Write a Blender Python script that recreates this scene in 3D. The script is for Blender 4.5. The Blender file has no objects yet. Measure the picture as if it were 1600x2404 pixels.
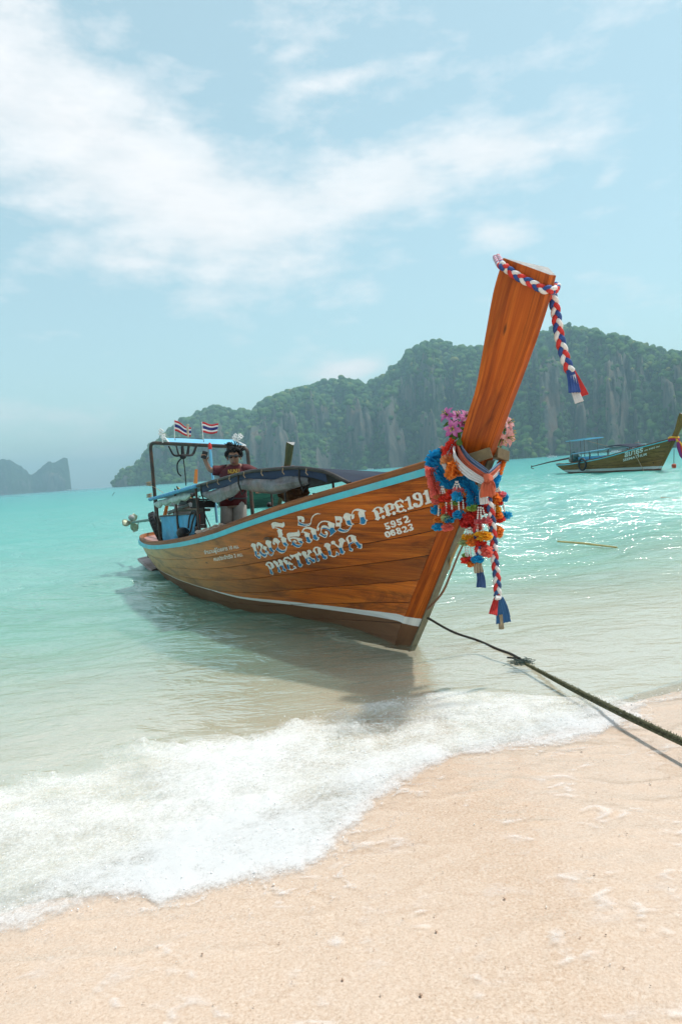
import bpy, bmesh, math, random
import numpy as np
from mathutils import Vector, Matrix
from mathutils.bvhtree import BVHTree
from mathutils.geometry import delaunay_2d_cdt
from mathutils import noise as mnoise

random.seed(7)
rng = np.random.default_rng(11)
SC = bpy.context.scene
COL = SC.collection
R_ = math.radians

# ------------------------------------------------------------------ camera
FPX = 24.0 / 36.0 * 2404.0
ROLL, PITCH, EYE = R_(4.15), R_(3.49), 1.6
CAM = np.array([0.0, 0.0, EYE])
_fw = np.array([0, math.cos(PITCH), -math.sin(PITCH)])
_r0 = np.array([1.0, 0, 0])
_u0 = np.array([0, math.sin(PITCH), math.cos(PITCH)])
_R = math.cos(ROLL) * _r0 - math.sin(ROLL) * _u0
_U = math.sin(ROLL) * _r0 + math.cos(ROLL) * _u0
cam_d = bpy.data.cameras.new('camera')
cam_d.sensor_fit = 'VERTICAL'
cam_d.sensor_height = 36.0
cam_d.lens = 24.0
cam_d.clip_start = 0.05
cam_d.clip_end = 40000
cam = bpy.data.objects.new('camera', cam_d)
COL.objects.link(cam)
cam.matrix_world = Matrix((
    (_R[0], _U[0], -_fw[0], CAM[0]),
    (_R[1], _U[1], -_fw[1], CAM[1]),
    (_R[2], _U[2], -_fw[2], CAM[2]),
    (0, 0, 0, 1)))
SC.camera = cam

# ------------------------------------------------------------------ light
SUN_EL, SUN_AZ = R_(65), R_(74)      # azimuth measured from +Y towards +X
SUN_DIR = np.array([math.sin(SUN_AZ) * math.cos(SUN_EL), math.cos(SUN_AZ) * math.cos(SUN_EL), math.sin(SUN_EL)])
sun_d = bpy.data.lights.new('sun', 'SUN')
sun_d.energy = 2.4
sun_d.angle = R_(2.5)
sun_d.color = (1.0, 0.955, 0.89)
sun = bpy.data.objects.new('sun', sun_d)
COL.objects.link(sun)
sun.rotation_euler = Vector(-SUN_DIR).to_track_quat('-Z', 'Y').to_euler()

SC.view_settings.view_transform = 'Standard'
SC.view_settings.look = 'None'
SC.view_settings.exposure = 0.74
SC.view_settings.gamma = 1.0
SC.view_settings.use_curve_mapping = False
SC.render.engine = 'CYCLES'
cy = SC.cycles
cy.use_denoising = True
try:
    cy.denoiser = 'OPENIMAGEDENOISE'
    cy.denoising_input_passes = 'RGB_ALBEDO_NORMAL'
    cy.denoising_prefilter = 'ACCURATE'
except Exception:
    pass
cy.max_bounces = 6
cy.diffuse_bounces = 3
cy.glossy_bounces = 3
cy.transmission_bounces = 4
cy.volume_bounces = 0
cy.transparent_max_bounces = 12
cy.adaptive_threshold = 0.02
cy.sample_clamp_indirect = 6.0
cy.caustics_reflective = False
cy.caustics_refractive = False


def ray_dir(x, y):
    return _fw + _R * (x - 800.0) / FPX - _U * (y - 1202.0) / FPX


def on_z(x, y, z=0.0):
    d = ray_dir(x, y)
    return CAM + d * ((z - EYE) / d[2])


def at_depth(x, y, dep):
    return CAM + ray_dir(x, y) * dep


def on_plane(x, y, p0, n):
    d = ray_dir(x, y)
    return CAM + d * (((p0 - CAM) @ n) / (d @ n))


def project(p):
    d = np.asarray(p) - CAM
    w = d @ _fw
    return 800 + FPX * (d @ _R) / w, 1202 - FPX * (d @ _U) / w


# ------------------------------------------------------------------ node helpers
def NN(nt, typ, **kw):
    n = nt.nodes.new(typ)
    for k, v in kw.items():
        if k == 'i':
            for kk, vv in v.items():
                n.inputs[kk].default_value = vv
        else:
            setattr(n, k, v)
    return n


def LK(nt, a, b):
    nt.links.new(a, b)


def MATH(nt, op, a, b=None, c=None, clamp=False):
    n = nt.nodes.new('ShaderNodeMath')
    n.operation = op
    n.use_clamp = clamp
    for k, v in enumerate((a, b, c)):
        if v is None:
            continue
        if isinstance(v, (int, float)):
            n.inputs[k].default_value = v
        else:
            nt.links.new(v, n.inputs[k])
    return n.outputs[0]


def MIX(nt, fac, a, b, typ='MIX'):
    n = nt.nodes.new('ShaderNodeMix')
    n.data_type = 'RGBA'
    n.blend_type = typ
    n.clamp_factor = True
    for sock, v in ((n.inputs[0], fac), (n.inputs[6], a), (n.inputs[7], b)):
        if isinstance(v, (int, float)):
            sock.default_value = v
        elif isinstance(v, (tuple, list)):
            sock.default_value = (v[0], v[1], v[2], 1)
        else:
            nt.links.new(v, sock)
    return n.outputs[2]


def RAMP(nt, fac, stops, interp='LINEAR'):
    n = nt.nodes.new('ShaderNodeValToRGB')
    cr = n.color_ramp
    cr.interpolation = interp
    while len(cr.elements) < len(stops):
        cr.elements.new(0.5)
    for e, (p, c) in zip(cr.elements, stops):
        e.position = p
        e.color = (c, c, c, 1) if isinstance(c, (int, float)) else (c[0], c[1], c[2], 1)
    nt.links.new(fac, n.inputs[0])
    return n.outputs[0]


def NOISE(nt, vec, scale, detail=4, rough=0.55, dist=0.0):
    n = NN(nt, 'ShaderNodeTexNoise')
    n.inputs['Scale'].default_value = scale
    n.inputs['Detail'].default_value = detail
    n.inputs['Roughness'].default_value = rough
    n.inputs['Distortion'].default_value = dist
    if vec is not None:
        nt.links.new(vec, n.inputs['Vector'])
    return n.outputs['Fac']


def MAPV(nt, vec, scale=(1, 1, 1), loc=(0, 0, 0), rot=(0, 0, 0)):
    n = NN(nt, 'ShaderNodeMapping')
    n.inputs['Scale'].default_value = scale
    n.inputs['Location'].default_value = loc
    n.inputs['Rotation'].default_value = rot
    nt.links.new(vec, n.inputs['Vector'])
    return n.outputs[0]


def BUMP(nt, height, strength=0.3, distance=0.01):
    n = NN(nt, 'ShaderNodeBump')
    n.inputs['Strength'].default_value = strength
    n.inputs['Distance'].default_value = distance
    nt.links.new(height, n.inputs['Height'])
    return n.outputs[0]


def new_mat(name):
    m = bpy.data.materials.new(name)
    m.use_nodes = True
    nt = m.node_tree
    return m, nt, nt.nodes['Principled BSDF'], nt.nodes['Material Output']


MATS = {}


def paint(name, col, rough=0.55, var=0.18, scale=9.0, bump=0.0, bscale=60.0, coat=0.0, metal=0.0, sheen=0.0, dirt=None, dirt_amt=0.35, sub=0.0, trans=0.0):
    """plain coloured stuff with noise variation, optional dirt and relief"""
    if name in MATS:
        return MATS[name]
    m, nt, b, o = new_mat(name)
    tc = NN(nt, 'ShaderNodeTexCoord').outputs['Object']
    f = NOISE(nt, tc, scale, 5, 0.6)
    fr = RAMP(nt, f, [(0.3, 1 - var), (0.7, 1 + var * 0.6)])
    c = MIX(nt, 1.0, (col[0], col[1], col[2]), fr, 'MULTIPLY')
    if dirt is not None:
        f2 = NOISE(nt, tc, scale * 0.45, 6, 0.7)
        k = RAMP(nt, f2, [(0.45, 0.0), (0.72, dirt_amt)])
        c = MIX(nt, k, c, dirt)
    LK(nt, c, b.inputs['Base Color'])
    b.inputs['Roughness'].default_value = rough
    b.inputs['Metallic'].default_value = metal
    b.inputs['Coat Weight'].default_value = coat
    b.inputs['Sheen Weight'].default_value = sheen
    if sub:
        b.inputs['Subsurface Weight'].default_value = sub
        b.inputs['Subsurface Radius'].default_value = (0.02, 0.01, 0.01)
    if bump:
        fb = NOISE(nt, tc, bscale, 4, 0.6)
        LK(nt, BUMP(nt, fb, bump, 0.01), b.inputs['Normal'])
    if trans:
        tr = NN(nt, 'ShaderNodeBsdfTranslucent')
        LK(nt, c, tr.inputs['Color'])
        mx = NN(nt, 'ShaderNodeMixShader')
        mx.inputs[0].default_value = trans
        LK(nt, b.outputs[0], mx.inputs[1])
        LK(nt, tr.outputs[0], mx.inputs[2])
        LK(nt, mx.outputs[0], o.inputs['Surface'])
    MATS[name] = m
    return m


# ------------------------------------------------------------------ world: sky with clouds
def az_el(px, py):
    d = ray_dir(px, py)
    d = d / np.linalg.norm(d)
    return math.atan2(d[0], d[1]), math.asin(d[2])


world = bpy.data.worlds.new('World')
SC.world = world
world.use_nodes = True
wt = world.node_tree
bg = wt.nodes['Background']
sky = NN(wt, 'ShaderNodeTexSky', sky_type='NISHITA', sun_disc=False)
sky.sun_elevation = SUN_EL
sky.sun_rotation = SUN_AZ
sky.altitude = 0
sky.air_density = 1.0
sky.dust_density = 1.0
sky.ozone_density = 1.3
skyc = MIX(wt, 0.68, MIX(wt, 1.0, sky.outputs[0], (1.35, 1.45, 1.2), 'MULTIPLY'), (1.80, 2.46, 2.56))     # humid, milky air over the blue
tcw = NN(wt, 'ShaderNodeTexCoord').outputs['Generated']
sep = NN(wt, 'ShaderNodeSeparateXYZ')
LK(wt, tcw, sep.inputs[0])
wx, wy, wz = sep.outputs
AZ = MATH(wt, 'ARCTAN2', wx, wy)
EL = MATH(wt, 'ARCSINE', wz)
# clouds drawn over the dome in azimuth / elevation; far ones flatten towards the horizon
comb = NN(wt, 'ShaderNodeCombineXYZ')
LK(wt, AZ, comb.inputs[0])
LK(wt, EL, comb.inputs[1])
cvec = comb.outputs[0]
n1 = NOISE(wt, MAPV(wt, cvec, (1, 1.6, 1), (3.1, 1.7, 0), (0, 0, R_(22))), 3.4, 6, 0.60)
n2 = NOISE(wt, MAPV(wt, cvec, (0.8, 2.2, 1), (7.1, 2.7, 0), (0, 0, R_(18))), 13.0, 4, 0.62)
blobs = [  # px, py, half-length, half-width (px), tilt deg, weight
    (60, 250, 430, 250, -28, 0.80), (330, 420, 520, 170, -20, 0.78), (240, 600, 400, 110, 8, 0.52),
    (820, 460, 420, 105, 16, 0.76), (1130, 360, 190, 75, 4, 0.74), (1165, 545, 110, 55, 2, 0.58),
    (800, 185, 190, 32, 18, 0.50), (690, 120, 110, 26, 28, 0.34), (470, 190, 110, 34, 20, 0.42), (820, 868, 105, 26, 10, 0.72),
    (1420, 430, 50, 22, 25, 0.40), (1410, 545, 60, 22, 10, 0.36), (1005, 135, 60, 20, 20, 0.34), (1190, 950, 200, 20, 0, 0.0)]
msum = None
for (px, py, ra, rb, tilt, wgt) in blobs:
    if wgt == 0:
        continue
    a0, e0 = az_el(px, py)
    a1, e1 = az_el(px + ra * math.cos(R_(tilt)), py - ra * math.sin(R_(tilt)))
    la = math.hypot(a1 - a0, e1 - e0)
    th = math.atan2(e1 - e0, a1 - a0)
    a2, e2 = az_el(px - rb * math.sin(R_(tilt)), py - rb * math.cos(R_(tilt)))
    lb = math.hypot(a2 - a0, e2 - e0)
    mp = NN(wt, 'ShaderNodeMapping', vector_type='TEXTURE')
    mp.inputs['Location'].default_value = (a0, e0, 0)
    mp.inputs['Rotation'].default_value = (0, 0, th)
    mp.inputs['Scale'].default_value = (la, lb, 1)
    LK(wt, cvec, mp.inputs['Vector'])
    ln = NN(wt, 'ShaderNodeVectorMath', operation='DOT_PRODUCT')
    LK(wt, mp.outputs[0], ln.inputs[0])
    LK(wt, mp.outputs[0], ln.inputs[1])
    g = MATH(wt, 'MULTIPLY', MATH(wt, 'POWER', 0.40, ln.outputs['Value']), wgt)
    msum = g if msum is None else MATH(wt, 'SMOOTH_MAX', g, msum, 0.3)
# the rest of the sky goes on with the same broken cloud
aabs = MATH(wt, 'ABSOLUTE', AZ)
outside = MATH(wt, 'MULTIPLY', MATH(wt, 'MULTIPLY', MATH(wt, 'SUBTRACT', aabs, 0.52), 4.0, clamp=True), 0.36)
above = MATH(wt, 'MULTIPLY', MATH(wt, 'MULTIPLY', MATH(wt, 'SUBTRACT', EL, 0.62), 4.0, clamp=True), 0.24)
msum = MATH(wt, 'MAXIMUM', msum, MATH(wt, 'MAXIMUM', outside, above))
nn = MATH(wt, 'ADD', MATH(wt, 'MULTIPLY', n1, 0.75), MATH(wt, 'MULTIPLY', n2, 0.46))
dens = MATH(wt, 'ADD', msum, MATH(wt, 'MULTIPLY', MATH(wt, 'SUBTRACT', nn, 0.645), 1.75))
cf = RAMP(wt, dens, [(0.14, 0.0), (0.34, 0.36), (0.52, 0.72), (0.85, 0.95)])
cshade = RAMP(wt, n2, [(0.3, 0.93), (0.7, 1.0)])
ccol = MIX(wt, 1.0, (4.5, 4.45, 4.5), cshade, 'MULTIPLY')
skyf = MIX(wt, cf, skyc, ccol)
LK(wt, skyf, bg.inputs['Color'])
bg.inputs['Strength'].default_value = 0.15
world.cycles.sampling_method = 'MANUAL'
world.cycles.sample_map_resolution = 256


# ------------------------------------------------------------------ mesh helpers
class MB:
    """collects verts and faces of one mesh"""

    def __init__(self):
        self.v, self.f, self.m = [], [], []

    def add(self, verts, faces, mi=0):
        o = len(self.v)
        self.v.extend([tuple(map(float, p)) for p in verts])
        self.f.extend([tuple(i + o for i in f) for f in faces])
        self.m.extend([mi] * len(faces))
        return self

    def box(self, c, size, rot=None, mi=0, taper=1.0):
        sx, sy, sz = [k / 2 for k in size]
        vs = []
        for z in (-1, 1):
            k = taper if z > 0 else 1.0
            for x, y in ((-1, -1), (1, -1), (1, 1), (-1, 1)):
                p = Vector((x * sx * k, y * sy * k, z * sz))
                if rot is not None:
                    p = rot @ p
                vs.append((p[0] + c[0], p[1] + c[1], p[2] + c[2]))
        return self.add(vs, [(0, 3, 2, 1), (4, 5, 6, 7), (0, 1, 5, 4), (1, 2, 6, 5), (2, 3, 7, 6), (3, 0, 4, 7)], mi)

    def tube(self, pts, rad, n=8, caps=True, mi=0, flat=1.0, up=None, twist=0.0):
        pts = [np.array(p, float) for p in pts]
        m = len(pts)
        rads = [rad] * m if isinstance(rad, (int, float)) else list(rad)
        vs = []
        ref = np.array(up if up is not None else (0.03, 0.02, 1.0), float)
        prev = None
        for i, p in enumerate(pts):
            t = pts[min(i + 1, m - 1)] - pts[max(i - 1, 0)]
            t /= (np.linalg.norm(t) + 1e-12)
            if prev is None:
                a = np.cross(t, ref)
                if np.linalg.norm(a) < 1e-3:
                    a = np.cross(t, np.array([1.0, 0.1, 0]))
            else:
                a = prev - t * (prev @ t)
            a /= (np.linalg.norm(a) + 1e-12)
            prev = a
            b = np.cross(t, a)
            for k in range(n):
                th = 2 * math.pi * k / n + twist * i
                vs.append(p + rads[i] * (math.cos(th) * a + flat * math.sin(th) * b))
        fs = []
        for i in range(m - 1):
            for k in range(n):
                fs.append((i * n + k, i * n + (k + 1) % n, (i + 1) * n + (k + 1) % n, (i + 1) * n + k))
        if caps:
            fs.append(tuple(range(n - 1, -1, -1)))
            fs.append(tuple((m - 1) * n + k for k in range(n)))
        return self.add(vs, fs, mi)

    def ball(self, c, r, seg=8, ring=6, sc=(1, 1, 1), mi=0):
        vs = [(c[0], c[1], c[2] - r * sc[2])]
        for i in range(1, ring):
            ph = -math.pi / 2 + math.pi * i / ring
            for k in range(seg):
                th = 2 * math.pi * k / seg
                vs.append((c[0] + r * sc[0] * math.cos(ph) * math.cos(th), c[1] + r * sc[1] * math.cos(ph) * math.sin(th), c[2] + r * sc[2] * math.sin(ph)))
        vs.append((c[0], c[1], c[2] + r * sc[2]))
        fs = []
        for k in range(seg):
            fs.append((0, 1 + (k + 1) % seg, 1 + k))
        for i in range(ring - 2):
            for k in range(seg):
                a = 1 + i * seg
                fs.append((a + k, a + (k + 1) % seg, a + seg + (k + 1) % seg, a + seg + k))
        a = 1 + (ring - 2) * seg
        for k in range(seg):
            fs.append((a + k, a + (k + 1) % seg, len(vs) - 1))
        return self.add(vs, fs, mi)

    def grid(self, P, mi=0, closed_u=False, flip=False):
        """P: array (m, n, 3)"""
        P = np.asarray(P, float)
        m, n = P.shape[:2]
        fs = []
        for i in range(m - 1 + (1 if closed_u else 0)):
            i2 = (i + 1) % m
            for j in range(n - 1):
                q = (i * n + j, i * n + j + 1, i2 * n + j + 1, i2 * n + j)
                fs.append(q[::-1] if flip else q)
        return self.add(P.reshape(-1, 3), fs, mi)

    def prism(self, poly, ax0, ax1, ax2, o, th, mi=0):
        """extrude a 2-d polygon (in axes ax0, ax1 about o) by th along ax2"""
        ax0, ax1, ax2, o = [np.array(k, float) for k in (ax0, ax1, ax2, o)]
        n = len(poly)
        vs = [o + ax0 * a + ax1 * b for a, b in poly] + [o + ax0 * a + ax1 * b + ax2 * th for a, b in poly]
        fs = [tuple(range(n - 1, -1, -1)), tuple(range(n, 2 * n))]
        for k in range(n):
            fs.append((k, (k + 1) % n, n + (k + 1) % n, n + k))
        return self.add(vs, fs, mi)

    def build(self, name, mats, parent=None, smooth=True, angle=40, bevel=0.0, solid=0.0, subd=0, uv=None):
        me = bpy.data.meshes.new(name)
        me.from_pydata(self.v, [], self.f)
        if not isinstance(mats, (list, tuple)):
            mats = [mats]
        for k in mats:
            me.materials.append(k)
        if any(self.m):
            me.polygons.foreach_set('material_index', self.m)
        me.update()
        if smooth:
            me.polygons.foreach_set('use_smooth', [True] * len(me.polygons))
            if angle < 180:
                me.set_sharp_from_angle(angle=R_(angle))
        if uv is not None:
            lay = me.uv_layers.new(name='UVMap')
            li = np.empty(len(me.loops), dtype=np.int32)
            me.loops.foreach_get('vertex_index', li)
            lay.data.foreach_set('uv', np.asarray(uv, dtype=np.float32)[li].ravel())
        ob = bpy.data.objects.new(name, me)
        COL.objects.link(ob)
        if parent is not None:
            ob.parent = parent
        if solid:
            md = ob.modifiers.new('solid', 'SOLIDIFY')
            md.thickness = solid
            md.offset = 0
        if bevel:
            md = ob.modifiers.new('bevel', 'BEVEL')
            md.width = bevel
            md.segments = 2
            md.limit_method = 'ANGLE'
            md.angle_limit = R_(40)
        if subd:
            md = ob.modifiers.new('sub', 'SUBSURF')
            md.levels = md.render_levels = subd
        return ob


def fast_mesh(name, V, Fq, mat, parent=None, smooth=True, attrs=None, tri=False):
    """numpy mesh: V (n,3), Fq (m,4) or (m,3)"""
    V = np.ascontiguousarray(V, dtype=np.float32)
    Fq = np.ascontiguousarray(Fq, dtype=np.int32)
    k = Fq.shape[1]
    me = bpy.data.meshes.new(name)
    me.vertices.add(len(V))
    me.vertices.foreach_set('co', V.ravel())
    me.loops.add(Fq.size)
    me.loops.foreach_set('vertex_index', Fq.ravel())
    me.polygons.add(len(Fq))
    me.polygons.foreach_set('loop_start', np.arange(0, Fq.size, k, dtype=np.int32))
    me.polygons.foreach_set('loop_total', np.full(len(Fq), k, dtype=np.int32))
    if smooth:
        me.polygons.foreach_set('use_smooth', np.ones(len(Fq), dtype=bool))
    me.update(calc_edges=True)
    me.validate()
    for nm, arr in (attrs or {}).items():
        arr = np.asarray(arr, dtype=np.float32)
        if arr.ndim == 1:
            a = me.attributes.new(nm, 'FLOAT', 'POINT')
            a.data.foreach_set('value', arr)
        else:
            a = me.attributes.new(nm, 'FLOAT_VECTOR', 'POINT')
            a.data.foreach_set('vector', arr.ravel())
    me.materials.append(mat)
    ob = bpy.data.objects.new(name, me)
    COL.objects.link(ob)
    if parent is not None:
        ob.parent = parent
    return ob


def grid_faces(m, n, closed=False):
    i = np.arange(m - 1 + (1 if closed else 0))[:, None]
    j = np.arange(n - 1)[None]
    i2 = (i + 1) % m
    return np.stack([(i * n + j), (i * n + j + 1), (i2 * n + j + 1), (i2 * n + j)], -1).reshape(-1, 4)


def empty(name, loc=(0, 0, 0), rz=0.0, parent=None):
    o = bpy.data.objects.new(name, None)
    o.location = loc
    o.rotation_euler = (0, 0, rz)
    o.empty_display_size = 0.2
    COL.objects.link(o)
    if parent is not None:
        o.parent = parent
    return o


def tag(o, label=None, cat=None, group=None, kind=None):
    if label:
        o['label'] = label
    if cat:
        o['category'] = cat
    if group:
        o['group'] = group
    if kind:
        o['kind'] = kind
    return o


# numpy value noise ---------------------------------------------------------
def _hash(ix, iy, iz, seed):
    n = (ix.astype(np.int64) * 374761393 + iy.astype(np.int64) * 668265263 + iz.astype(np.int64) * 2147483647 + seed * 974711)
    n = (n ^ (n >> 13)) * 1274126177
    n = n ^ (n >> 16)
    return (n & 0xFFFFFF).astype(np.float64) / float(0xFFFFFF)


def vnoise(x, y, z=None, seed=0):
    x = np.asarray(x, float)
    y = np.asarray(y, float)
    z = np.zeros_like(x) if z is None else np.asarray(z, float)
    ix, iy, iz = np.floor(x), np.floor(y), np.floor(z)
    fx, fy, fz = x - ix, y - iy, z - iz
    fx, fy, fz = [k * k * k * (k * (k * 6 - 15) + 10) for k in (fx, fy, fz)]
    r = 0
    for dx in (0, 1):
        for dy in (0, 1):
            for dz in (0, 1):
                w = (fx if dx else 1 - fx) * (fy if dy else 1 - fy) * (fz if dz else 1 - fz)
                r = r + w * _hash(ix + dx, iy + dy, iz + dz, seed)
    return r


def fbm(x, y, z=None, oct=5, gain=0.5, seed=0, ridged=False):
    a, s, t = 1.0, 0.0, 0.0
    x = np.asarray(x, float)
    y = np.asarray(y, float)
    zz = None if z is None else np.asarray(z, float)
    for k in range(oct):
        c, sn = math.cos(0.7 * k), math.sin(0.7 * k)
        n = vnoise((x * c - y * sn) * 2 ** k + 17.3 * k, (x * sn + y * c) * 2 ** k - 9.1 * k, None if zz is None else zz * 2 ** k, seed + k)
        if ridged:
            n = 1 - abs(2 * n - 1)
        s = s + a * n
        t += a
        a *= gain
    return s / t


def sstep(a, b, x):
    k = np.clip((np.asarray(x, float) - a) / (b - a), 0, 1)
    return k * k * (3 - 2 * k)


def spline(pts, n):
    """Catmull-Rom through pts, n samples"""
    P = np.asarray(pts, float)
    if len(P) == 2:
        t = np.linspace(0, 1, n)[:, None]
        return P[0] * (1 - t) + P[1] * t
    P = np.vstack([2 * P[0] - P[1], P, 2 * P[-1] - P[-2]])
    m = len(P) - 3
    out = []
    for u in np.linspace(0, m - 1e-9, n):
        i = int(u)
        t = u - i
        a, b, c, d = P[i:i + 4]
        out.append(0.5 * ((2 * b) + (-a + c) * t + (2 * a - 5 * b + 4 * c - d) * t * t + (-a + 3 * b - 3 * c + d) * t ** 3))
    return np.array(out)
# ================================================================== THE SETTING
def off_shore(x, y):
    return -0.46 * x + 0.888 * y - 2.7


def along_shore(x, y):
    return 0.888 * x + 0.46 * y


def from_shore(a, o):
    """inverse of (along, off) -> x, y"""
    oo = o + 2.7
    det = 0.888 * 0.888 + 0.46 * 0.46
    return (0.888 * a - 0.46 * oo) / det, (0.46 * a + 0.888 * oo) / det


# surf band edges traced on the beach
FRONT = [(-60, 2215), (0, 2194), (61, 2194), (153, 2148), (245, 2102), (337, 2112), (378, 2150), (480, 2102), (571, 2071), (714, 2050), (776, 2000),
         (837, 1935), (860, 1888), (939, 1847), (1051, 1786), (1140, 1775), (1224, 1760), (1327, 1750), (1400, 1722), (1469, 1699), (1510, 1653), (1560, 1640), (1640, 1632), (1760, 1620)]
BACK = [(-60, 1850), (0, 1832), (153, 1821), (240, 1780), (327, 1752), (420, 1745), (500, 1722), (571, 1740), (653, 1704), (776, 1679), (918, 1640), (1000, 1622),
        (1082, 1617), (1224, 1633), (1350, 1640), (1469, 1635), (1560, 1625), (1640, 1610), (1760, 1600)]
fa = np.array([[along_shore(*on_z(*p)[:2]), off_shore(*on_z(*p)[:2])] for p in FRONT])
ba = np.array([[along_shore(*on_z(*p)[:2]), off_shore(*on_z(*p)[:2])] for p in BACK])
fa = fa[np.argsort(fa[:, 0])]
ba = ba[np.argsort(ba[:, 0])]


def foam_front(a):
    return np.interp(a, fa[:, 0], fa[:, 1])


def foam_back(a):
    return np.interp(a, ba[:, 0], ba[:, 1])


FS_A = np.linspace(fa[0, 0] - 0.5, fa[-1, 0] + 0.5, 200)
FS_O = np.convolve(np.pad(np.interp(FS_A, fa[:, 0], fa[:, 1]), 12, mode='edge'), np.ones(25) / 25, 'valid')


def sand_z(x, y):
    o = off_shore(x, y)
    o = o - (np.interp(along_shore(x, y), FS_A, FS_O) + 0.22 * sstep(4.2, 3.0, along_shore(x, y))) * np.clip(1 - np.abs(o) / 6, 0, 1)
    up = np.where(o < 0, 0.075 * np.minimum(-o, 4) + 0.03 * np.clip(-o - 4, 0, 40), 0)
    dn = np.where(o > 0, -0.055 * np.minimum(o, 8) - 0.085 * np.clip(o - 8, 0, 60), 0)
    z = up + dn
    z = z + 0.012 * (fbm(x * 0.9, y * 0.9, oct=3, seed=3) - 0.5) * np.clip(1 - np.abs(o) / 40, 0.1, 1)
    return z


def surf_hump(x, y):
    """the small broken wave running up the beach"""
    a, o = along_shore(x, y), off_shore(x, y)
    ob = foam_back(a)
    of = np.interp(a, FS_A, FS_O)
    big = sstep(4.2, 1.4, a)
    w = 0.30 * np.maximum(ob - of, 0.3)
    c = ob - 0.75 * w
    h = 0.045 * big * np.exp(-((o - c) / w) ** 2)
    h2 = 0.018 * np.exp(-((o - (of + 0.22)) / 0.16) ** 2) * sstep(-0.1, 0.15, o - of) * sstep(4.5, 3.0, a)
    return h + h2


def polar_sheet(r, th):
    rr, tt = np.meshgrid(r, th, indexing='ij')
    return rr * np.sin(tt), rr * np.cos(tt), rr, tt


# ---- beach and sea floor: one sheet
m_sand, nt, b, o_ = new_mat('wet_sand')
pos = NN(nt, 'ShaderNodeNewGeometry').outputs['Position']
g1 = NOISE(nt, pos, 95, 4, 0.8)
g2 = NOISE(nt, pos, 42, 5, 0.75)
g3 = NOISE(nt, pos, 1.3, 4, 0.6)
g4 = NN(nt, 'ShaderNodeTexVoronoi', feature='F1')
g4.inputs['Scale'].default_value = 130
LK(nt, pos, g4.inputs['Vector'])
c1 = RAMP(nt, g1, [(0.30, (0.45, 0.30, 0.20)), (0.46, (0.70, 0.54, 0.415)), (0.68, (0.87, 0.755, 0.655))])
c2 = MIX(nt, RAMP(nt, g2, [(0.42, 0.0), (0.75, 0.5)]), c1, (0.66, 0.475, 0.34))
c3 = MIX(nt, RAMP(nt, g3, [(0.35, 0.0), (0.7, 0.45)]), c2, (0.79, 0.635, 0.52))
spk = RAMP(nt, g4.outputs['Distance'], [(0.03, 1.0), (0.13, 0.0)])
c4 = MIX(nt, MATH(nt, 'MULTIPLY', spk, 0.35), c3, (0.86, 0.80, 0.74))
LK(nt, c4, b.inputs['Base Color'])
b.inputs['Roughness'].default_value = 0.62
hb = MATH(nt, 'ADD', MATH(nt, 'MULTIPLY', g1, 0.5), g2)
LK(nt, BUMP(nt, hb, 0.6, 0.008), b.inputs['Normal'])

thv = np.radians(np.concatenate([np.linspace(-180, -40, 36)[:-1], np.linspace(-40, 40, 260), np.linspace(40, 180, 36)[1:]]))
rv = np.concatenate([[0.02], np.geomspace(0.6, 40, 330), np.geomspace(43, 5400, 60)])
X, Y, RR, TT = polar_sheet(rv, thv)
Z = sand_z(X, Y)
near = np.clip(1 - RR / 12, 0, 1)
Z = Z + near * (0.006 * (fbm(X * 9, Y * 9, oct=3, seed=9) - 0.5) + 0.003 * (fbm(X * 40, Y * 40, oct=2, seed=19) - 0.5))
ob = fast_mesh('beach', np.stack([X, Y, Z], -1).reshape(-1, 3), grid_faces(len(rv), len(thv))[:, ::-1], m_sand)
tag(ob, 'pale pink wet sand beach running down into the sea', kind='structure')

# ---- sea
m_sea, nt, b, o_ = new_mat('sea_water')
nt.nodes.remove(b)
pos = NN(nt, 'ShaderNodeNewGeometry').outputs['Position']
sp = NN(nt, 'ShaderNodeSeparateXYZ')
LK(nt, pos, sp.inputs[0])
osh = MATH(nt, 'SUBTRACT', MATH(nt, 'ADD', MATH(nt, 'MULTIPLY', sp.outputs[0], -0.46), MATH(nt, 'MULTIPLY', sp.outputs[1], 0.888)), 2.7)
lo = MATH(nt, 'LOGARITHM', MATH(nt, 'MAXIMUM', MATH(nt, 'ADD', osh, 1.0), 1.0), 10.0)     # 0 at the shore, 1 at 9 m, 2 at 99 m
pn = NOISE(nt, MAPV(nt, pos, (0.5, 1.0, 1), rot=(0, 0, R_(-27))), 0.55, 4, 0.6)
lov = MATH(nt, 'ADD', lo, MATH(nt, 'MULTIPLY', MATH(nt, 'SUBTRACT', pn, 0.5), 0.35))
body_c = RAMP(nt, MATH(nt, 'DIVIDE', lov, 3.0), [
    (0.00, (0.60, 0.60, 0.48)), (0.20, (0.40, 0.66, 0.50)), (0.27, (0.25, 0.61, 0.46)), (0.36, (0.21, 0.51, 0.43)),
    (0.45, (0.105, 0.44, 0.375)), (0.62, (0.065, 0.40, 0.36)), (0.8, (0.05, 0.345, 0.34)), (0.95, (0.05, 0.29, 0.31))])
turb = RAMP(nt, MATH(nt, 'DIVIDE', lov, 3.0), [(0.04, 0.02), (0.14, 0.07), (0.20, 0.26), (0.27, 0.56), (0.35, 0.88), (0.45, 1.0)])
w1 = NOISE(nt, MAPV(nt, pos, (0.55, 1.25, 1), rot=(0, 0, R_(-20))), 2.6, 4, 0.62, 0.6)
w2 = NOISE(nt, MAPV(nt, pos, (0.6, 1.2, 1), rot=(0, 0, R_(-33))), 11.0, 3, 0.6, 0.4)
deep = RAMP(nt, MATH(nt, 'DIVIDE', lo, 3.0), [(0.12, 0.22), (0.36, 1.0)])     # the shallows lie calmer
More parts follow.
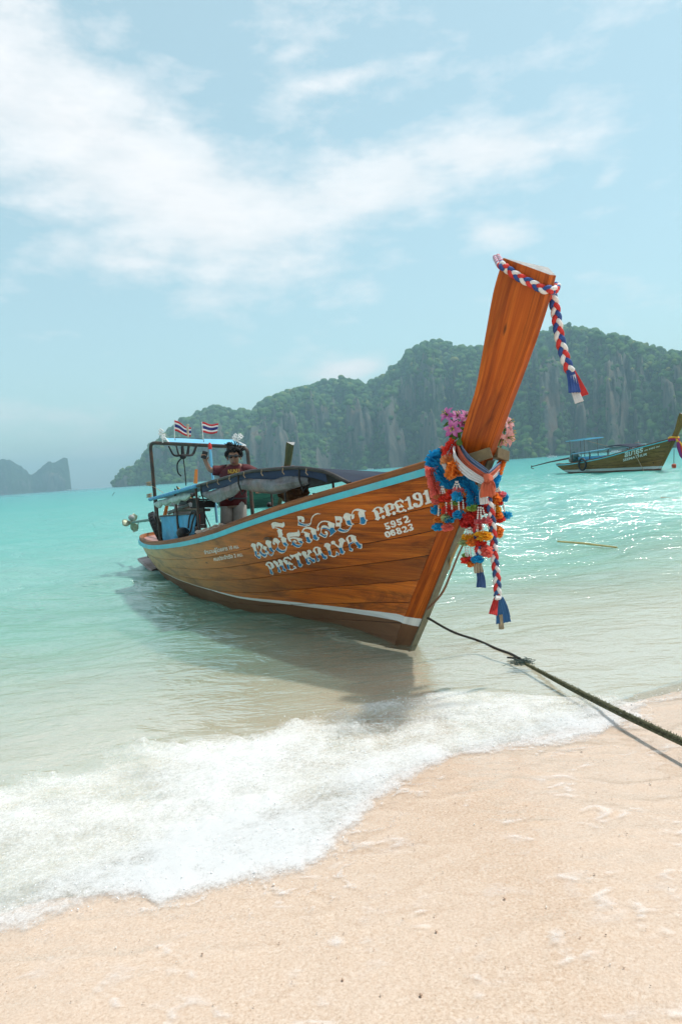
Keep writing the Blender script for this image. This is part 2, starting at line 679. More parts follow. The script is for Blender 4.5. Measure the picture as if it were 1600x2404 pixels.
wh = MATH(nt, 'MULTIPLY', MATH(nt, 'ADD', w1, MATH(nt, 'MULTIPLY', w2, 0.22)), deep)
nrm = BUMP(nt, wh, 1.0, 0.14)
fr = NN(nt, 'ShaderNodeFresnel')
fr.inputs['IOR'].default_value = 1.33
LK(nt, nrm, fr.inputs['Normal'])
ff = MATH(nt, 'MINIMUM', MATH(nt, 'MULTIPLY', fr.outputs[0], MATH(nt, 'ADD', 0.50, MATH(nt, 'MULTIPLY', deep, 0.30))), 0.46)
tr = NN(nt, 'ShaderNodeBsdfTransparent')
tr.inputs[0].default_value = (0.93, 0.985, 0.955, 1)
df = NN(nt, 'ShaderNodeBsdfDiffuse')
LK(nt, body_c, df.inputs[0])
LK(nt, nrm, df.inputs['Normal'])
mx = NN(nt, 'ShaderNodeMixShader')
LK(nt, turb, mx.inputs[0])
LK(nt, tr.outputs[0], mx.inputs[1])
LK(nt, df.outputs[0], mx.inputs[2])
gl = NN(nt, 'ShaderNodeBsdfGlossy')
gl.inputs['Roughness'].default_value = 0.14
LK(nt, nrm, gl.inputs['Normal'])
mx2 = NN(nt, 'ShaderNodeMixShader')
LK(nt, ff, mx2.inputs[0])
LK(nt, mx.outputs[0], mx2.inputs[1])
LK(nt, gl.outputs[0], mx2.inputs[2])
LK(nt, mx2.outputs[0], o_.inputs['Surface'])

thv = np.radians(np.concatenate([np.linspace(-180, -42, 30)[:-1], np.linspace(-42, 42, 540), np.linspace(42, 180, 30)[1:]]))
rv = np.concatenate([np.geomspace(1.6, 70, 330), np.geomspace(74, 5400, 70)])
X, Y, RR, TT = polar_sheet(rv, thv)
OS = off_shore(X, Y)
spac = np.gradient(rv)[:, None] * np.ones_like(X)
amp = sstep(0.5, 9.0, OS) * 0.93 + 0.07
Z = np.zeros_like(X)
wr = np.random.default_rng(5)
for k in range(34):
    lam = 0.28 * (5.2 / 0.28) ** (k / 33.0)
    ang = math.atan2(-0.888, 0.46) + wr.normal(0, 0.62)
    ph = wr.uniform(0, 6.28)
    wgt = sstep(2.4, 4.5, lam / spac)
    a0 = lam * 0.0058 * (1.0 if lam > 1.2 else 1.45)
    mod = 0.4 + 1.2 * vnoise(X / (lam * 3.3) + k * 7, Y / (lam * 3.3), seed=40 + k)
    phs = 2 * math.pi * (X * math.cos(ang) + Y * math.sin(ang)) / lam + ph
    s_ = np.sin(phs)
    Z += wgt * a0 * mod * (s_ + 0.25 * np.cos(2 * phs))
Z *= amp
Z += surf_hump(X, Y) * (RR < 40)
sea = fast_mesh('sea', np.stack([X, Y, Z], -1).reshape(-1, 3), grid_faces(len(rv), len(thv))[:, ::-1], m_sea)
tag(sea, 'turquoise sea turning clear over the sand near shore', kind='structure')

# ---- thin film of backwash over the lower beach
m_film, nt, b, o_ = new_mat('backwash_film')
nt.nodes.remove(b)
pos = NN(nt, 'ShaderNodeNewGeometry').outputs['Position']
w1 = NOISE(nt, MAPV(nt, pos, (0.7, 1.6, 1), rot=(0, 0, R_(-10))), 26, 4, 0.6, 0.6)
nrm = BUMP(nt, w1, 0.14, 0.012)
fr = NN(nt, 'ShaderNodeFresnel')
fr.inputs['IOR'].default_value = 1.33
LK(nt, nrm, fr.inputs['Normal'])
tr = NN(nt, 'ShaderNodeBsdfTransparent')
tr.inputs[0].default_value = (0.99, 0.985, 0.98, 1)
gl = NN(nt, 'ShaderNodeBsdfGlossy')
gl.inputs['Roughness'].default_value = 0.09
LK(nt, nrm, gl.inputs['Normal'])
mx = NN(nt, 'ShaderNodeMixShader')
LK(nt, fr.outputs[0], mx.inputs[0])
LK(nt, tr.outputs[0], mx.inputs[1])
LK(nt, gl.outputs[0], mx.inputs[2])
at = NN(nt, 'ShaderNodeAttribute', attribute_name='streak')
df = NN(nt, 'ShaderNodeBsdfDiffuse')
df.inputs[0].default_value = (0.82, 0.80, 0.80, 1)
mx2 = NN(nt, 'ShaderNodeMixShader')
LK(nt, at.outputs['Fac'], mx2.inputs[0])
LK(nt, mx.outputs[0], mx2.inputs[1])
LK(nt, df.outputs[0], mx2.inputs[2])
LK(nt, mx2.outputs[0], o_.inputs['Surface'])
av = np.linspace(-2.6, 5.4, 420)
ov = np.linspace(-2.9, 0.35, 200)
A, O = np.meshgrid(av, ov, indexing='ij')
X, Y = from_shore(A, O)
wX = X + 0.10 * (fbm(X * 3, Y * 3, oct=3, seed=77) - 0.5)
wY = Y + 0.10 * (fbm(X * 3, Y * 3, oct=3, seed=78) - 0.5)
rip = fbm(wX * 5.5 - wY * 2.0, wY * 11 + wX * 3.0, oct=3, seed=31, ridged=True)
rip2 = fbm(wX * 2.2, wY * 4.4, oct=2, seed=35, ridged=True)
cr_ = np.abs(fbm(wX * 3.1 + wY * 3.6, wY * 5.2 - wX * 2.4, oct=3, seed=52) - 0.5)
msk = sstep(0.50, 0.66, fbm(X * 6.5, Y * 6.5, oct=3, seed=61)) * sstep(0.0, -0.35, O)
streak = np.clip(1 - cr_ / 0.030, 0, 1) ** 1.2 * msk * 0.38
blot = sstep(0.60, 0.78, fbm(wX * 13, wY * 19, oct=3, seed=63)) * 0.10
streak = np.clip(streak + blot * (0.25 + msk), 0, 0.36)
ZB = sand_z(X, Y) + 0.006 + 0.006 * (rip ** 3 - 0.3) + 0.010 * (rip2 ** 4) + 0.004 * streak
ZB = np.where(O > 0, np.maximum(ZB, 0.003), ZB)
film = fast_mesh('water_film', np.stack([X, Y, ZB], -1).reshape(-1, 3), grid_faces(len(av), len(ov))[:, ::-1], m_film, attrs={'streak': streak.ravel()})
tag(film, 'thin rippled film of backwash water draining over the sand', 'water film', kind='stuff')

# ---- foam of the breaking wave
m_foam, nt, b, o_ = new_mat('sea_foam')
nt.nodes.remove(b)
pos = NN(nt, 'ShaderNodeNewGeometry').outputs['Position']
at = NN(nt, 'ShaderNodeAttribute', attribute_name='dens')
fn1 = NOISE(nt, pos, 48, 5, 0.7)
fn2 = NOISE(nt, pos, 160, 3, 0.7)
al = MATH(nt, 'ADD', at.outputs['Fac'], MATH(nt, 'ADD', MATH(nt, 'MULTIPLY', MATH(nt, 'SUBTRACT', fn1, 0.5), 1.15), MATH(nt, 'MULTIPLY', MATH(nt, 'SUBTRACT', fn2, 0.5), 0.8)))
alr = RAMP(nt, al, [(0.12, 0.0), (0.40, 0.30), (0.72, 0.72), (1.0, 0.96)])
df = NN(nt, 'ShaderNodeBsdfDiffuse')
df.inputs[0].default_value = (0.93, 0.93, 0.94, 1)
tl = NN(nt, 'ShaderNodeBsdfTranslucent')
tl.inputs[0].default_value = (0.93, 0.93, 0.94, 1)
bh = MATH(nt, 'ADD', fn1, MATH(nt, 'MULTIPLY', fn2, 0.5))
nrm = BUMP(nt, bh, 0.30, 0.008)
LK(nt, nrm, df.inputs['Normal'])
md_ = NN(nt, 'ShaderNodeMixShader')
md_.inputs[0].default_value = 0.40
LK(nt, df.outputs[0], md_.inputs[1])
LK(nt, tl.outputs[0], md_.inputs[2])
gl = NN(nt, 'ShaderNodeBsdfGlossy')
gl.inputs['Roughness'].default_value = 0.22
LK(nt, nrm, gl.inputs['Normal'])
mg = NN(nt, 'ShaderNodeMixShader')
mg.inputs[0].default_value = 0.05
LK(nt, md_.outputs[0], mg.inputs[1])
LK(nt, gl.outputs[0], mg.inputs[2])
tr = NN(nt, 'ShaderNodeBsdfTransparent')
mx = NN(nt, 'ShaderNodeMixShader')
LK(nt, alr, mx.inputs[0])
LK(nt, tr.outputs[0], mx.inputs[1])
LK(nt, mg.outputs[0], mx.inputs[2])
LK(nt, mx.outputs[0], o_.inputs['Surface'])

av = np.linspace(-2.9, 5.6, 900)
qv = np.linspace(-0.30, 1.16, 260)
A, Q = np.meshgrid(av, qv, indexing='ij')
of, obk = foam_front(A), foam_back(A)
rag = 0.16 * (fbm(A * 2.1, A * 0 + 3.3, oct=5, gain=0.6, seed=4) - 0.5) + 0.09 * (fbm(A * 13, A * 0 + 1.3, oct=3, seed=6) - 0.5)
O = of - 0.06 + rag + (obk - of + 0.06) * Q
X, Y = from_shore(A, O)
n_big = fbm(X * 1.5, Y * 1.9, oct=4, seed=21)
n_mid = fbm(X * 5.0, Y * 5.0, oct=4, gain=0.55, seed=22)
n_fin = fbm(X * 22, Y * 22, oct=3, gain=0.6, seed=23)
lace = fbm(X * 7.5, Y * 9.0, oct=3, seed=25, ridged=True)
edge = sstep(-0.05, 0.07, Q) * sstep(1.12, 0.80, Q)
front_w = np.exp(-((Q - 0.14) / 0.22) ** 2)
back_w = np.exp(-((Q - 0.80) / 0.22) ** 2) * sstep(3.4, 1.0, A)
right_fade = sstep(5.2, 3.3, A)
hole = np.exp(-((Q - 0.52) / 0.20) ** 2) * sstep(0.6, -0.7, A)
dens = 0.31 + 0.34 * front_w + 0.20 * back_w + 1.1 * (n_big - 0.5) + 0.55 * (n_mid - 0.5) + 0.35 * (lace - 0.55) - 0.36 * hole
dens += 0.12 * np.exp(-((A - 1.2) / 1.1) ** 2)
dens = dens * edge * (0.35 + 0.65 * right_fade) - (1 - edge) * 0.35 - (1 - right_fade) * 0.12
lacy = sstep(0.66, 0.86, fbm(X * 9 + 0.4 * n_mid, Y * 12, oct=3, seed=44, ridged=True)) * sstep(-0.28, -0.02, Q) * sstep(0.16, 0.0, Q)
dens = np.maximum(dens, 0.46 * lacy * sstep(0.40, 0.58, n_big + 0.1) - 0.02)
base = np.maximum(sand_z(X, Y), 0) + surf_hump(X, Y)
lump = np.clip(dens, 0, 1.2)
thick = 0.008 + lump * (0.008 + 0.022 * np.clip(n_mid - 0.38, 0, 1) + 0.006 * np.clip(n_fin - 0.35, 0, 1) + 0.02 * np.clip(n_big - 0.45, 0, 1)) * (0.45 + 0.55 * sstep(4.2, 2.0, A)) * sstep(-0.1, 0.4, Q)
# splash tongues thrown up along the crest on the left
crest = np.exp(-((Q - 0.90) / 0.055) ** 2) * sstep(2.4, 1.2, A) * sstep(-2.2, -0.6, A)
thick += crest * (0.045 * np.clip(fbm(A * 3.4, Q * 5, oct=3, seed=28) - 0.52, 0, 1) * 4 + 0.03 * np.clip(fbm(A * 17, Q * 9, oct=2, seed=29) - 0.55, 0, 1) * 3)
ZF = base + thick
foam = fast_mesh('surf_foam', np.stack([X, Y, ZF], -1).reshape(-1, 3), grid_faces(len(av), len(qv)), m_foam, attrs={'dens': dens.ravel()})
tag(foam, 'white bubbling foam of the small wave breaking on the beach', 'foam', kind='stuff')

# bubbles and drops of the same surf, one mass
bm = bmesh.new()
bmesh.ops.create_icosphere(bm, subdivisions=1, radius=1.0)
ico_v = np.array([v.co[:] for v in bm.verts])
ico_f = np.array([[v.index for v in f.verts] for f in bm.faces])
bm.free()
pw = np.clip(dens.ravel(), 0, 1) ** 1.2 + 0.6 * (np.clip(dens.ravel() + 0.25, 0, 0.3))
pw *= (edge.ravel() > 0.02)
NB = 7000
idx = rng.choice(pw.size, NB, p=pw / pw.sum())
px_ = X.ravel()[idx] + rng.normal(0, 0.008, NB)
py_ = Y.ravel()[idx] + rng.normal(0, 0.008, NB)
lift = rng.exponential(0.004, NB)
cr_i = crest.ravel()[idx]
lift += cr_i * rng.exponential(0.035, NB) * (rng.random(NB) < 0.5)
pz_ = ZF.ravel()[idx] + lift - 0.002
rad = np.clip(rng.lognormal(math.log(0.0017), 0.5, NB), 0.0009, 0.0045)
V = (ico_v[None] * rad[:, None, None] + np.stack([px_, py_, pz_], -1)[:, None]).reshape(-1, 3)
Fc = (ico_f[None] + (np.arange(NB) * len(ico_v))[:, None, None]).reshape(-1, 3)
m_bub, nt, b, o_ = new_mat('foam_bubbles')
b.inputs['Base Color'].default_value = (0.88, 0.88, 0.89, 1)
b.inputs['Roughness'].default_value = 0.12
b.inputs['Subsurface Weight'].default_value = 0.0
bub = fast_mesh('foam_bubbles', V, Fc, m_bub)
tag(bub, 'tiny white bubbles and spray drops over the surf foam', 'spray', kind='stuff')

# shell grit and pebbles lying on the wet sand, too small to count
NP = 2600
aa = rng.uniform(-2.2, 5.0, NP)
oo = -rng.uniform(0.02, 2.7, NP)
gx, gy = from_shore(aa, oo + foam_front(aa) * (oo > -0.8))
gr = np.clip(rng.lognormal(math.log(0.0020), 0.45, NP), 0.001, 0.0055)
sc3 = rng.uniform(0.5, 1.4, (NP, 3)) * np.array([1, 1, 0.45])
gz = sand_z(gx, gy) + 0.006
V = (ico_v[None] * (gr[:, None] * sc3)[:, None] + np.stack([gx, gy, gz], -1)[:, None]).reshape(-1, 3)
Fc = (ico_f[None] + (np.arange(NP) * len(ico_v))[:, None, None]).reshape(-1, 3)
m_grit, nt, b, o_ = new_mat('shell_grit')
at = NN(nt, 'ShaderNodeAttribute', attribute_name='tone')
LK(nt, RAMP(nt, at.outputs['Fac'], [(0.0, (0.16, 0.11, 0.08)), (0.05, (0.34, 0.22, 0.15)), (0.3, (0.55, 0.38, 0.27)), (0.7, (0.72, 0.6, 0.5)), (1.0, (0.85, 0.82, 0.78))]), b.inputs['Base Color'])
grit = fast_mesh('shell_grit', V, Fc, m_grit, smooth=False, attrs={'tone': np.repeat(rng.random(NP), len(ico_v))})
tag(grit, 'scattered shell grit and tiny pebbles on the wet sand', 'shell grit', kind='stuff')

# ------------------------------------------------------------------ headland and islands
m_hill, nt, b, o_ = new_mat('limestone_hill')
pos = NN(nt, 'ShaderNodeNewGeometry').outputs['Position']
cl = NN(nt, 'ShaderNodeAttribute', attribute_name='cliff').outputs['Fac']
vs_ = NOISE(nt, MAPV(nt, pos, (1, 1, 0.5)), 0.05, 7, 0.72, 0.8)
vs2 = NOISE(nt, pos, 0.025, 5, 0.6)
rock = RAMP(nt, vs_, [(0.30, (0.035, 0.045, 0.04)), (0.46, (0.09, 0.10, 0.09)), (0.60, (0.165, 0.155, 0.13)), (0.75, (0.25, 0.22, 0.175))])
rock = MIX(nt, RAMP(nt, vs2, [(0.5, 0.0), (0.68, 0.7)]), rock, (0.22, 0.14, 0.095))
grn = RAMP(nt, NOISE(nt, pos, 0.12, 6, 0.7), [(0.3, (0.012, 0.028, 0.014)), (0.55, (0.03, 0.062, 0.026)), (0.75, (0.07, 0.10, 0.035))])
cm = RAMP(nt, MATH(nt, 'ADD', cl, MATH(nt, 'MULTIPLY', MATH(nt, 'SUBTRACT', NOISE(nt, pos, 0.07, 6, 0.7), 0.5), 1.3)), [(0.42, 0.0), (0.6, 1.0)])
LK(nt, MIX(nt, cm, grn, rock), b.inputs['Base Color'])
b.inputs['Roughness'].default_value = 0.95
b.inputs['Specular IOR Level'].default_value = 0.1
LK(nt, BUMP(nt, NOISE(nt, MAPV(nt, pos, (1, 1, 0.5)), 0.16, 7, 0.7), 1.0, 6.0), b.inputs['Normal'])

m_tree, nt, b, o_ = new_mat('forest_canopy')
at = NN(nt, 'ShaderNodeAttribute', attribute_name='tone').outputs['Fac']
pos = NN(nt, 'ShaderNodeNewGeometry').outputs['Position']
nz = NOISE(nt, pos, 0.9, 3, 0.7)
tone = MATH(nt, 'ADD', MATH(nt, 'MULTIPLY', at, 0.75), MATH(nt, 'MULTIPLY', nz, 0.25))
LK(nt, RAMP(nt, tone, [(0.0, (0.018, 0.062, 0.02)), (0.35, (0.038, 0.105, 0.026)), (0.6, (0.08, 0.155, 0.034)), (0.82, (0.16, 0.195, 0.045)), (0.97, (0.32, 0.24, 0.08))]), b.inputs['Base Color'])
b.inputs['Roughness'].default_value = 0.9
b.inputs['Specular IOR Level'].default_value = 0.15
LK(nt, BUMP(nt, NOISE(nt, pos, 1.6, 3, 0.7), 1.0, 0.8), b.inputs['Normal'])


def island(name, sil, dist_l, dist_r, label, ncol, nrow, thick, seed, extend=()):
    sil = list(sil) + list(extend)
    az = np.array([math.atan2(ray_dir(*p)[0], ray_dir(*p)[1]) for p in sil])
    te = np.array([ray_dir(*p)[2] / math.hypot(ray_dir(*p)[0], ray_dir(*p)[1]) for p in sil])
    a = np.linspace(az[0], az[-1], ncol)
    t_r = np.interp(a, az, te)
    jag = (fbm(a * 420, a * 0 + seed, oct=4, gain=0.6, seed=seed) - 0.5)
    t_r = np.maximum(t_r + 0.0035 * jag * (t_r > 0.008), 0.0004)
    u = (a - a[0]) / (a[-1] - a[0])
    Dr = dist_l + (dist_r - dist_l) * u
    Dr = Dr * (1 + 0.05 * (fbm(a * 14, a * 0 + 1.1, oct=3, seed=seed + 3) - 0.5))
    q = np.concatenate([np.linspace(0, 1, nrow), 1 + np.linspace(0.05, 0.6, 7)])
    Aq, Qq = np.meshgrid(a, q, indexing='ij')
    tr_, Dm = t_r[:, None], Dr[:, None]
    spur = fbm(Aq * 26, Qq * 0 + 2.2, oct=3, seed=seed + 5)
    th = thick * (0.55 + 0.75 * spur) * np.clip(tr_ / 0.05, 0.25, 1.2)
    D = Dm - th * (1 - Qq)
    # steep cliffs low down, forested slopes above, broken by gullies
    cn = fbm(Aq * 46, Qq * 5.0, oct=4, seed=seed + 9)
    foot = 0.14 + 0.34 * sstep(0.45, 0.68, cn)
    g = np.where(Qq < 0.14, foot * (Qq / 0.14) ** 0.7, foot + (1 - foot) * ((np.clip(Qq, 0.14, 1) - 0.14) / 0.86) ** 0.85)
    ter = fbm(Aq * 55, Qq * 6.0, oct=4, gain=0.55, seed=seed + 12, ridged=True)
    gul = fbm(Aq * 80 + 9 * Qq, Qq * 1.3, oct=4, gain=0.6, seed=seed + 14)
    shape = np.clip(Qq * (1 - Qq) * 4, 0, 1)
    g = g * (1 + shape * (0.50 * (ter - 0.55) + 0.35 * (gul - 0.5)))
    g = np.clip(g, 0.0, 1.6)
    zr = EYE + Dm * tr_
    z = zr * g
    lim = EYE + D * tr_ * (0.995 - 0.06 * np.clip(1 - Qq, 0, 1))
    z = np.where(Qq < 1, np.minimum(z, lim), zr * (1 - 0.9 * ((Qq - 1) / 0.6) ** 1.5))
    z = np.where(Qq == 0, -3.0, z)
    D = D + shape * 34 * (fbm(Aq * 120, z / 26.0, oct=4, seed=seed + 20) - 0.5) * np.clip(th / 200, 0.3, 1)
    Xh, Yh = D * np.sin(Aq), D * np.cos(Aq)
    P = np.stack([Xh, Yh, z], -1)
    du = np.gradient(P, axis=0)
    dv = np.gradient(P, axis=1)
    nrm_ = np.cross(du, dv)
    nrm_ /= np.linalg.norm(nrm_, axis=-1, keepdims=True) + 1e-9
    steep = 1 - np.abs(nrm_[..., 2])
    band = sstep(0.60, 0.06, Qq)
    cliff = np.clip(sstep(0.55, 0.9, steep) * 0.45 + 0.75 * band * sstep(0.52, 0.66, cn) + 0.20 * (fbm(Aq * 60, Qq * 5, oct=3, seed=seed + 31) - 0.5), 0, 1)
    ob = fast_mesh(name, P.reshape(-1, 3), grid_faces(len(a), len(q)), m_hill, attrs={'cliff': cliff.ravel()})
    tag(ob, label, 'island', kind='structure')
    return P, cliff, Qq, z


SIL = [(268, 1141), (270, 1134), (273, 1125), (288, 1105), (311, 1096), (324, 1097), (332, 1080), (347, 1054), (378, 1029), (403, 1008), (429, 990), (454, 978), (474, 968), (500, 958),
       (525, 958), (541, 966), (556, 966), (577, 968), (589, 970), (602, 952), (617, 944), (648, 932), (694, 916), (730, 906), (770, 897), (801, 893), (827, 893), (842, 901), (847, 909),
       (862, 901), (883, 888), (906, 883), (918, 865), (938, 855), (953, 834), (973, 816), (999, 805), (1019, 803), (1045, 807), (1076, 816), (1101, 820), (1132, 817), (1180, 810), (1225, 797),
       (1262, 783), (1290, 777), (1336, 769), (1361, 771), (1402, 781), (1443, 791), (1489, 804), (1524, 816), (1565, 827), (1600, 829), (1680, 850), (1800, 880), (1950, 900), (2200, 960), (2500, 985)]
P, cliff, Qq, zz = island('headland', SIL, 1500, 900, 'forested limestone headland with grey cliffs across the bay', 760, 70, 330, 5)
P2, *_ = island('far_island', [(-420, 1192), (-380, 1100), (-300, 1085), (-200, 1090), (-80, 1078), (0, 1079), (22, 1078), (38, 1088), (50, 1094), (62, 1103), (68, 1113), (72, 1115), (85, 1108), (95, 1100), (105, 1090), (112, 1084), (118, 1083),
                                 (127, 1088), (135, 1082), (145, 1075), (153, 1073), (159, 1077), (162, 1095), (166, 1120), (168, 1148)], 3300, 2850,
                'blue hazy island with a steep cliff at its right end, far left across the bay', 240, 34, 240, 44)

# tree crowns of the headland's forest: one mass
PV = P.reshape(-1, 3)
fq = grid_faces(P.shape[0], P.shape[1])
cen = PV[fq].mean(1)
e1 = PV[fq[:, 1]] - PV[fq[:, 0]]
e2 = PV[fq[:, 3]] - PV[fq[:, 0]]
area = np.linalg.norm(np.cross(e1, e2), axis=1)
cf_ = cliff.reshape(-1)[fq].mean(1)
qf = Qq.reshape(-1)[fq].mean(1)
wgt = area * np.clip(1.15 - 1.35 * cf_ - 0.5 * sstep(0.40, 0.62, fbm(cen[:, 0] * 0.02, cen[:, 2] * 0.03, cen[:, 1] * 0.02, oct=4, seed=90)), 0.03, 1) * (qf < 1.04)
dcam = np.hypot(cen[:, 0], cen[:, 1])
azc = np.degrees(np.arctan2(cen[:, 0], cen[:, 1]))
wgt *= np.where((azc > -28) & (azc < 34), 1.0, 0.15) * (1000 / dcam) ** 1.3
NT = 15500
idx = rng.choice(len(wgt), NT, p=wgt / wgt.sum())
ab = rng.random((NT, 2))
base = PV[fq[idx, 0]] + e1[idx] * ab[:, :1] + e2[idx] * ab[:, 1:]
crad = np.clip(rng.lognormal(math.log(2.5), 0.40, NT), 1.2, 6.0) * (1 + 0.25 * (rng.random(NT) < 0.12)) * np.clip(dcam[idx] / 1000, 0.9, 1.3)
variants = []
for k in range(7):
    d = ico_v.copy()
    if k >= 0:
        bm = bmesh.new()
        bmesh.ops.create_icosphere(bm, subdivisions=2, radius=1.0)
        d = np.array([v.co[:] for v in bm.verts])
        tf = np.array([[v.index for v in f.verts] for f in bm.faces])
        bm.free()
    n = fbm(d[:, 0] * 1.7 + k * 9, d[:, 1] * 1.7, d[:, 2] * 1.7, oct=3, gain=0.65, seed=100 + k)
    variants.append(d * (0.55 + 0.95 * n)[:, None] * np.array([1, 1, 0.85]))
variants = np.array(variants)
vi = rng.integers(0, 7, NT)
V = variants[vi] * crad[:, None, None] + (base + np.array([0, 0, 1.0]) * (crad * 0.35)[:, None])[:, None]
tonev = np.clip(rng.normal(0.45, 0.17, NT) + 0.5 * (fbm(base[:, 0] * 0.012, base[:, 2] * 0.02, base[:, 1] * 0.012, oct=3, seed=95) - 0.5) + (rng.random(NT) < 0.02) * 0.4, 0, 1)
Fc = (tf[None] + (np.arange(NT) * V.shape[1])[:, None, None]).reshape(-1, 3)
can = fast_mesh('forest_canopy', V.reshape(-1, 3), Fc, m_tree, attrs={'tone': np.repeat(tonev, V.shape[1])})
tag(can, 'dense green rainforest crowns covering the headland slopes', 'forest', kind='stuff')

# ------------------------------------------------------------------ haze of the humid air
m_hz, nt, b, o_ = new_mat('haze')
nt.nodes.remove(b)
pv = NN(nt, 'ShaderNodeVolumePrincipled')
pv.inputs['Color'].default_value = (0.52, 0.84, 0.98, 1)
pv.inputs['Density'].default_value = 0.00040
pv.inputs['Anisotropy'].default_value = 0.15
LK(nt, pv.outputs[0], o_.inputs['Volume'])
hz = MB().box((0, 0, 110), (11600, 11600, 240)).build('haze', m_hz, smooth=False)
tag(hz, 'pale humid haze over the bay', 'haze', kind='stuff')
# ================================================================== BOATS
HEAD_A = R_(29.7)
HV = np.array([math.sin(HEAD_A), -math.cos(HEAD_A), 0.0])       # heading of the main boat
SV = np.array([HV[1], -HV[0], 0.0])                             # towards its starboard (near) side
FOOT = on_z(966, 1512)


def W(s, t, z):
    """main boat: s aft of the bow foot, t to starboard, z up -> world"""
    return FOOT - HV * s + SV * t + np.array([0, 0, z])


GS = [-.95, -.67, -.46, 0, .79, 1.94, 2.5, 3.39, 4.57, 5.37, 6.11, 7, 7.6, 8.35]
GZ = [1.58, 1.514, 1.474, 1.39, 1.252, 1.035, .93, .805, .685, .62, .575, .55, .55, .56]
KS = [-1.15, -.95, -.8, -.3, .4, 1.2, 2.2, 3.4, 4.6, 5.6, 6.6, 7.4, 7.9, 8.2, 8.35]
KT = [.09, .125, .18, .33, .53, .70, .84, .91, .89, .81, .69, .57, .44, .26, .0]
ES = [-1, .2, 1.0, 1.8, 2.6, 3.4, 9]
EV = [1.1, 0.98, .74, .50, .37, .31, .29]
RZ = [-.3, 0, .31, .70, 1.09, 1.54, 1.76]
RF = [-.42, -.12, .09, .38, .65, .93, 1.03]
RW = [.085, .10, .112, .114, .116, .135, .15]


def smooth_interp(x, xs, ys):
    """monotone-ish cubic through the table"""
    xs, ys = np.asarray(xs, float), np.asarray(ys, float)
    h = np.diff(xs)
    d = np.diff(ys) / h
    m = np.zeros_like(ys)
    m[1:-1] = np.where(d[:-1] * d[1:] > 0, 2 * d[:-1] * d[1:] / (d[:-1] + d[1:] + 1e-12), 0)
    m[0], m[-1] = d[0], d[-1]
    x = np.clip(np.asarray(x, float), xs[0], xs[-1])
    i = np.clip(np.searchsorted(xs, x) - 1, 0, len(xs) - 2)
    t = (x - xs[i]) / h[i]
    t2, t3 = t * t, t * t * t
    return (2 * t3 - 3 * t2 + 1) * ys[i] + (t3 - 2 * t2 + t) * h[i] * m[i] + (-2 * t3 + 3 * t2) * ys[i + 1] + (t3 - t2) * h[i] * m[i + 1]


def sheer_z(s):
    return smooth_interp(s, GS, GZ)


def half_beam(s):
    return smooth_interp(s, KS, KT)


def s_of(p, v):
    zr = -0.05 + 1.63 * v
    s0 = -np.interp(zr, RZ, RF)
    s1 = 7.0 + 1.35 * np.clip(v, 0, 1) ** 0.6
    return s0 + (s1 - s0) * p


def hull_pt(p, v, side=1, off=0.0):
    """local hull coordinates (s, t, z)"""
    p, v = np.asarray(p, float), np.asarray(v, float)
    s = s_of(p, v)
    sg = s_of(p, np.ones_like(v))
    zk = -0.05 - 0.20 * np.clip(p / 0.3, 0, 1) + 0.30 * np.clip((p - 0.75) / 0.25, 0, 1) ** 2
    z = zk + (sheer_z(sg) - zk) * v
    wr = np.interp(-0.05 + 1.63 * v, RZ, RW)
    wr1 = np.interp(1.58, RZ, RW)
    k = np.clip(1 - p, 0, 1) ** 7
    e = smooth_interp(s_of(p, v * 0 + 0.15), ES, EV)
    t = wr * k + np.maximum(half_beam(sg) - wr1 * k, 0) * np.clip(v, 1e-4, 1) ** e
    t = np.maximum(t + off, 0.0)
    if side < 0:
        z = z - 0.07 * t * v
        t = -t
    return np.stack([s, t, z], -1)


def loc(a):
    """(s, t, z) -> boat-local (x forward, y port, z)"""
    a = np.asarray(a, float)
    return np.stack([-a[..., 0], -a[..., 1], a[..., 2]], -1)


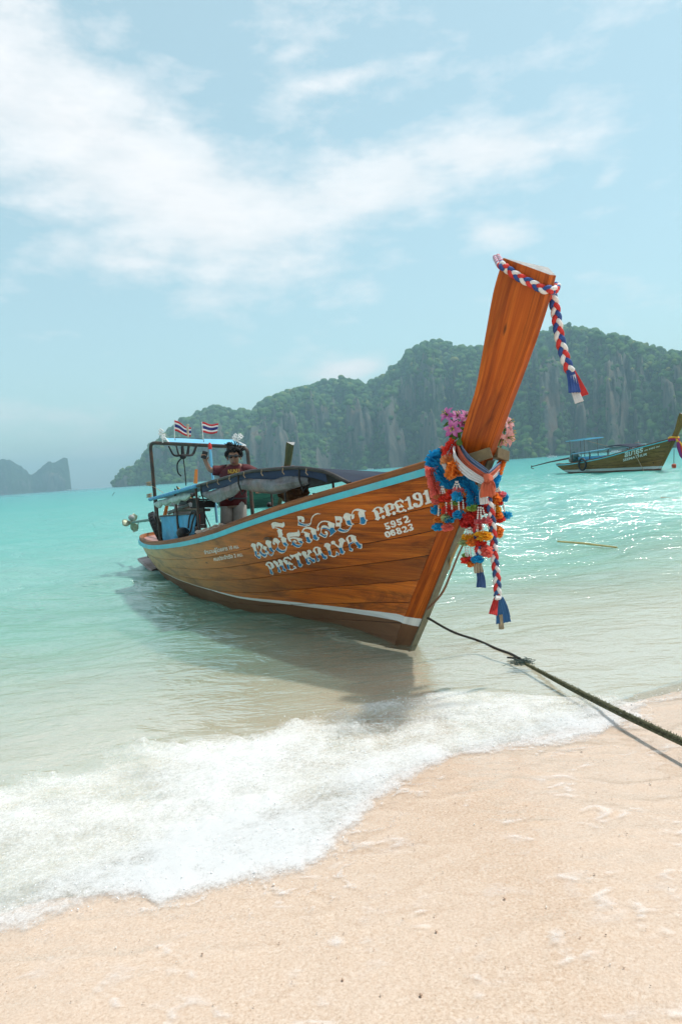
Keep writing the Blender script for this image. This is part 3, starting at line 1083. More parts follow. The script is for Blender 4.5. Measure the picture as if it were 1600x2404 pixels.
def wood_mat(name, lo, mid, hi, grain=(1.3, 34, 1), coat=0.25, rough=0.42, paint_band=False, stain=0.5, aft=None, seed=0.0, weather=None):
    m, nt, b, o = new_mat(name)
    uv = NN(nt, 'ShaderNodeUVMap').outputs[0]
    oi = NN(nt, 'ShaderNodeObjectInfo').outputs['Random']
    sh = NN(nt, 'ShaderNodeCombineXYZ')
    LK(nt, MATH(nt, 'MULTIPLY', oi, 37.0), sh.inputs[0])
    LK(nt, MATH(nt, 'MULTIPLY', oi, 11.0), sh.inputs[1])
    ad = NN(nt, 'ShaderNodeVectorMath', operation='ADD')
    LK(nt, uv, ad.inputs[0])
    LK(nt, sh.outputs[0], ad.inputs[1])
    vec = ad.outputs[0]
    g1 = NOISE(nt, MAPV(nt, vec, grain), 1.0, 5, 0.62, 0.7)
    g2 = NOISE(nt, MAPV(nt, vec, (grain[0] * 0.5, grain[1] * 3.4, 1)), 1.0, 3, 0.6, 0.3)
    g3 = NOISE(nt, MAPV(nt, vec, (1.1, 6.5, 1)), 1.0, 7, 0.72, 0.8)
    f = MATH(nt, 'ADD', MATH(nt, 'MULTIPLY', g1, 0.6), MATH(nt, 'MULTIPLY', g2, 0.4))
    c = RAMP(nt, f, [(0.30, lo), (0.50, mid), (0.70, hi)])
    tone = MATH(nt, 'ADD', 0.66, MATH(nt, 'MULTIPLY', oi, 0.60))
    cc = NN(nt, 'ShaderNodeCombineColor')
    for k in range(3):
        LK(nt, tone, cc.inputs[k])
    c = MIX(nt, 1.0, c, cc.outputs[0], 'MULTIPLY')
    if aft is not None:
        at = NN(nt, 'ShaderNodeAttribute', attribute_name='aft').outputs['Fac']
        c = MIX(nt, MATH(nt, 'MULTIPLY', RAMP(nt, MATH(nt, 'ADD', at, MATH(nt, 'MULTIPLY', MATH(nt, 'SUBTRACT', g3, 0.5), 0.3)), [(0.14, 0.0), (0.72, 1.0)]), 0.9), c, aft)  # planks pale towards the stern: faded varnish, plus water glare painted into the colour
    # dark water stains along the grain, and knots
    st = RAMP(nt, g3, [(0.47, 0.0), (0.68, stain)])
    c = MIX(nt, st, c, (lo[0] * 0.28, lo[1] * 0.30, lo[2] * 0.4))
    vo = NN(nt, 'ShaderNodeTexVoronoi')
    vo.inputs['Scale'].default_value = 1.0
    LK(nt, MAPV(nt, vec, (2.1, 7.0, 1)), vo.inputs['Vector'])
    kn = RAMP(nt, vo.outputs['Distance'], [(0.04, 0.75), (0.10, 0.0)])
    c = MIX(nt, kn, c, (0.03, 0.014, 0.006))
    if weather is not None:
        wv = NOISE(nt, MAPV(nt, vec, (2.0, 9, 1)), 1.0, 6, 0.7)
        c = MIX(nt, RAMP(nt, wv, [(0.42, 0.0), (0.66, 0.8)]), c, weather)
    rg = rough
    if paint_band:
        bd = NN(nt, 'ShaderNodeAttribute', attribute_name='band').outputs['Fac']
        wob = MATH(nt, 'MULTIPLY', MATH(nt, 'SUBTRACT', g3, 0.5), 0.14)
        bd2 = MATH(nt, 'ADD', bd, wob)
        bot = MIX(nt, g3, (0.12, 0.05, 0.024), (0.25, 0.125, 0.065))
        is_wood = MATH(nt, 'GREATER_THAN', bd2, 1.0)
        is_up = MATH(nt, 'GREATER_THAN', bd2, 0.0)
        scuff = RAMP(nt, g1, [(0.35, 0.80), (0.6, 1.0)])
        whitec = MIX(nt, 1.0, (0.85, 0.84, 0.82), scuff, 'MULTIPLY')
        c2 = MIX(nt, is_up, bot, whitec)
        c = MIX(nt, is_wood, c2, c)
        LK(nt, MATH(nt, 'SUBTRACT', 0.62, MATH(nt, 'MULTIPLY', is_wood, 0.62 - rough)), b.inputs['Roughness'])
        LK(nt, MATH(nt, 'MULTIPLY', is_wood, coat), b.inputs['Coat Weight'])
    else:
        b.inputs['Roughness'].default_value = rough
        b.inputs['Coat Weight'].default_value = coat
    b.inputs['Coat Roughness'].default_value = 0.22
    b.inputs['Specular IOR Level'].default_value = 0.22
    LK(nt, c, b.inputs['Base Color'])
    LK(nt, BUMP(nt, f, 0.25, 0.004), b.inputs['Normal'])
    return m


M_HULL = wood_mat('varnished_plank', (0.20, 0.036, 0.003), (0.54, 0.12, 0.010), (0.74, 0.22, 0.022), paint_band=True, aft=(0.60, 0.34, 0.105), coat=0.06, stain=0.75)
M_PROW = wood_mat('varnished_prow', (0.10, 0.015, 0.002), (0.38, 0.072, 0.005), (0.62, 0.165, 0.018), grain=(0.55, 13, 1), paint_band=True, stain=0.6, coat=0.10)
M_RAIL = wood_mat('gunwale_wood', (0.10, 0.035, 0.012), (0.23, 0.082, 0.026), (0.36, 0.15, 0.06), stain=0.6, coat=0.0, rough=0.6)
M_DECK = wood_mat('deck_wood', (0.10, 0.05, 0.03), (0.22, 0.12, 0.07), (0.33, 0.20, 0.13), stain=0.6, coat=0.0, rough=0.7)
M_OLIVE = wood_mat('olive_plank', (0.05, 0.035, 0.015), (0.125, 0.082, 0.032), (0.21, 0.145, 0.062), stain=0.6, coat=0.0, rough=0.6)
M_GREENW = wood_mat('green_plank', (0.03, 0.10, 0.07), (0.06, 0.18, 0.12), (0.12, 0.28, 0.2), stain=0.5, coat=0.0, rough=0.6)
M_GREY_END = paint('grey_end_grain', (0.34, 0.33, 0.32), 0.8, 0.35, 40, bump=0.3)
M_BLUE_RAIL = paint('turquoise_paint', (0.085, 0.52, 0.62), 0.5, 0.12, 7, dirt=(0.30, 0.33, 0.30), dirt_amt=0.4, bump=0.08)
M_CAULK = paint('dark_caulk', (0.02, 0.012, 0.008), 0.9)
M_STEEL_BAND = paint('olive_metal', (0.16, 0.155, 0.105), 0.5, 0.3, 14, dirt=(0.12, 0.07, 0.03), dirt_amt=0.6)
M_BLACK = paint('black_rubber', (0.012, 0.012, 0.013), 0.6, 0.3, 20, bump=0.2)
M_PIPE = paint('rusty_black_pipe', (0.035, 0.028, 0.024), 0.55, 0.4, 16, dirt=(0.14, 0.055, 0.025), dirt_amt=0.8)
M_TARP = paint('blue_tarp', (0.055, 0.36, 0.62), 0.5, 0.25, 7, dirt=(0.03, 0.16, 0.32), dirt_amt=0.5, bump=0.35, bscale=9, trans=0.12)
M_ROOF = paint('light_blue_roof', (0.17, 0.53, 0.76), 0.5, 0.12, 4, dirt=(0.45, 0.55, 0.6), dirt_amt=0.3)
M_NAVY = paint('navy_canvas', (0.006, 0.014, 0.034), 0.9, 0.3, 6, dirt=(0.02, 0.035, 0.06), dirt_amt=0.5, bump=0.3, bscale=14)
M_PLASTIC = paint('milky_plastic', (0.17, 0.18, 0.20), 0.4, 0.7, 7, dirt=(0.34, 0.20, 0.15), dirt_amt=0.6, bump=0.8, bscale=16, trans=0.10)
M_WHITE = paint('white_plastic', (0.78, 0.78, 0.77), 0.4, 0.08)
M_WHITEPAINT = paint('letter_white', (0.84, 0.81, 0.76), 0.55, 0.16, 30)
M_BLUEPAINT = paint('letter_blue', (0.006, 0.185, 0.42), 0.5, 0.15, 30)
M_ROPE = paint('tan_rope', (0.45, 0.33, 0.22), 0.85, 0.4, 60, bump=0.5, bscale=200)
M_GREY_METAL = paint('grey_engine_metal', (0.20, 0.21, 0.21), 0.38, 0.4, 18, metal=0.7, dirt=(0.05, 0.035, 0.025), dirt_amt=0.7)
M_ORANGE = paint('orange_plastic', (0.72, 0.20, 0.03), 0.5, 0.2)
M_RED = paint('red_plastic', (0.62, 0.05, 0.03), 0.5, 0.2)

# stripe bounds in the main boat, from traced points, filled below
STRIPE = {'s': [-3.0, 9.0], 'b': [-2.0, -2.0], 't': [-1.9, -1.9]}


def band_of(s, z):
    zb = np.interp(s, STRIPE['s'], STRIPE['b'])
    zt = np.interp(s, STRIPE['s'], STRIPE['t'])
    return (z - zb) / np.maximum(zt - zb, 0.004)


def add_attr(ob, name, vals):
    a = ob.data.attributes.new(name, 'FLOAT', 'POINT')
    a.data.foreach_set('value', np.asarray(vals, dtype=np.float32))


def slab(P, thick):
    """closed slab from an outer grid P (m, n, 3): outer, inner and rims; returns verts, faces"""
    m, n = P.shape[:2]
    du = np.gradient(P, axis=0)
    dv = np.gradient(P, axis=1)
    nr = np.cross(du, dv)
    nr /= np.linalg.norm(nr, axis=-1, keepdims=True) + 1e-12
    Q = P - nr * thick
    V = np.concatenate([P.reshape(-1, 3), Q.reshape(-1, 3)])
    f1 = grid_faces(m, n)
    N0 = m * n
    f2 = f1[:, ::-1] + N0
    rim = []
    edge = [i * n for i in range(m)] + [(m - 1) * n + j for j in range(1, n)] + [i * n + n - 1 for i in range(m - 2, -1, -1)] + [j for j in range(n - 2, 0, -1)]
    for a, b in zip(edge, edge[1:] + edge[:1]):
        rim.append((b, a, a + N0, b + N0))
    return V, np.concatenate([f1, f2, np.array(rim)])


PROW = [  # nose fwd, z ; back fwd, z, half width
    (-.02, -.06, -.34, -.075, .09), (.04, .02, -.12, .02, .10), (.25, .31, .09, .31, .112), (.52, .70, .38, .70, .114), (.79, 1.09, .65, 1.09, .116),
    (1.12, 1.54, .93, 1.54, .14), (1.24, 1.73, 1.03, 1.76, .16), (1.39, 1.97, 1.15, 1.95, .175), (1.51, 2.15, 1.26, 2.13, .182), (1.68, 2.42, 1.40, 2.47, .192),
    (1.78, 2.60, 1.505, 2.72, .20), (1.845, 2.745, 1.62, 2.905, .207)]


def prow_path(n):
    A = np.array(PROW)
    return spline(A, n)


def make_hull(root, mats, detail, full=True):
    """planks, stem and rails shared by every longtail; mats: plank, prow, rail, rub"""
    m_plank, m_prow, m_rail, m_rub = mats
    npz = 110 if detail > 1 else 34
    pv_ = np.linspace(0, 1, npz)
    pv_ = 0.6 * pv_ + 0.4 * (np.sin((pv_ - 0.5) * math.pi) * 0.5 + 0.5)
    vb = [0.0, .07, .16, .29, .42, .555, .69, .825, 1.0] if detail > 1 else [0, .16, .42, .69, 1.0]
    # dark skin behind the seams
    mb = MB()
    for side in (1, -1):
        vv = np.linspace(0, 1, 14 if detail > 1 else 6) ** 1.6
        Pg, Vg = np.meshgrid(pv_[::2], vv, indexing='ij')
        mb.grid(loc(hull_pt(Pg, Vg, side, -0.010)), flip=(side < 0))
    hull = mb.build('hull', M_CAULK, root)
    for side in (1, -1):
        for k in range(len(vb) - 1):
            nv = 6 if detail > 1 else 3
            if k == 0:
                vv = vb[0] + (vb[1] - vb[0]) * np.linspace(0, 1, nv) ** 2.2
            else:
                g = 0.0022 if detail > 1 else 0.004
                vv = np.linspace(vb[k] + g, vb[k + 1] - (g if k < len(vb) - 2 else 0), nv)
            Pg, Vg = np.meshgrid(pv_, vv, indexing='ij')
            off = 0.0035 * math.sin(k * 2.3) if detail > 1 else 0.0
            stz = hull_pt(Pg, Vg, side, off)
            L = loc(stz)
            if side > 0:
                L = L[:, ::-1]
                stz = stz[:, ::-1]
            V, Fq = slab(L, 0.020)
            ob = MB().add(V, [tuple(f) for f in Fq]).build('plank', m_plank, hull, angle=50,
                                                            uv=np.concatenate([np.stack([stz[..., 0] * 1.0, stz[..., 2] * 1.0 + k], -1).reshape(-1, 2)] * 2))
            ss = np.concatenate([stz.reshape(-1, 3)] * 2)
            add_attr(ob, 'band', band_of(ss[:, 0], ss[:, 2]))
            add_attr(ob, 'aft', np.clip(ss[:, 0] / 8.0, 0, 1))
    # stem and prow: one long timber with a V section
    n = 60 if detail > 1 else 22
    A = prow_path(n)
    secs, uvs, ssz = [], [], []
    Lc = 0
    for i in range(n):
        nf, nz_, bf, bz, w = A[i]
        hn = 0.028
        pts = [(nf, hn, nz_), (nf, -hn, nz_), (bf, -w, bz - (0.03 if i == n - 1 else 0.0)), (bf, w, bz)]
        if i:
            Lc += math.hypot(A[i][0] - A[i - 1][0], A[i][1] - A[i - 1][1])
        vc = [0.0, 0.06, 0.36, 0.66]
        # subdivide each side
        ring, ru = [], []
        for a in range(4):
            p0, p1 = np.array(pts[a]), np.array(pts[(a + 1) % 4])
            v0, v1 = vc[a], (vc + [0.98])[a + 1]
            k = 4 if a in (1, 3) else 1
            for j in range(k):
                ring.append(p0 + (p1 - p0) * j / k)
                ru.append((Lc, v0 + (v1 - v0) * j / k))
        secs.append(ring)
        uvs.append(ru)
    S = np.array(secs)                     # fwd, t(stbd), z
    m_, r_ = S.shape[:2]
    L = np.stack([S[..., 0], -S[..., 1], S[..., 2]], -1)
    mb = MB()
    fs = []
    for i in range(m_ - 1):
        for j in range(r_):
            fs.append((i * r_ + j, (i + 1) * r_ + j, (i + 1) * r_ + (j + 1) % r_, i * r_ + (j + 1) % r_))
    mb.add(L.reshape(-1, 3), fs, 0)
    mb.f.append(tuple((m_ - 1) * r_ + j for j in range(r_ - 1, -1, -1)))
    mb.m.append(1)
    prow = mb.build('prow', [m_prow, M_GREY_END], root, angle=35, uv=np.array(uvs).reshape(-1, 2), bevel=0.006 if detail > 1 else 0)
    add_attr(prow, 'band', band_of(-S[..., 0].ravel(), S[..., 2].ravel()))
    # rub rail and gunwale rail
    ps = np.linspace(0, 1, npz)
    ps = 0.5 * ps + 0.5 * (np.sin((ps - 0.5) * math.pi) * 0.5 + 0.5)
    for side in (1, -1):
        g = hull_pt(ps, np.ones_like(ps), side)
        d = np.gradient(g, axis=0)
        nx = np.stack([d[:, 1], -d[:, 0]], -1) * (-1)
        nx /= np.linalg.norm(nx, axis=1, keepdims=True) + 1e-9
        if nx[len(nx) // 2, 1] * side < 0:
            nx = -nx

        def ring(offs):
            R = []
            for (o, h) in offs:
                q = g.copy()
                q[:, 0] += nx[:, 0] * o
                q[:, 1] += nx[:, 1] * o
                q[:, 2] += h
                R.append(q)
            return np.stack(R + [R[0]], 1)
        sec = ring([(-0.012, 0.0), (0.034, -0.004), (0.036, 0.048), (0.028, 0.055), (-0.012, 0.056)])
        u = np.cumsum(np.r_[0, np.linalg.norm(np.diff(g, axis=0), axis=1)])
        uvr = np.stack(np.broadcast_arrays(u[:, None], np.array([0, .05, .1, .11, .15, .2])[None]), -1).reshape(-1, 2)
        MB().grid(loc(sec), flip=(side > 0)).build('rub_rail', m_rub, root, angle=50, uv=uvr)
        sec = ring([(-0.055, 0.035), (0.010, 0.058), (0.012, 0.105), (0.004, 0.114), (-0.05, 0.114), (-0.057, 0.105)])
        uvr = np.stack(np.broadcast_arrays(u[:, None], np.array([0, .07, .12, .13, .19, .2, .26])[None]), -1).reshape(-1, 2)
        MB().grid(loc(sec), flip=(side > 0)).build('gunwale', m_rail, root, angle=50, uv=uvr)
    # floor boards and thwarts
    zf = 0.36
    for k in range(7 if detail > 1 else 3):
        nb = 7 if detail > 1 else 3
        sv = np.linspace(1.9, 7.5, 30)
        pp1 = np.linspace(0, 1, 300)
        zk_ = hull_pt(pp1, pp1 * 0)[:, 2]
        sg1 = s_of(pp1, np.ones(300))
        vv1 = np.clip((zf - zk_) / (sheer_z(sg1) - zk_), 0.01, 1)
        hq = hull_pt(pp1, vv1)
        hb = np.clip(np.interp(sv, hq[:, 0], hq[:, 1]) - 0.07, 0.02, 0.75)
        a0, a1 = -1 + 2 * k / nb + 0.012, -1 + 2 * (k + 1) / nb - 0.012
        Pq = np.stack([np.stack([sv, hb * a, zf + 0.02 + 0 * sv], -1) for a in (a0, a1)], 1)
        Lq = loc(Pq)[:, ::-1]
        V, Fq = slab(Lq, 0.025)
        uvq = np.concatenate([np.stack([Pq[..., 0], Pq[..., 1]], -1).reshape(-1, 2)] * 2)
        MB().add(V, [tuple(f) for f in Fq]).build('floor_board', M_DECK, root, angle=50, uv=uvq)
    for s_t in (1.5, 3.0, 4.6):
        hb = float(half_beam(s_t)) * 0.93
        zt = float(sheer_z(s_t)) - 0.16
        mb = MB().box((-s_t, 0.0, zt), (0.24, 2 * hb, 0.03))
        mb.build('thwart', M_DECK, root, smooth=False, bevel=0.004, uv=[(v[1], v[0] + v[2]) for v in mb.v])
    # stern deck inside the rim and foredeck
    for nm, (sa, sb) in (('stern_deck', (7.0, 8.25)), ('foredeck', (-0.75, 0.25))):
        sv = np.linspace(sa, sb, 12)
        hb = np.maximum(half_beam(sv) - 0.05, 0.02)
        zz_ = sheer_z(sv) + (0.03 if nm == 'stern_deck' else -0.02)
        rows = np.stack([np.stack([sv, hb * a, zz_ - 0.035 * (hb - hb * a)], -1) for a in (-1, -0.33, 0.33, 1)], 1)
        Lq = loc(rows)[:, ::-1]
        V, Fq = slab(Lq, 0.03)
        uvq = np.concatenate([rows[..., :2].reshape(-1, 2)] * 2)
        MB().add(V, [tuple(f) for f in Fq]).build(nm, paint('pink_deck_paint', (0.42, 0.22, 0.19), 0.6, 0.3, 8, dirt=(0.2, 0.12, 0.1)) if nm == 'stern_deck' else M_DECK, root, angle=50, uv=uvq)
    return hull, prow


def boat_root(name, foot, head_xy):
    o = empty(name, foot, math.atan2(head_xy[1], head_xy[0]))
    return o


# ---- hull surface of the main boat for painting onto: world-space BVH
pg, vg = np.meshgrid(np.linspace(0, 1, 200), np.linspace(0.0, 1, 60), indexing='ij')
hp = hull_pt(pg, vg, 1, 0.0)
HW = FOOT + (-HV) * hp[..., :1] + SV * hp[..., 1:2] + np.array([0, 0, 1.0]) * hp[..., 2:3]
bv_v = [tuple(p) for p in HW.reshape(-1, 3)]
bv_f = [tuple(int(q) for q in f) for f in grid_faces(200, 60)]
PR = prow_path(120)
base_i = len(bv_v)
for r in PR:
    for (fw_, t_, z_) in ((r[0], -0.028, r[1]), (r[0], 0.028, r[1]), (r[2], r[4], r[3])):
        bv_v.append(tuple(W(-fw_, t_, z_)))
for i in range(119):
    a = base_i + 3 * i
    bv_f += [(a, a + 3, a + 4, a + 1), (a + 1, a + 4, a + 5, a + 2)]
HULL_BVH = BVHTree.FromPolygons(bv_v, bv_f)


def hull_hit(px, py, off=0.0):
    d = Vector(ray_dir(px, py)).normalized()
    p, n, i, dist = HULL_BVH.ray_cast(Vector(CAM), d)
    if p is None:
        return None
    if n.dot(d) > 0:
        n = -n
    return np.array(p + n * off)


st_t = [(989, 1453), (934, 1442), (850, 1432), (778, 1423), (669, 1411), (560, 1400), (500, 1385), (462, 1375)]
st_b = [(980, 1471), (934, 1458), (850, 1443), (778, 1433), (669, 1418), (560, 1404), (500, 1387), (462, 1376)]
rec = []
for a, c in zip(st_t, st_b):
    q0, q1 = hull_hit(*a), hull_hit(*c)
    if q0 is None or q1 is None:
        continue
    rec.append((float(-(q0 - FOOT) @ HV), float(q0[2]), float(-(q1 - FOOT) @ HV), float(q1[2])))
rec = np.array(rec)
sg = np.linspace(-1.2, 9, 300)
o1, o2 = np.argsort(rec[:, 0]), np.argsort(rec[:, 2])
STRIPE['s'] = sg
STRIPE['t'] = np.interp(sg, rec[o1, 0], rec[o1, 1])
STRIPE['b'] = np.interp(sg, rec[o2, 2], rec[o2, 3])
print('stripe', rec.round(2).tolist())

# ---- the main boat
BOAT = boat_root('longtail_boat', FOOT, HV)
tag(BOAT, 'varnished orange-brown wooden longtail boat with tall prow moored at the beach', 'boat')
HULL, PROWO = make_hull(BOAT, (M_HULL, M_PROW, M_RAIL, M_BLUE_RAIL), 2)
STRIPE_MAIN = dict(STRIPE)
WM = BOAT.matrix_basis.copy()
INV = np.array(Matrix.LocRotScale(Vector(FOOT), Matrix.Rotation(math.atan2(HV[1], HV[0]), 3, 'Z'), None).inverted())


def to_local(p):
    p = np.asarray(p, float)
    return p @ INV[:3, :3].T + INV[:3, 3]


# lettering traced on the hull -------------------------------------------------
def pip(poly, x, y):
    c = False
    n = len(poly)
    for i in range(n):
        x1, y1 = poly[i]
        x2, y2 = poly[(i + 1) % n]
        if (y1 > y) != (y2 > y) and x < (x2 - x1) * (y - y1) / (y2 - y1 + 1e-12) + x1:
            c = not c
    return c


def fill_px(outer, holes=(), step=2.2):
    """triangulate a pixel-space outline (with holes), with inner points every step px"""
    verts, edges = [], []
    for poly in [outer] + list(holes):
        o = len(verts)
        verts += [Vector(p) for p in poly]
        edges += [(o + i, o + (i + 1) % len(poly)) for i in range(len(poly))]
    xs = [p[0] for p in outer]
    ys = [p[1] for p in outer]
    for x in np.arange(min(xs), max(xs), step):
        for y in np.arange(min(ys), max(ys), step):
            if pip(outer, x, y) and not any(pip(h, x, y) for h in holes):
                verts.append(Vector((x, y)))
    v, e, f, *_ = delaunay_2d_cdt(verts, edges, [], 0, 1e-4)
    tri = []
    for t in f:
        cx = sum(v[i][0] for i in t) / len(t)
        cy = sum(v[i][1] for i in t) / len(t)
        if pip(outer, cx, cy) and not any(pip(h, cx, cy) for h in holes):
            tri.append(tuple(t))
    return [(p[0], p[1]) for p in v], tri


def paint_poly(mb, O, sc, outer, holes=(), off=0.003, smooth_it=True):
    cv = lambda P: [(O[0] + x / sc, O[1] + y / sc) for x, y in P]
    v, f = fill_px(cv(outer), [cv(h) for h in holes])
    pts = []
    ok = True
    for (x, y) in v:
        q = hull_hit(x, y, off)
        if q is None:
            ok = False
            q = np.zeros(3)
        pts.append(to_local(q))
    if ok:
        mb.add(pts, [t[::-1] for t in f])


R1, R2, R3, R4, R5 = (585, 1220), (665, 1190), (740, 1180), (620, 1280), (720, 1240)
K1 = 11.2
GLY = [
    (R1, [(50,690),(65,630),(100,612),(180,635),(190,670),(180,720),(195,790),(238,855),(215,880),(225,905),(260,935),(255,890),(290,900),(318,940),(318,990),(290,1028),(240,1015),(170,950),(145,930),(160,910),(130,800),(100,730)], [],
     [[(148,820),(205,820),(212,850),(205,900),(235,950),(300,965),(300,1005),(275,1010),(215,975),(175,920)]]),
    (R1, [(200,660),(205,610),(240,582),(300,605),(375,660),(350,720),(330,790),(345,840),(400,885),(440,870),(425,820),(410,790),(355,755),(385,680),(475,715),(460,760),(470,800),(520,840),(525,880),(560,905),(610,890),(625,850),(560,820),(520,760),(490,690),(430,620),(445,545),(490,525),(600,570),(580,620),(590,700),(620,770),(690,815),(660,840),(650,900),(610,955),(560,950),(485,890),(470,960),(430,998),(390,985),(310,920),(260,860),(290,810),(315,720),(270,660),(240,690),(245,765),(215,720)], [],
     [[(305,800),(325,845),(370,895),(430,905),(470,885),(450,950),(400,965),(330,910),(275,845)], [(525,735),(595,725),(620,780),(655,820),(640,890),(600,935),(555,930),(495,870),(530,895),(580,912),(635,880),(640,845),(570,815)], [(422,800),(468,802),(490,850),(455,860)]]),
    (R1, [(620,600),(640,500),(680,470),(740,490),(830,570),(790,610),(765,680),(770,720),(820,770),(900,795),(960,770),(975,700),(920,690),(880,620),(835,510),(850,470),(770,455),(775,390),(735,280),(770,250),(700,215),(620,230),(580,110),(620,65),(700,55),(800,85),(880,90),(905,50),(935,90),(940,160),(890,205),(780,180),(700,175),(650,195),(720,200),(800,230),(880,265),(865,310),(895,390),(870,430),(990,490),(975,540),(1000,610),(1045,655),(1010,690),(985,790),(940,860),(870,885),(800,865),(740,810),(690,780),(730,740),(755,690),(745,630),(690,590),(650,590),(690,610),(680,665),(630,640)], [],
     [[(890,600),(970,590),(990,630),(1025,655),(990,680),(980,760),(940,845),(870,850),(800,835),(715,780),(755,705),(790,770),(870,808),(940,805),(985,760),(990,690),(940,670)]]),
    (R1, [(985,390),(1010,350),(1060,335),(1180,330),(1270,315),(1298,250),(1330,310),(1345,400),(1310,440),(1180,435),(1090,447),(1068,480),(1100,462),(1200,450),(1330,475),(1405,500),(1395,550),(1440,590),(1410,620),(1380,690),(1320,730),(1260,730),(1190,695),(1150,660),(1100,665),(1130,610),(1140,560),(1200,525),(1260,570),(1230,605),(1185,570),(1200,610),(1260,640),(1330,650),(1380,630),(1310,600),(1255,515),(1150,490),(1080,515),(1110,545),(1110,585),(1050,560),(1010,480)], [],
     [[(1160,550),(1185,600),(1250,655),(1330,670),(1385,640),(1390,660),(1340,705),(1280,715),(1220,690),(1130,645),(1140,610)], [(1300,555),(1380,545),(1415,590),(1395,625),(1340,590)]]),
    (R2, [(370,240),(470,235),(540,260),(565,320),(555,390),(515,400),(485,390),(485,325),(415,325),(415,365),(450,400),(560,440),(660,440),(720,410),(735,310),(770,230),(840,175),(910,155),(1000,185),(900,185),(820,220),(765,290),(745,370),(735,440),(690,490),(590,515),(480,500),(380,480),(400,400),(390,320)], [],
     [[(415,375),(440,410),(540,450),(640,460),(715,430),(690,460),(560,490),(415,455)]]),
    (R2, [(470,680),(500,610),(540,550),(610,520),(700,520),(800,560),(880,595),(865,650),(885,740),(910,785),(955,795),(940,850),(900,885),(860,875),(770,835),(790,810),(775,750),(720,640),(735,600),(650,570),(570,580),(520,635),(600,650),(710,695),(690,740),(715,820),(775,855),(745,920),(700,950),(650,945),(595,910),(620,890),(600,810),(555,740),(575,705),(530,665)], [],
     [[(600,790),(670,780),(700,860),(740,885),(700,930),(630,905),(625,850)], [(790,730),(860,715),(885,790),(920,815),(885,860),(850,855),(795,820),(800,790)]]),
    (R2, [(880,610),(890,520),(930,430),(1000,370),(1090,352),(1200,370),(1280,405),(1365,435),(1350,500),(1345,580),(1410,630),(1340,690),(1280,750),(1205,785),(1240,720),(1235,660),(1190,610),(1110,575),(1040,570),(1010,600),(1005,650),(1040,700),(1110,725),(1140,700),(1095,680),(1105,620),(1160,645),(1180,690),(1160,760),(1130,805),(1090,810),(1010,770),(935,735),(965,690),(985,640),(985,560),(1020,490),(1080,475),(1140,490),(1200,530),(1215,550),(1170,440),(1190,410),(1120,385),(1040,390),(970,430),(930,500),(920,540),(955,540),(950,600),(920,630)], [],
     [[(1005,570),(1060,535),(1130,545),(1240,585),(1250,540),(1330,535),(1345,590),(1390,630),(1310,700),(1245,745),(1250,680),(1210,610),(1140,575),(1050,565)], [(985,660),(1020,700),(1090,740),(1150,725),(1130,775),(1090,785),(970,710)]]),
    (R3, [(515,350),(640,355),(700,370),(722,430),(710,510),(680,530),(680,600),(665,650),(720,690),(800,710),(870,690),(930,610),(860,600),(815,560),(795,470),(730,385),(755,310),(800,265),(860,265),(960,310),(920,370),(945,460),(960,520),(1030,555),(980,590),(920,690),(850,765),(760,785),(680,775),(575,720),(640,655),(650,620),(540,620),(545,520)], [[(560,460),(650,460),(645,520),(565,520)]],
     [[(655,665),(720,705),(800,725),(870,710),(945,600),(920,670),(840,745),(750,755),(680,745),(590,710)], [(825,470),(915,450),(940,540),(975,570),(930,585),(870,570),(840,530)]]),
    (R3, [(950,410),(955,290),(985,210),(1040,165),(1120,150),(1230,170),(1350,210),(1295,245),(1310,330),(1330,430),(1385,450),(1350,490),(1330,560),(1260,580),(1150,545),(1185,520),(1175,430),(1130,300),(1130,260),(1160,220),(1080,205),(1020,215),(985,270),(980,315),(1030,290),(1030,380),(1005,425),(970,430)], [],
     [[(1185,380),(1285,365),(1310,430),(1335,455),(1310,540),(1260,555),(1185,540),(1205,510)]]),
]
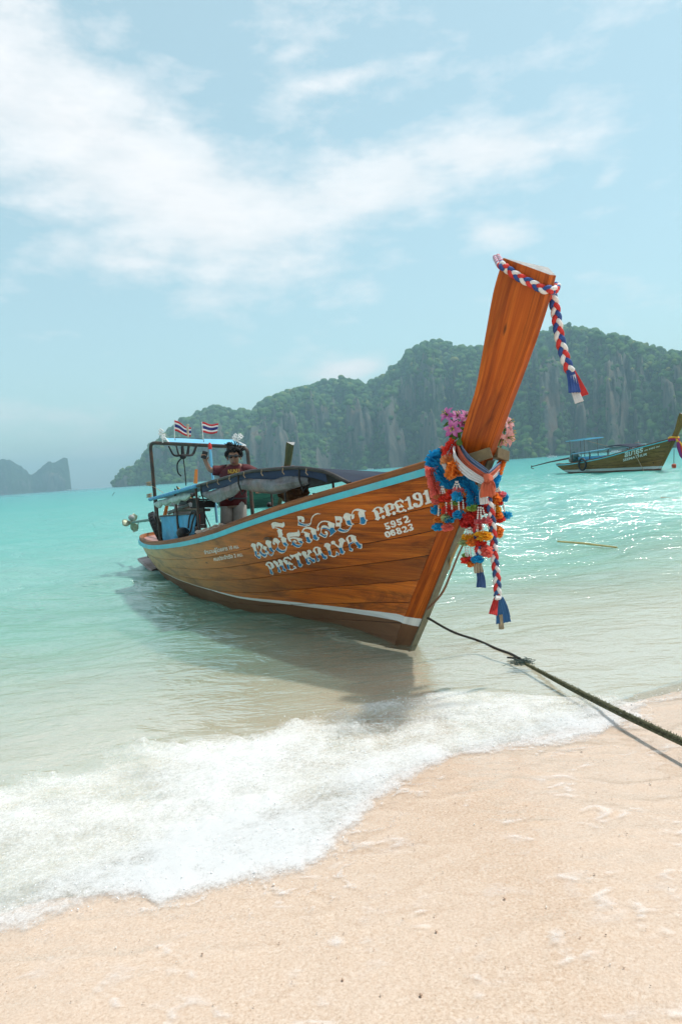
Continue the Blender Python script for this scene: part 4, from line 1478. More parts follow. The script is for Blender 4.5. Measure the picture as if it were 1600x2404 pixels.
GLY_L = [
    (R4, [(40,510),(65,450),(120,425),(190,440),(245,480),(285,560),(250,600),(205,615),(225,680),(255,715),(245,780),(160,740),(165,700),(135,610),(95,540),(50,525)], [[(90,490),(130,470),(170,480),(175,520),(203,595),(190,595),(150,540)]],
     [[(148,625),(188,622),(215,690),(240,715),(235,755),(175,730),(180,700)]]),
    (R4, [(235,440),(245,400),(290,400),(370,445),(385,500),(400,510),(420,480),(365,410),(380,370),(420,365),(500,410),(495,450),(520,530),(550,600),(600,630),(575,690),(530,680),(475,650),(495,630),(480,580),(450,535),(410,570),(430,630),(460,650),(440,725),(400,715),(355,685),(370,650),(345,570),(300,500)], [],
     [[(345,570),(390,560),(400,620),(440,655),(430,705),(370,685),(385,650)], [(395,552),(430,525),(510,525),(530,600),(585,630),(570,675),(500,645),(505,620),(470,545),(420,540)]]),
    (R4, [(510,360),(540,310),(600,300),(620,285),(720,350),(715,390),(640,345),(580,345),(540,370),(620,400),(640,470),(660,410),(700,450),(775,490),(740,520),(690,500),(670,520),(690,600),(720,630),(780,610),(770,525),(830,545),(865,605),(810,610),(760,650),(690,650),(615,625),(625,600),(595,510),(500,410)], [],
     [[(597,500),(645,490),(668,550),(678,600),(665,630),(632,615)], [(785,550),(835,575),(800,585),(782,600)]]),
    (R4, [(680,280),(690,230),(715,255),(780,245),(890,200),(885,160),(990,220),(985,280),(915,260),(930,330),(975,470),(1030,500),(1000,560),(960,578),(890,545),(905,520),(870,390),(810,290),(770,320),(760,355)], [],
     [[(872,385),(915,378),(945,460),(1005,495),(985,545),(955,560),(905,535),(915,510)]]),
    (R4, [(990,215),(1005,160),(1060,150),(1120,180),(1115,220),(1140,260),(1160,200),(1130,140),(1180,110),(1230,130),(1270,190),(1220,200),(1190,260),(1240,310),(1290,340),(1335,340),(1365,420),(1330,460),(1270,460),(1290,440),(1240,400),(1185,360),(1200,420),(1245,430),(1225,495),(1180,510),(1110,480),(1125,450),(1090,350),(1040,280)], [],
     [[(1087,345),(1130,338),(1160,420),(1225,440),(1210,485),(1170,490),(1125,465),(1130,440)], [(1110,325),(1210,305),(1280,360),(1335,360),(1345,415),(1310,440),(1250,390),(1200,345),(1140,334)]]),
    (R5, [(160,600),(175,530),(220,485),(290,478),(375,515),(370,560),(420,640),(480,700),(540,710),(550,780),(510,815),(420,800),(440,780),(400,720),(350,690),(290,720),(290,770),(350,800),(345,850),(310,880),(260,855),(270,830),(245,720),(220,650)], [[(215,545),(250,515),(290,520),(285,570),(310,655),(270,668)]],
     [[(375,665),(415,645),(470,720),(530,740),(525,790),(480,800),(440,775)], [(247,715),(350,668),(370,668),(285,705),(285,770),(330,810),(310,855),(270,840),(280,815)]]),
    (R5, [(455,470),(475,400),(530,380),(580,390),(640,430),(615,490),(640,570),(665,650),(655,700),(720,730),(760,710),(775,590),(840,640),(870,660),(855,715),(810,700),(760,750),(690,755),(570,710),(590,690),(550,580),(510,500)], [],
     [[(560,585),(620,575),(648,650),(638,700),(590,700),(600,680)], [(790,625),(850,665),(845,690),(800,680),(775,710)]]),
    (R5, [(640,360),(670,330),(720,325),(755,350),(750,390),(850,470),(865,370),(830,305),(900,248),(950,255),(1040,340),(980,355),(950,450),(945,510),(980,590),(1020,605),(985,670),(945,690),(875,655),(882,630),(850,520),(720,420),(650,420)], [],
     [[(850,510),(930,500),(950,580),(985,610),(960,650),(930,665),(888,635),(888,610)]]),
    (R5, [(1030,290),(1050,235),(1110,180),(1180,168),(1230,180),(1305,215),(1290,250),(1330,330),(1400,400),(1455,410),(1465,510),(1420,540),(1310,505),(1340,480),(1260,380),(1180,400),(1150,430),(1165,510),(1225,540),(1215,600),(1170,610),(1100,570),(1125,550),(1095,430),(1060,330)], [[(1085,255),(1120,215),(1160,215),(1165,280),(1195,330),(1135,375)]],
     [[(1275,362),(1340,350),(1390,415),(1440,430),(1435,500),(1390,518),(1350,500),(1355,480)], [(1102,420),(1150,382),(1240,347),(1270,350),(1235,365),(1143,425),(1150,510),(1205,555),(1190,585),(1120,560),(1135,540)]]),
]
R6, K6 = (870, 1130), 9.8
circ = lambda x, y, r: [(x + r * math.cos(k * math.pi / 7), y + r * math.sin(k * math.pi / 7)) for k in range(14)]
GLY_N = [
    ([(25,690),(90,610),(150,580),(215,580),(300,610),(275,640),(320,695),(270,720),(190,750),(200,810),(240,825),(175,895),(95,870),(120,840),(90,740),(75,695)], [[(105,650),(150,610),(195,610),(210,650),(220,700),(188,738),(165,680)]]),
    (circ(293, 815, 42), []),
    ([(300,590),(340,530),(400,500),(460,495),(555,530),(530,560),(555,620),(500,650),(430,680),(440,720),(480,735),(430,800),(345,780),(365,750),(330,650)], [[(380,560),(430,535),(465,545),(460,580),(470,630),(430,662),(415,600)]]),
    (circ(538, 728, 43), []),
    ([(535,520),(580,450),(650,425),(680,425),(660,385),(765,440),(745,500),(690,455),(630,470),(600,500),(640,540),(645,560),(690,560),(680,505),(770,575),(720,600),(690,590),(650,620),(660,670),(690,680),(740,660),(740,615),(835,660),(815,700),(770,680),(680,715),(580,690),(600,660),(570,580)], []),
    ([(770,440),(820,395),(840,350),(895,345),(920,440),(940,570),(990,580),(990,620),(860,655),(845,610),(885,595),(850,440),(780,450)], []),
    ([(955,330),(990,280),(1070,250),(1150,265),(1185,330),(1205,440),(1200,530),(1150,580),(1060,600),(990,580),(970,530),(1010,490),(1070,500),(1100,555),(1140,490),(1130,440),(1060,430),(980,400)], [[(1040,310),(1075,290),(1100,330),(1110,390),(1070,390),(1045,360)]]),
    ([(1190,290),(1230,250),(1240,200),(1310,190),(1330,280),(1360,420),(1415,430),(1420,475),(1260,535),(1250,490),(1290,475),(1255,300),(1200,305)], []),
]
GLY_S = [
    ([(310,970),(330,960),(420,930),(410,970),(360,985),(365,1015),(420,1010),(455,1045),(450,1085),(400,1105),(345,1085),(355,1055),(395,1070),(405,1045),(340,1040),(325,1000)], []),
    ([(450,930),(480,900),(540,895),(580,950),(590,1010),(560,1050),(500,1060),(465,1035),(490,1015),(530,1030),(540,1000),(480,995),(455,970)], [[(495,935),(520,925),(538,960),(515,968)]]),
    ([(585,885),(600,870),(690,845),(712,825),(690,890),(640,895),(640,915),(700,915),(730,955),(715,990),(660,1010),(610,990),(630,970),(670,975),(680,950),(610,945)], []),
    ([(740,830),(780,790),(840,785),(875,830),(860,880),(830,920),(870,910),(890,880),(912,885),(905,935),(800,960),(770,935),(820,880),(825,835),(790,830),(760,850)], []),
    ([(315,1185),(350,1150),(410,1140),(450,1180),(460,1240),(440,1275),(390,1288),(345,1265),(325,1225)], [[(365,1190),(395,1180),(420,1240),(400,1255)]]),
    ([(440,1140),(490,1105),(545,1110),(555,1135),(520,1145),(570,1155),(585,1200),(560,1240),(500,1250),(460,1215)], [[(505,1190),(530,1180),(540,1205),(515,1215)]]),
    ([(570,1100),(600,1065),(660,1060),(690,1090),(680,1115),(720,1140),(725,1180),(690,1210),(630,1215),(595,1180),(610,1140)], [[(620,1090),(650,1085),(655,1105),(630,1110)], [(640,1155),(675,1145),(685,1170),(655,1180)]]),
    ([(705,1070),(740,1030),(800,1025),(835,1065),(820,1115),(800,1150),(830,1140),(850,1105),(872,1110),(860,1160),(770,1180),(745,1150),(790,1110),(790,1070),(755,1065),(725,1085)], []),
    ([(850,1010),(890,975),(950,970),(965,1010),(950,1045),(985,1060),(990,1100),(950,1130),(900,1140),(870,1115),(895,1095),(930,1105),(940,1080),(900,1075),(905,1045),(930,1030),(925,1005),(890,1010),(870,1030)], []),
]
for nm, glys in (('name_lettering', GLY), ('name_lettering', GLY_L)):
    for O, outer, holes, blues in glys:
        mw = MB()
        paint_poly(mw, O, K1, outer, holes, 0.0045)
        mw.build('letter', M_WHITEPAINT, HULL, smooth=False)
        for bpoly in blues:
            mbl = MB()
            paint_poly(mbl, O, K1, bpoly, (), 0.0080)
            if mbl.v:
                mbl.build('letter_shade', M_BLUEPAINT, HULL, smooth=False)
for glys, nm in ((GLY_N, 'letter'), (GLY_S, 'numeral')):
    for outer, holes in glys:
        mw = MB()
        paint_poly(mw, R6, K6, outer, holes, 0.0045)
        mw.build(nm, M_WHITEPAINT, HULL, smooth=False)


def text_mesh(body, size=1.0, off=0.02):
    cu = bpy.data.curves.new('text', 'FONT')
    cu.body = body
    cu.size = size
    cu.offset = off
    cu.resolution_u = 3
    ob = bpy.data.objects.new('text', cu)
    COL.objects.link(ob)
    dg = bpy.context.evaluated_depsgraph_get()
    me = bpy.data.meshes.new_from_object(ob.evaluated_get(dg))
    v = np.array([p.co[:2] for p in me.vertices])
    f = [tuple(p.vertices) for p in me.polygons]
    bpy.data.objects.remove(ob)
    bpy.data.curves.remove(cu)
    bpy.data.meshes.remove(me)
    return v, f


def text_on_hull(body, p0, p1, height, slant=0.0):
    v, f = text_mesh(body, 1.0, 0.018)
    w = v[:, 0].max()
    a, b_ = np.array(p0, float), np.array(p1, float)
    ex = (b_ - a) / w
    ey = np.array([slant, -1.0]) * height
    pts = []
    for x, y in v:
        q = hull_hit(*(a + ex * x + ey * y), 0.0045)
        pts.append(to_local(q if q is not None else np.zeros(3)))
    mb = MB().add(pts, [t for t in f])
    o = mb.build('small_lettering', M_WHITEPAINT, HULL, smooth=False)
    o['kind'] = 'stuff'
    return o


text_on_hull('จำนวนผู้โดยสาร 10 คน.', (481, 1301), (562, 1286), 12, -0.25)
text_on_hull('คนประจำเรือ 2 คน.', (503, 1317), (571, 1305), 12, -0.25)
# ================================================================== FITTINGS OF THE MAIN BOAT
def bw(px, py, s):
    """pixel -> world point on the athwart plane s of the main boat"""
    return on_plane(px, py, W(s, 0, 0), HV)


def bt(px, py, t):
    return on_plane(px, py, W(0, t, 0), SV)


def lw(p):
    return tuple(to_local(p))


def lst(s, t, z):
    return (-s, -t, z)


# metal band on the stem, cheek blocks beside the prow
A = prow_path(60)
pts = [(r[0] + 0.004, 0, r[1]) for r in A if r[1] < 1.62]
mb = MB()
rows = []
for q in pts:
    rows.append([(q[0], 0.034, q[2] - 0.002), (q[0] + 0.010, 0.034, q[2] - 0.006), (q[0] + 0.010, -0.034, q[2] - 0.006), (q[0], -0.034, q[2] - 0.002)])
mb.grid(np.array(rows))
mb.build('stem_band', M_STEEL_BAND, PROWO, angle=40)
for (pa, pb, dep, nm) in (((1102, 1078), (1152, 1062), 4.98, 'cheek_block'), ((1160, 1062), (1187, 1072), 5.02, 'cheek_block')):
    a, b_ = np.array(lw(at_depth(*pa, dep))), np.array(lw(at_depth(*pb, dep - 0.05 if pa[0] < 1150 else dep + 0.10)))
    d = b_ - a
    ln = np.linalg.norm(d)
    rot = Vector(d).to_track_quat('X', 'Z').to_matrix()
    m_ = MB().box((a + b_) / 2, (ln, 0.06, 0.078), rot)
    m_.build(nm, paint('olive_wood_block', (0.17, 0.125, 0.06), 0.6, 0.35, 12, dirt=(0.06, 0.04, 0.02)), PROWO, smooth=False, bevel=0.005)

# canopy ------------------------------------------------------------------
CS = [.2, .5, 1, 1.6, 2.2, 3.27, 4.4, 5.7]
CW = [.40, .50, .60, .70, .75, .76, .76, .74]
CZ = [1.475, 1.60, 1.655, 1.655, 1.615, 1.535, 1.45, 1.355]
sv = np.linspace(.2, 3.34, 40)
tv = np.linspace(-1, 1, 13)
cw, cz = smooth_interp(sv, CS, CW), smooth_interp(sv, CS, CZ)
P_ = np.stack([np.stack([sv, cw * a, cz - 0.065 * (1 - a)], -1) for a in tv], 1)
V, Fq = slab(loc(P_)[:, ::-1], 0.012)
canopy = MB().add(V, [tuple(f) for f in Fq]).build('canopy', M_NAVY, BOAT, angle=60)
for sd in (1, -1):
    path = [lst(s, sd * (w + 0.004), z + 0.004 - (0.13 if sd < 0 else 0)) for s, w, z in zip(sv, cw, cz)]
    MB().tube(path, 0.019, 8).build('edge_batten', paint('dark_batten', (0.02, 0.015, 0.013), 0.55, 0.4, 12, dirt=(0.12, 0.10, 0.09), dirt_amt=0.4), canopy)
# aft awning: narrow light blue strip along the near side
sv2 = np.linspace(3.36, 5.72, 24)
z2 = smooth_interp(sv2, CS, CZ)
P_ = np.stack([np.stack([sv2, 0.30 + 0.46 * a + 0 * sv2, z2 + 0.010 * np.sin(sv2 * 5) + 0.02 * (1 - a)], -1) for a in np.linspace(0, 1, 5)], 1)
V, Fq = slab(loc(P_)[:, ::-1], 0.012)
awn = MB().add(V, [tuple(f) for f in Fq]).build('side_awning', M_ROOF, canopy, angle=60)
MB().tube([lst(s, 0.765, z + 0.006) for s, z in zip(sv2, z2)], 0.026, 8).build('awning_roll', M_TARP, canopy)


def curtain(name, s0, s1, t_of, z_of, drop, r, mat, seed, sag=0.05, ties=2):
    n, k = 70, 16
    rows = []
    for i in range(n):
        u = i / (n - 1)
        s = s0 + (s1 - s0) * u
        sg_ = sag * abs(math.sin(math.pi * u * ties))
        rad = r * (0.55 + 0.45 * abs(math.sin(math.pi * u * ties)) ** 0.6) * (0.6 + 0.4 * min(1, 6 * u, 6 * (1 - u)))
        c = (s, t_of(s), z_of(s) - drop - sg_)
        ring = []
        for j in range(k):
            th = 2 * math.pi * j / k
            w = 1 + 0.5 * (mnoise.noise((s * 2.2 + seed, math.cos(th) * 1.6, math.sin(th) * 1.6 + seed)))
            ring.append((c[0], c[1] + 0.62 * rad * w * math.cos(th), c[2] + 1.15 * rad * w * math.sin(th)))
        ring.append(ring[0])
        rows.append(ring)
    return MB().grid(loc(np.array(rows))).build(name, mat, canopy, angle=80)


zc = lambda s: float(smooth_interp(s, CS, CZ))
wc = lambda s: float(smooth_interp(s, CS, CW))
curtain('side_curtain', 3.25, 0.75, lambda s: wc(s) - 0.03, zc, 0.115, 0.062, M_PLASTIC, 1.0, 0.045, 2)
curtain('side_curtain', 3.1, 0.7, lambda s: -wc(s) + 0.03, lambda s: zc(s) - 0.12, 0.12, 0.05, paint('dim_plastic', (0.16, 0.20, 0.24), 0.35, 0.5, 9, bump=0.5, bscale=16), 5.0, 0.07, 3)
curtain('side_curtain', 5.6, 3.75, lambda s: 0.73, zc, 0.075, 0.045, paint('pale_green_plastic', (0.42, 0.55, 0.52), 0.35, 0.4, 10, bump=0.5, bscale=20, trans=0.2), 9.0, 0.02, 4)
# navy valance behind the roll
rows = [[(s, wc(s) - 0.012, zc(s) - 0.004), (s, wc(s) - 0.02 + 0.008 * math.sin(s * 9), zc(s) - 0.05), (s, wc(s) - 0.035, zc(s) - 0.10 - 0.02 * math.sin(s * 6))] for s in np.linspace(3.3, 0.5, 40)]
MB().grid(loc(np.array(rows))).build('valance', paint('royal_canvas', (0.008, 0.025, 0.08), 0.7, 0.35, 8), canopy)
for s in (3.15, 1.95, 0.82):
    MB().tube([lst(s, wc(s) + 0.015, zc(s) + 0.01), lst(s, wc(s) + 0.022, zc(s) - 0.10), lst(s, wc(s) - 0.01, zc(s) - 0.22), lst(s, wc(s) - 0.07, zc(s) - 0.16)], 0.011, 6).build('tie_strap', M_BLACK, canopy)
for k, s in enumerate(np.linspace(2.9, 0.7, 7)):
    MB().tube([lst(s, wc(s) + 0.02, zc(s) + 0.01), lst(s + 0.01, wc(s) + 0.026, zc(s) - 0.03), lst(s, wc(s) + 0.012, zc(s) - 0.055)], 0.0055, 5).build('tie_cord', M_ROPE, canopy)
for (s, t, dz) in ((3.6, .70, 0), (4.55, .70, 0), (5.62, .69, 0), (2.55, -.74, -.13), (3.3, -.74, -.13), (1.15, -.58, -.13), (1.2, .57, 0)):
    zb = float(sheer_z(s)) + 0.02 + (-.07 * abs(t) if t < 0 else 0)
    MB().tube([lst(s, t, zb - 0.25), lst(s, t, zc(s) + dz - 0.005)], 0.017 if abs(t) > 0.6 else 0.011, 8).build('canopy_pole', M_PIPE, canopy)

# engine-bay side cloth, hung between the poles
nx_, nz_ = 26, 14
rows = []
for i in range(nx_):
    u = i / (nx_ - 1)
    row = []
    for j in range(nz_):
        v = j / (nz_ - 1)
        top = bt(376 + (459 - 376) * u, 1212 - 6 * u, .685)
        bot = bt(388 + (459 - 388) * u, 1276 - 22 * u, .685)
        p = top + (bot - top) * v
        p = p + SV * (0.018 * math.sin(u * 17 + v * 3) * v + 0.014 * math.sin(u * 31 - v * 6) * (0.3 + 0.7 * v))
        row.append(p)
    rows.append([lw(p) for p in row])
MB().grid(np.array(rows)).build('side_cloth', M_TARP, BOAT, angle=90, solid=0.004)
MB().tube([lw(bt(375, 1212, .69)), lw(bt(460, 1205, .69))], 0.012, 8).build('cloth_rail', M_PIPE, BOAT)

# stern arch with its little blue roof ---------------------------------------
topL, topR = W(7.3, .27, 2.335), W(5.5, -.835, 2.085)
baseL, baseR = W(7.3, .27, .58), W(5.5, -.835, .5)
bar0 = topL + (topR - topL) * 0.20 + np.array([0, 0, 0.0])


def bend(a, b, c, r=0.12, n=6):
    """corner from a via b to c, rounded"""
    d1, d2 = (a - b), (c - b)
    d1 = d1 / np.linalg.norm(d1)
    d2 = d2 / np.linalg.norm(d2)
    p0, p2 = b + d1 * r, b + d2 * r
    return [p0 * (1 - t) ** 2 + 2 * b * t * (1 - t) + p2 * t * t for t in np.linspace(0, 1, n)]


path = [baseL] + bend(baseL, topL, topR) + bend(topL, topR, baseR) + [baseR]
arch = MB().tube([lw(p) for p in path], 0.032, 10).build('stern_arch', M_PIPE, BOAT)
MB().ball(lw(W(7.3, .27, .585)), 0.07, 10, 6, (1, 1, 0.35)).build('foot_plate', M_PIPE, arch)
e = (topR - topL)
e = e / np.linalg.norm(e)
aft_up = -HV * 0.42 + np.array([0, 0, 0.135])
p0, p1 = topL + e * 0.46 + np.array([0, 0, 0.0]), topR - e * 0.03 + np.array([0, 0, 0.02])
q = [lw(p0), lw(p1), lw(p1 + aft_up - e * 0.06), lw(p0 + aft_up + e * 0.06)]
rows = [[np.array(q[0]) * (1 - u) + np.array(q[1]) * u + (np.array(q[3]) - np.array(q[0])) * v * (1 - u) + (np.array(q[2]) - np.array(q[1])) * v * u for v in np.linspace(0, 1, 4)] for u in np.linspace(0, 1, 12)]
V, Fq = slab(np.array(rows), 0.018)
MB().add(V, [tuple(f) for f in Fq]).build('roof_panel', M_ROOF, arch, angle=50)
for a_, b_ in ((q[0], q[1]), (q[0], q[3]), (q[1], q[2])):
    MB().tube([np.array(a_) + np.array([0.004, 0, 0.004]), np.array(b_) + np.array([0.004, 0, 0.004])], 0.013, 6).build('lashing', M_WHITE, arch)
r0, r1 = bw(411, 1027, 6.6), bw(478, 1031, 6.1)
MB().tube([lw(r0 + np.array([0, 0, -0.05])), lw(r0), lw(r1), lw(r1 + np.array([0, 0, -0.05]))], 0.007, 6).build('roof_rail', M_GREY_METAL, arch)
MB().tube([lw(bw(352, 1138, 7.3)), lw(bw(368, 1147, 6.9)), lw(bw(384, 1157, 6.4))], 0.004, 5).build('stay_line', M_ROPE, arch)
for (x, y) in ((350, 1138), (351, 1166)):
    c = bw(x, y, 7.3)
    MB().tube([lw(c + np.array([0.045 * math.cos(k * 1.05), 0.045 * math.sin(k * 1.05), 0.006 * k - 0.02])) for k in range(13)], 0.010, 6).build('rope_lashing', M_ROPE, arch)
stick0, stick1 = bw(442, 1027, 6.3), bw(440, 996, 6.3)
MB().tube([lw(stick0), lw((stick0 + stick1) / 2), lw(stick1)], [0.016, 0.020, 0.022], 8).build('wooden_peg', paint('pale_peg', (0.55, 0.42, 0.32), 0.7, 0.3, 20), arch)

# stern step board near the water
c0, c1, c2, c3 = on_z(323, 1311, .20), on_z(348, 1305, .22), on_z(375, 1331, .10), on_z(356, 1338, .09)
P_ = np.array([[lw(c0), lw(c1)], [lw(c3), lw(c2)]])
V, Fq = slab(P_, 0.05)
MB().add(V, [tuple(f) for f in Fq]).build('stern_step', paint('pink_grey_board', (0.46, 0.36, 0.36), 0.6, 0.35, 6, dirt=(0.12, 0.05, 0.03), dirt_amt=0.7), BOAT, smooth=False)
MB().tube([lw(on_z(349, 1307, .25)), lw(on_z(346, 1296, .38)), lw(on_z(352, 1288, .45))], 0.02, 6).build('step_bracket', M_PIPE, BOAT)

# ------------------------------------------------------------------ engine with its long tail
ENG = empty('longtail_engine', W(6.2, 0.0, .95), math.atan2(HV[1], HV[0]))
tag(ENG, 'dark truck engine with long propeller shaft at the stern of the varnished boat', 'engine')
EI = np.array(Matrix.LocRotScale(Vector(W(6.2, 0.0, .95)), Matrix.Rotation(math.atan2(HV[1], HV[0]), 3, 'Z'), None).inverted())


def el(p):
    p = np.asarray(p, float)
    return tuple(p @ EI[:3, :3].T + EI[:3, 3])


MB().box((0, 0, .10), (.62, .34, .34)).box((0.0, 0, .31), (.5, .22, .12)).box((.02, -.2, .1), (.4, .08, .16)).build('engine_block', paint('black_engine', (0.02, 0.02, 0.022), 0.45, 0.4, 20, metal=0.4, dirt=(0.08, 0.05, 0.03)), ENG, smooth=False, bevel=0.02)
MB().box((0, 0, -.28), (.7, .12, .36)).box((0, 0, -.12), (.2, .5, .06)).build('pivot_mount', M_PIPE, ENG, smooth=False, bevel=0.01)
for k, (x, y, z, r, l) in enumerate(((-.08, .06, .47, .085, .16), (.16, -.05, .43, .06, .14))):
    MB().tube([(x, y - l / 2, z), (x, y + l / 2, z)], r, 14).tube([(x, y - l / 2 - .012, z), (x, y - l / 2, z)], r * 0.8, 14).build('air_filter', paint('dark_grey_can', (0.10, 0.10, 0.105), 0.35, 0.3, 20, metal=0.6), ENG)
for k in range(4):
    MB().tube([(-.2 + .12 * k, -.13, .34), (-.2 + .12 * k, -.26, .36), (-.22 + .12 * k, -.30, .30)], .024, 8).build('exhaust_stub', M_GREY_METAL, ENG)
MB().tube([(-.24, -.30, .29), (.22, -.30, .29), (.30, -.28, .20)], .034, 10).build('exhaust_pipe', M_GREY_METAL, ENG)
MB().tube([(.30, -.2, .12), (.345, -.2, .12)], .15, 20).build('flywheel', M_GREY_METAL, ENG)
for k in range(6):
    a = random.uniform(-.25, .2)
    MB().tube([(a, -.12, .40), (a + .08, -.18, .48 + .02 * k), (a + .16, -.08, .42), (a + .2, .05, .30)], .010, 6).build('hose', M_BLACK if k % 2 else paint('yellow_wire', (0.45, 0.33, 0.12), 0.6), ENG)
sh0, sh1 = np.array(el(W(6.5, .05, 1.03))), np.array(el(W(9.55, .2, .83)))
MB().tube([sh0, sh0 + (sh1 - sh0) * .45, sh1], [.038, .030, .026], 10).build('tail_shaft', paint('sea_green_pipe', (0.10, 0.20, 0.18), 0.5, 0.3, 14), ENG)
ax = (sh1 - sh0) / np.linalg.norm(sh1 - sh0)
hub = MB().tube([sh1 - ax * .05, sh1, sh1 + ax * .10, sh1 + ax * .16], [.03, .05, .045, .012], 12).build('propeller', paint('worn_bronze', (0.25, 0.28, 0.2), 0.45, 0.3, 20, metal=0.5), ENG)
u_ = np.cross(ax, (0, 0, 1.0))
u_ /= np.linalg.norm(u_)
w_ = np.cross(ax, u_)
for k in range(3):
    th = 2 * math.pi * k / 3 + 1.1
    rd = math.cos(th) * u_ + math.sin(th) * w_
    tg = -math.sin(th) * u_ + math.cos(th) * w_
    rows = []
    for r in np.linspace(.03, .19, 8):
        wd = .075 * math.sin(min(1, (r - .0) / .19) * 2.6) + .012
        tw = 0.9 - 3.0 * r
        rows.append([sh1 + ax * .06 + rd * r + (tg * math.cos(tw) + ax * math.sin(tw)) * wd * a for a in (-1, -.4, .4, 1)])
    MB().grid(np.array(rows)).build('blade', paint('worn_bronze', (0.25, 0.28, 0.2)), hub, solid=0.01)
MB().ball(sh1 + ax * .02 + np.array([0, 0, .10]), .065, 14, 10, (1.2, 1, 1)).build('shaft_float', paint('grey_float', (0.30, 0.31, 0.30), 0.5, 0.3, 20), ENG)
MB().tube([sh0 + ax * 2.6, sh0 + ax * 2.75 + np.array([0, 0, -.18]), sh1 + np.array([0, 0, -.2])], .010, 6).build('skeg', M_STEEL_BAND, ENG)
t0, t1 = el(bw(396, 1204, 5.7)), el(bw(442, 1187, 5.2))
MB().tube([t0, t1], .030, 10).tube([t1, np.array(t1) + (np.array(t1) - np.array(t0)) * .12], .036, 10).build('tiller', M_GREY_METAL, ENG)
t0, t1 = el(bw(387, 1210, 5.8)), el(bw(398, 1158, 5.7))
MB().tube([t0, (np.array(t0) + np.array(t1)) / 2, t1], [.03, .026, .02], 8).build('tiller_handle', M_ORANGE, ENG)
MB().tube([el(bw(420, 1198, 5.3)), el(bw(492, 1197, 4.5))], .02, 8).build('tiller', M_STEEL_BAND, ENG)

# ------------------------------------------------------------------ gear lying about on board
def thing_mesh(name, mb, mat, label, cat, **kw):
    grp = kw.pop('group', None)
    o = mb.build(name, mat, None, **kw)
    tag(o, label, cat, grp)
    return o


# tyre standing by the stern cloth
c = bw(373, 1243, 6.55)
tyre = empty('tyre', c)
tag(tyre, 'old black knobbly tyre leaning at the stern beside the blue cloth', 'tyre')
ay = np.array([0.93, 0.10, 0.34])
ay /= np.linalg.norm(ay)
bx = np.cross(ay, (0, 0, 1.0))
bx /= np.linalg.norm(bx)
bz = np.cross(bx, ay)
ring = [c * 0 + bx * .25 * math.cos(k * math.pi / 16) + bz * .27 * math.sin(k * math.pi / 16) for k in range(33)]
MB().tube(ring, .052, 10, caps=False).build('casing', M_BLACK, tyre)
for k in range(28):
    th = 2 * math.pi * k / 28
    d = bx * math.cos(th) + bz * math.sin(th)
    for sd in (-1, 1):
        MB().box(d * .305 + ay * .022 * sd, (.03, .03, .03), Vector(d).to_track_quat('Z', 'Y').to_matrix()).build('tread_block', M_BLACK, tyre, smooth=False)
# black round fender and rope at the rail
c = bt(429, 1251, .80)
mb = MB()
rows = []
for i in range(14):
    ph = math.pi * i / 13
    rows.append([c + np.array([.085 * math.sin(ph) * math.cos(a) * (1 + .12 * math.sin(3 * a)), .085 * math.sin(ph) * math.sin(a), -.075 * math.cos(ph)]) for a in np.linspace(0, 2 * math.pi, 17)])
thing_mesh('fender', MB().grid(np.array(rows)), M_BLACK, 'round black fender sitting on the near gunwale by the blue cloth', 'fender')
cv = [bt(442, 1240, .74), bt(445, 1215, .72), bt(452, 1200, .71), bt(459, 1204, .71), bt(452, 1225, .73), bt(447, 1248, .76), bt(438, 1254, .78)]
thing_mesh('black_hose', MB().tube(spline(cv, 40), .012, 6), M_BLACK, 'looped black hose hanging from the pole beside the blue cloth', 'hose')
# pale rope heaped on the gunwale
mb = MB()
path = []
for k in range(90):
    u = k / 89
    s = 3.35 - 0.95 * u
    path.append(W(s, .80 + .035 * math.sin(k * 1.3) - .02 * u, float(sheer_z(s)) + .13 + .015 * math.sin(k * 0.9) + .02 * math.sin(k * .35)))
mb.tube(path, .014, 6)
thing_mesh('coiled_rope', mb, paint('pale_rope', (0.66, 0.50, 0.40), 0.85, 0.3, 60, bump=0.5, bscale=150), 'pale pinkish rope lying loosely along the near gunwale', 'rope')
# black tray on a thin stand
tr_ = empty('tray_stand', W(4.6, .42, .4))
tag(tr_, 'flat black plastic tray on a thin stand behind the canopy pole', 'tray')
I0 = W(4.6, .42, .4)
a, b_ = bw(451, 1173, 4.6) - I0, bw(503, 1172, 4.6) - I0
ln = np.linalg.norm(b_ - a)
rot = Vector(b_ - a).to_track_quat('X', 'Z').to_matrix()
mc = (a + b_) / 2
MB().box(mc, (ln, .30, .02), rot).build('tray_rim', M_BLACK, tr_, smooth=False)
m_ = MB().box(mc + np.array([0, 0, -.065]), (ln * .8, .24, .10), rot)
m_.build('tray_pan', M_BLACK, tr_, smooth=False)
MB().tube([mc + np.array([0, 0, -.1]), np.array([mc[0], mc[1], 0.0])], .012, 6).build('stand_leg', M_PIPE, tr_)
MB().tube([mc + np.array([0, 0, -.2]), np.array([mc[0] + .25, mc[1] - .1, 0.05])], .008, 6).build('stand_leg', M_PIPE, tr_)
# orange board by the pole
p0, p1 = bw(466, 1207, 4.0), bw(467, 1251, 4.0)
rot = Vector(p1 - p0).to_track_quat('Z', 'Y').to_matrix()
thing_mesh('orange_board', MB().box((p0 + p1) / 2, (.055, .03, np.linalg.norm(p1 - p0)), rot), M_RED, 'narrow orange-red board standing upright beside the canopy pole', 'board', smooth=False, bevel=.004)
p0, p1 = bw(459, 1135, 4.7), bw(461, 1102, 4.7)
thing_mesh('wooden_handle', MB().tube([p0, (p0 + p1) / 2, p1], [.030, .026, .022], 8), M_ORANGE, 'orange wooden handle sticking up behind the light blue awning', 'handle')
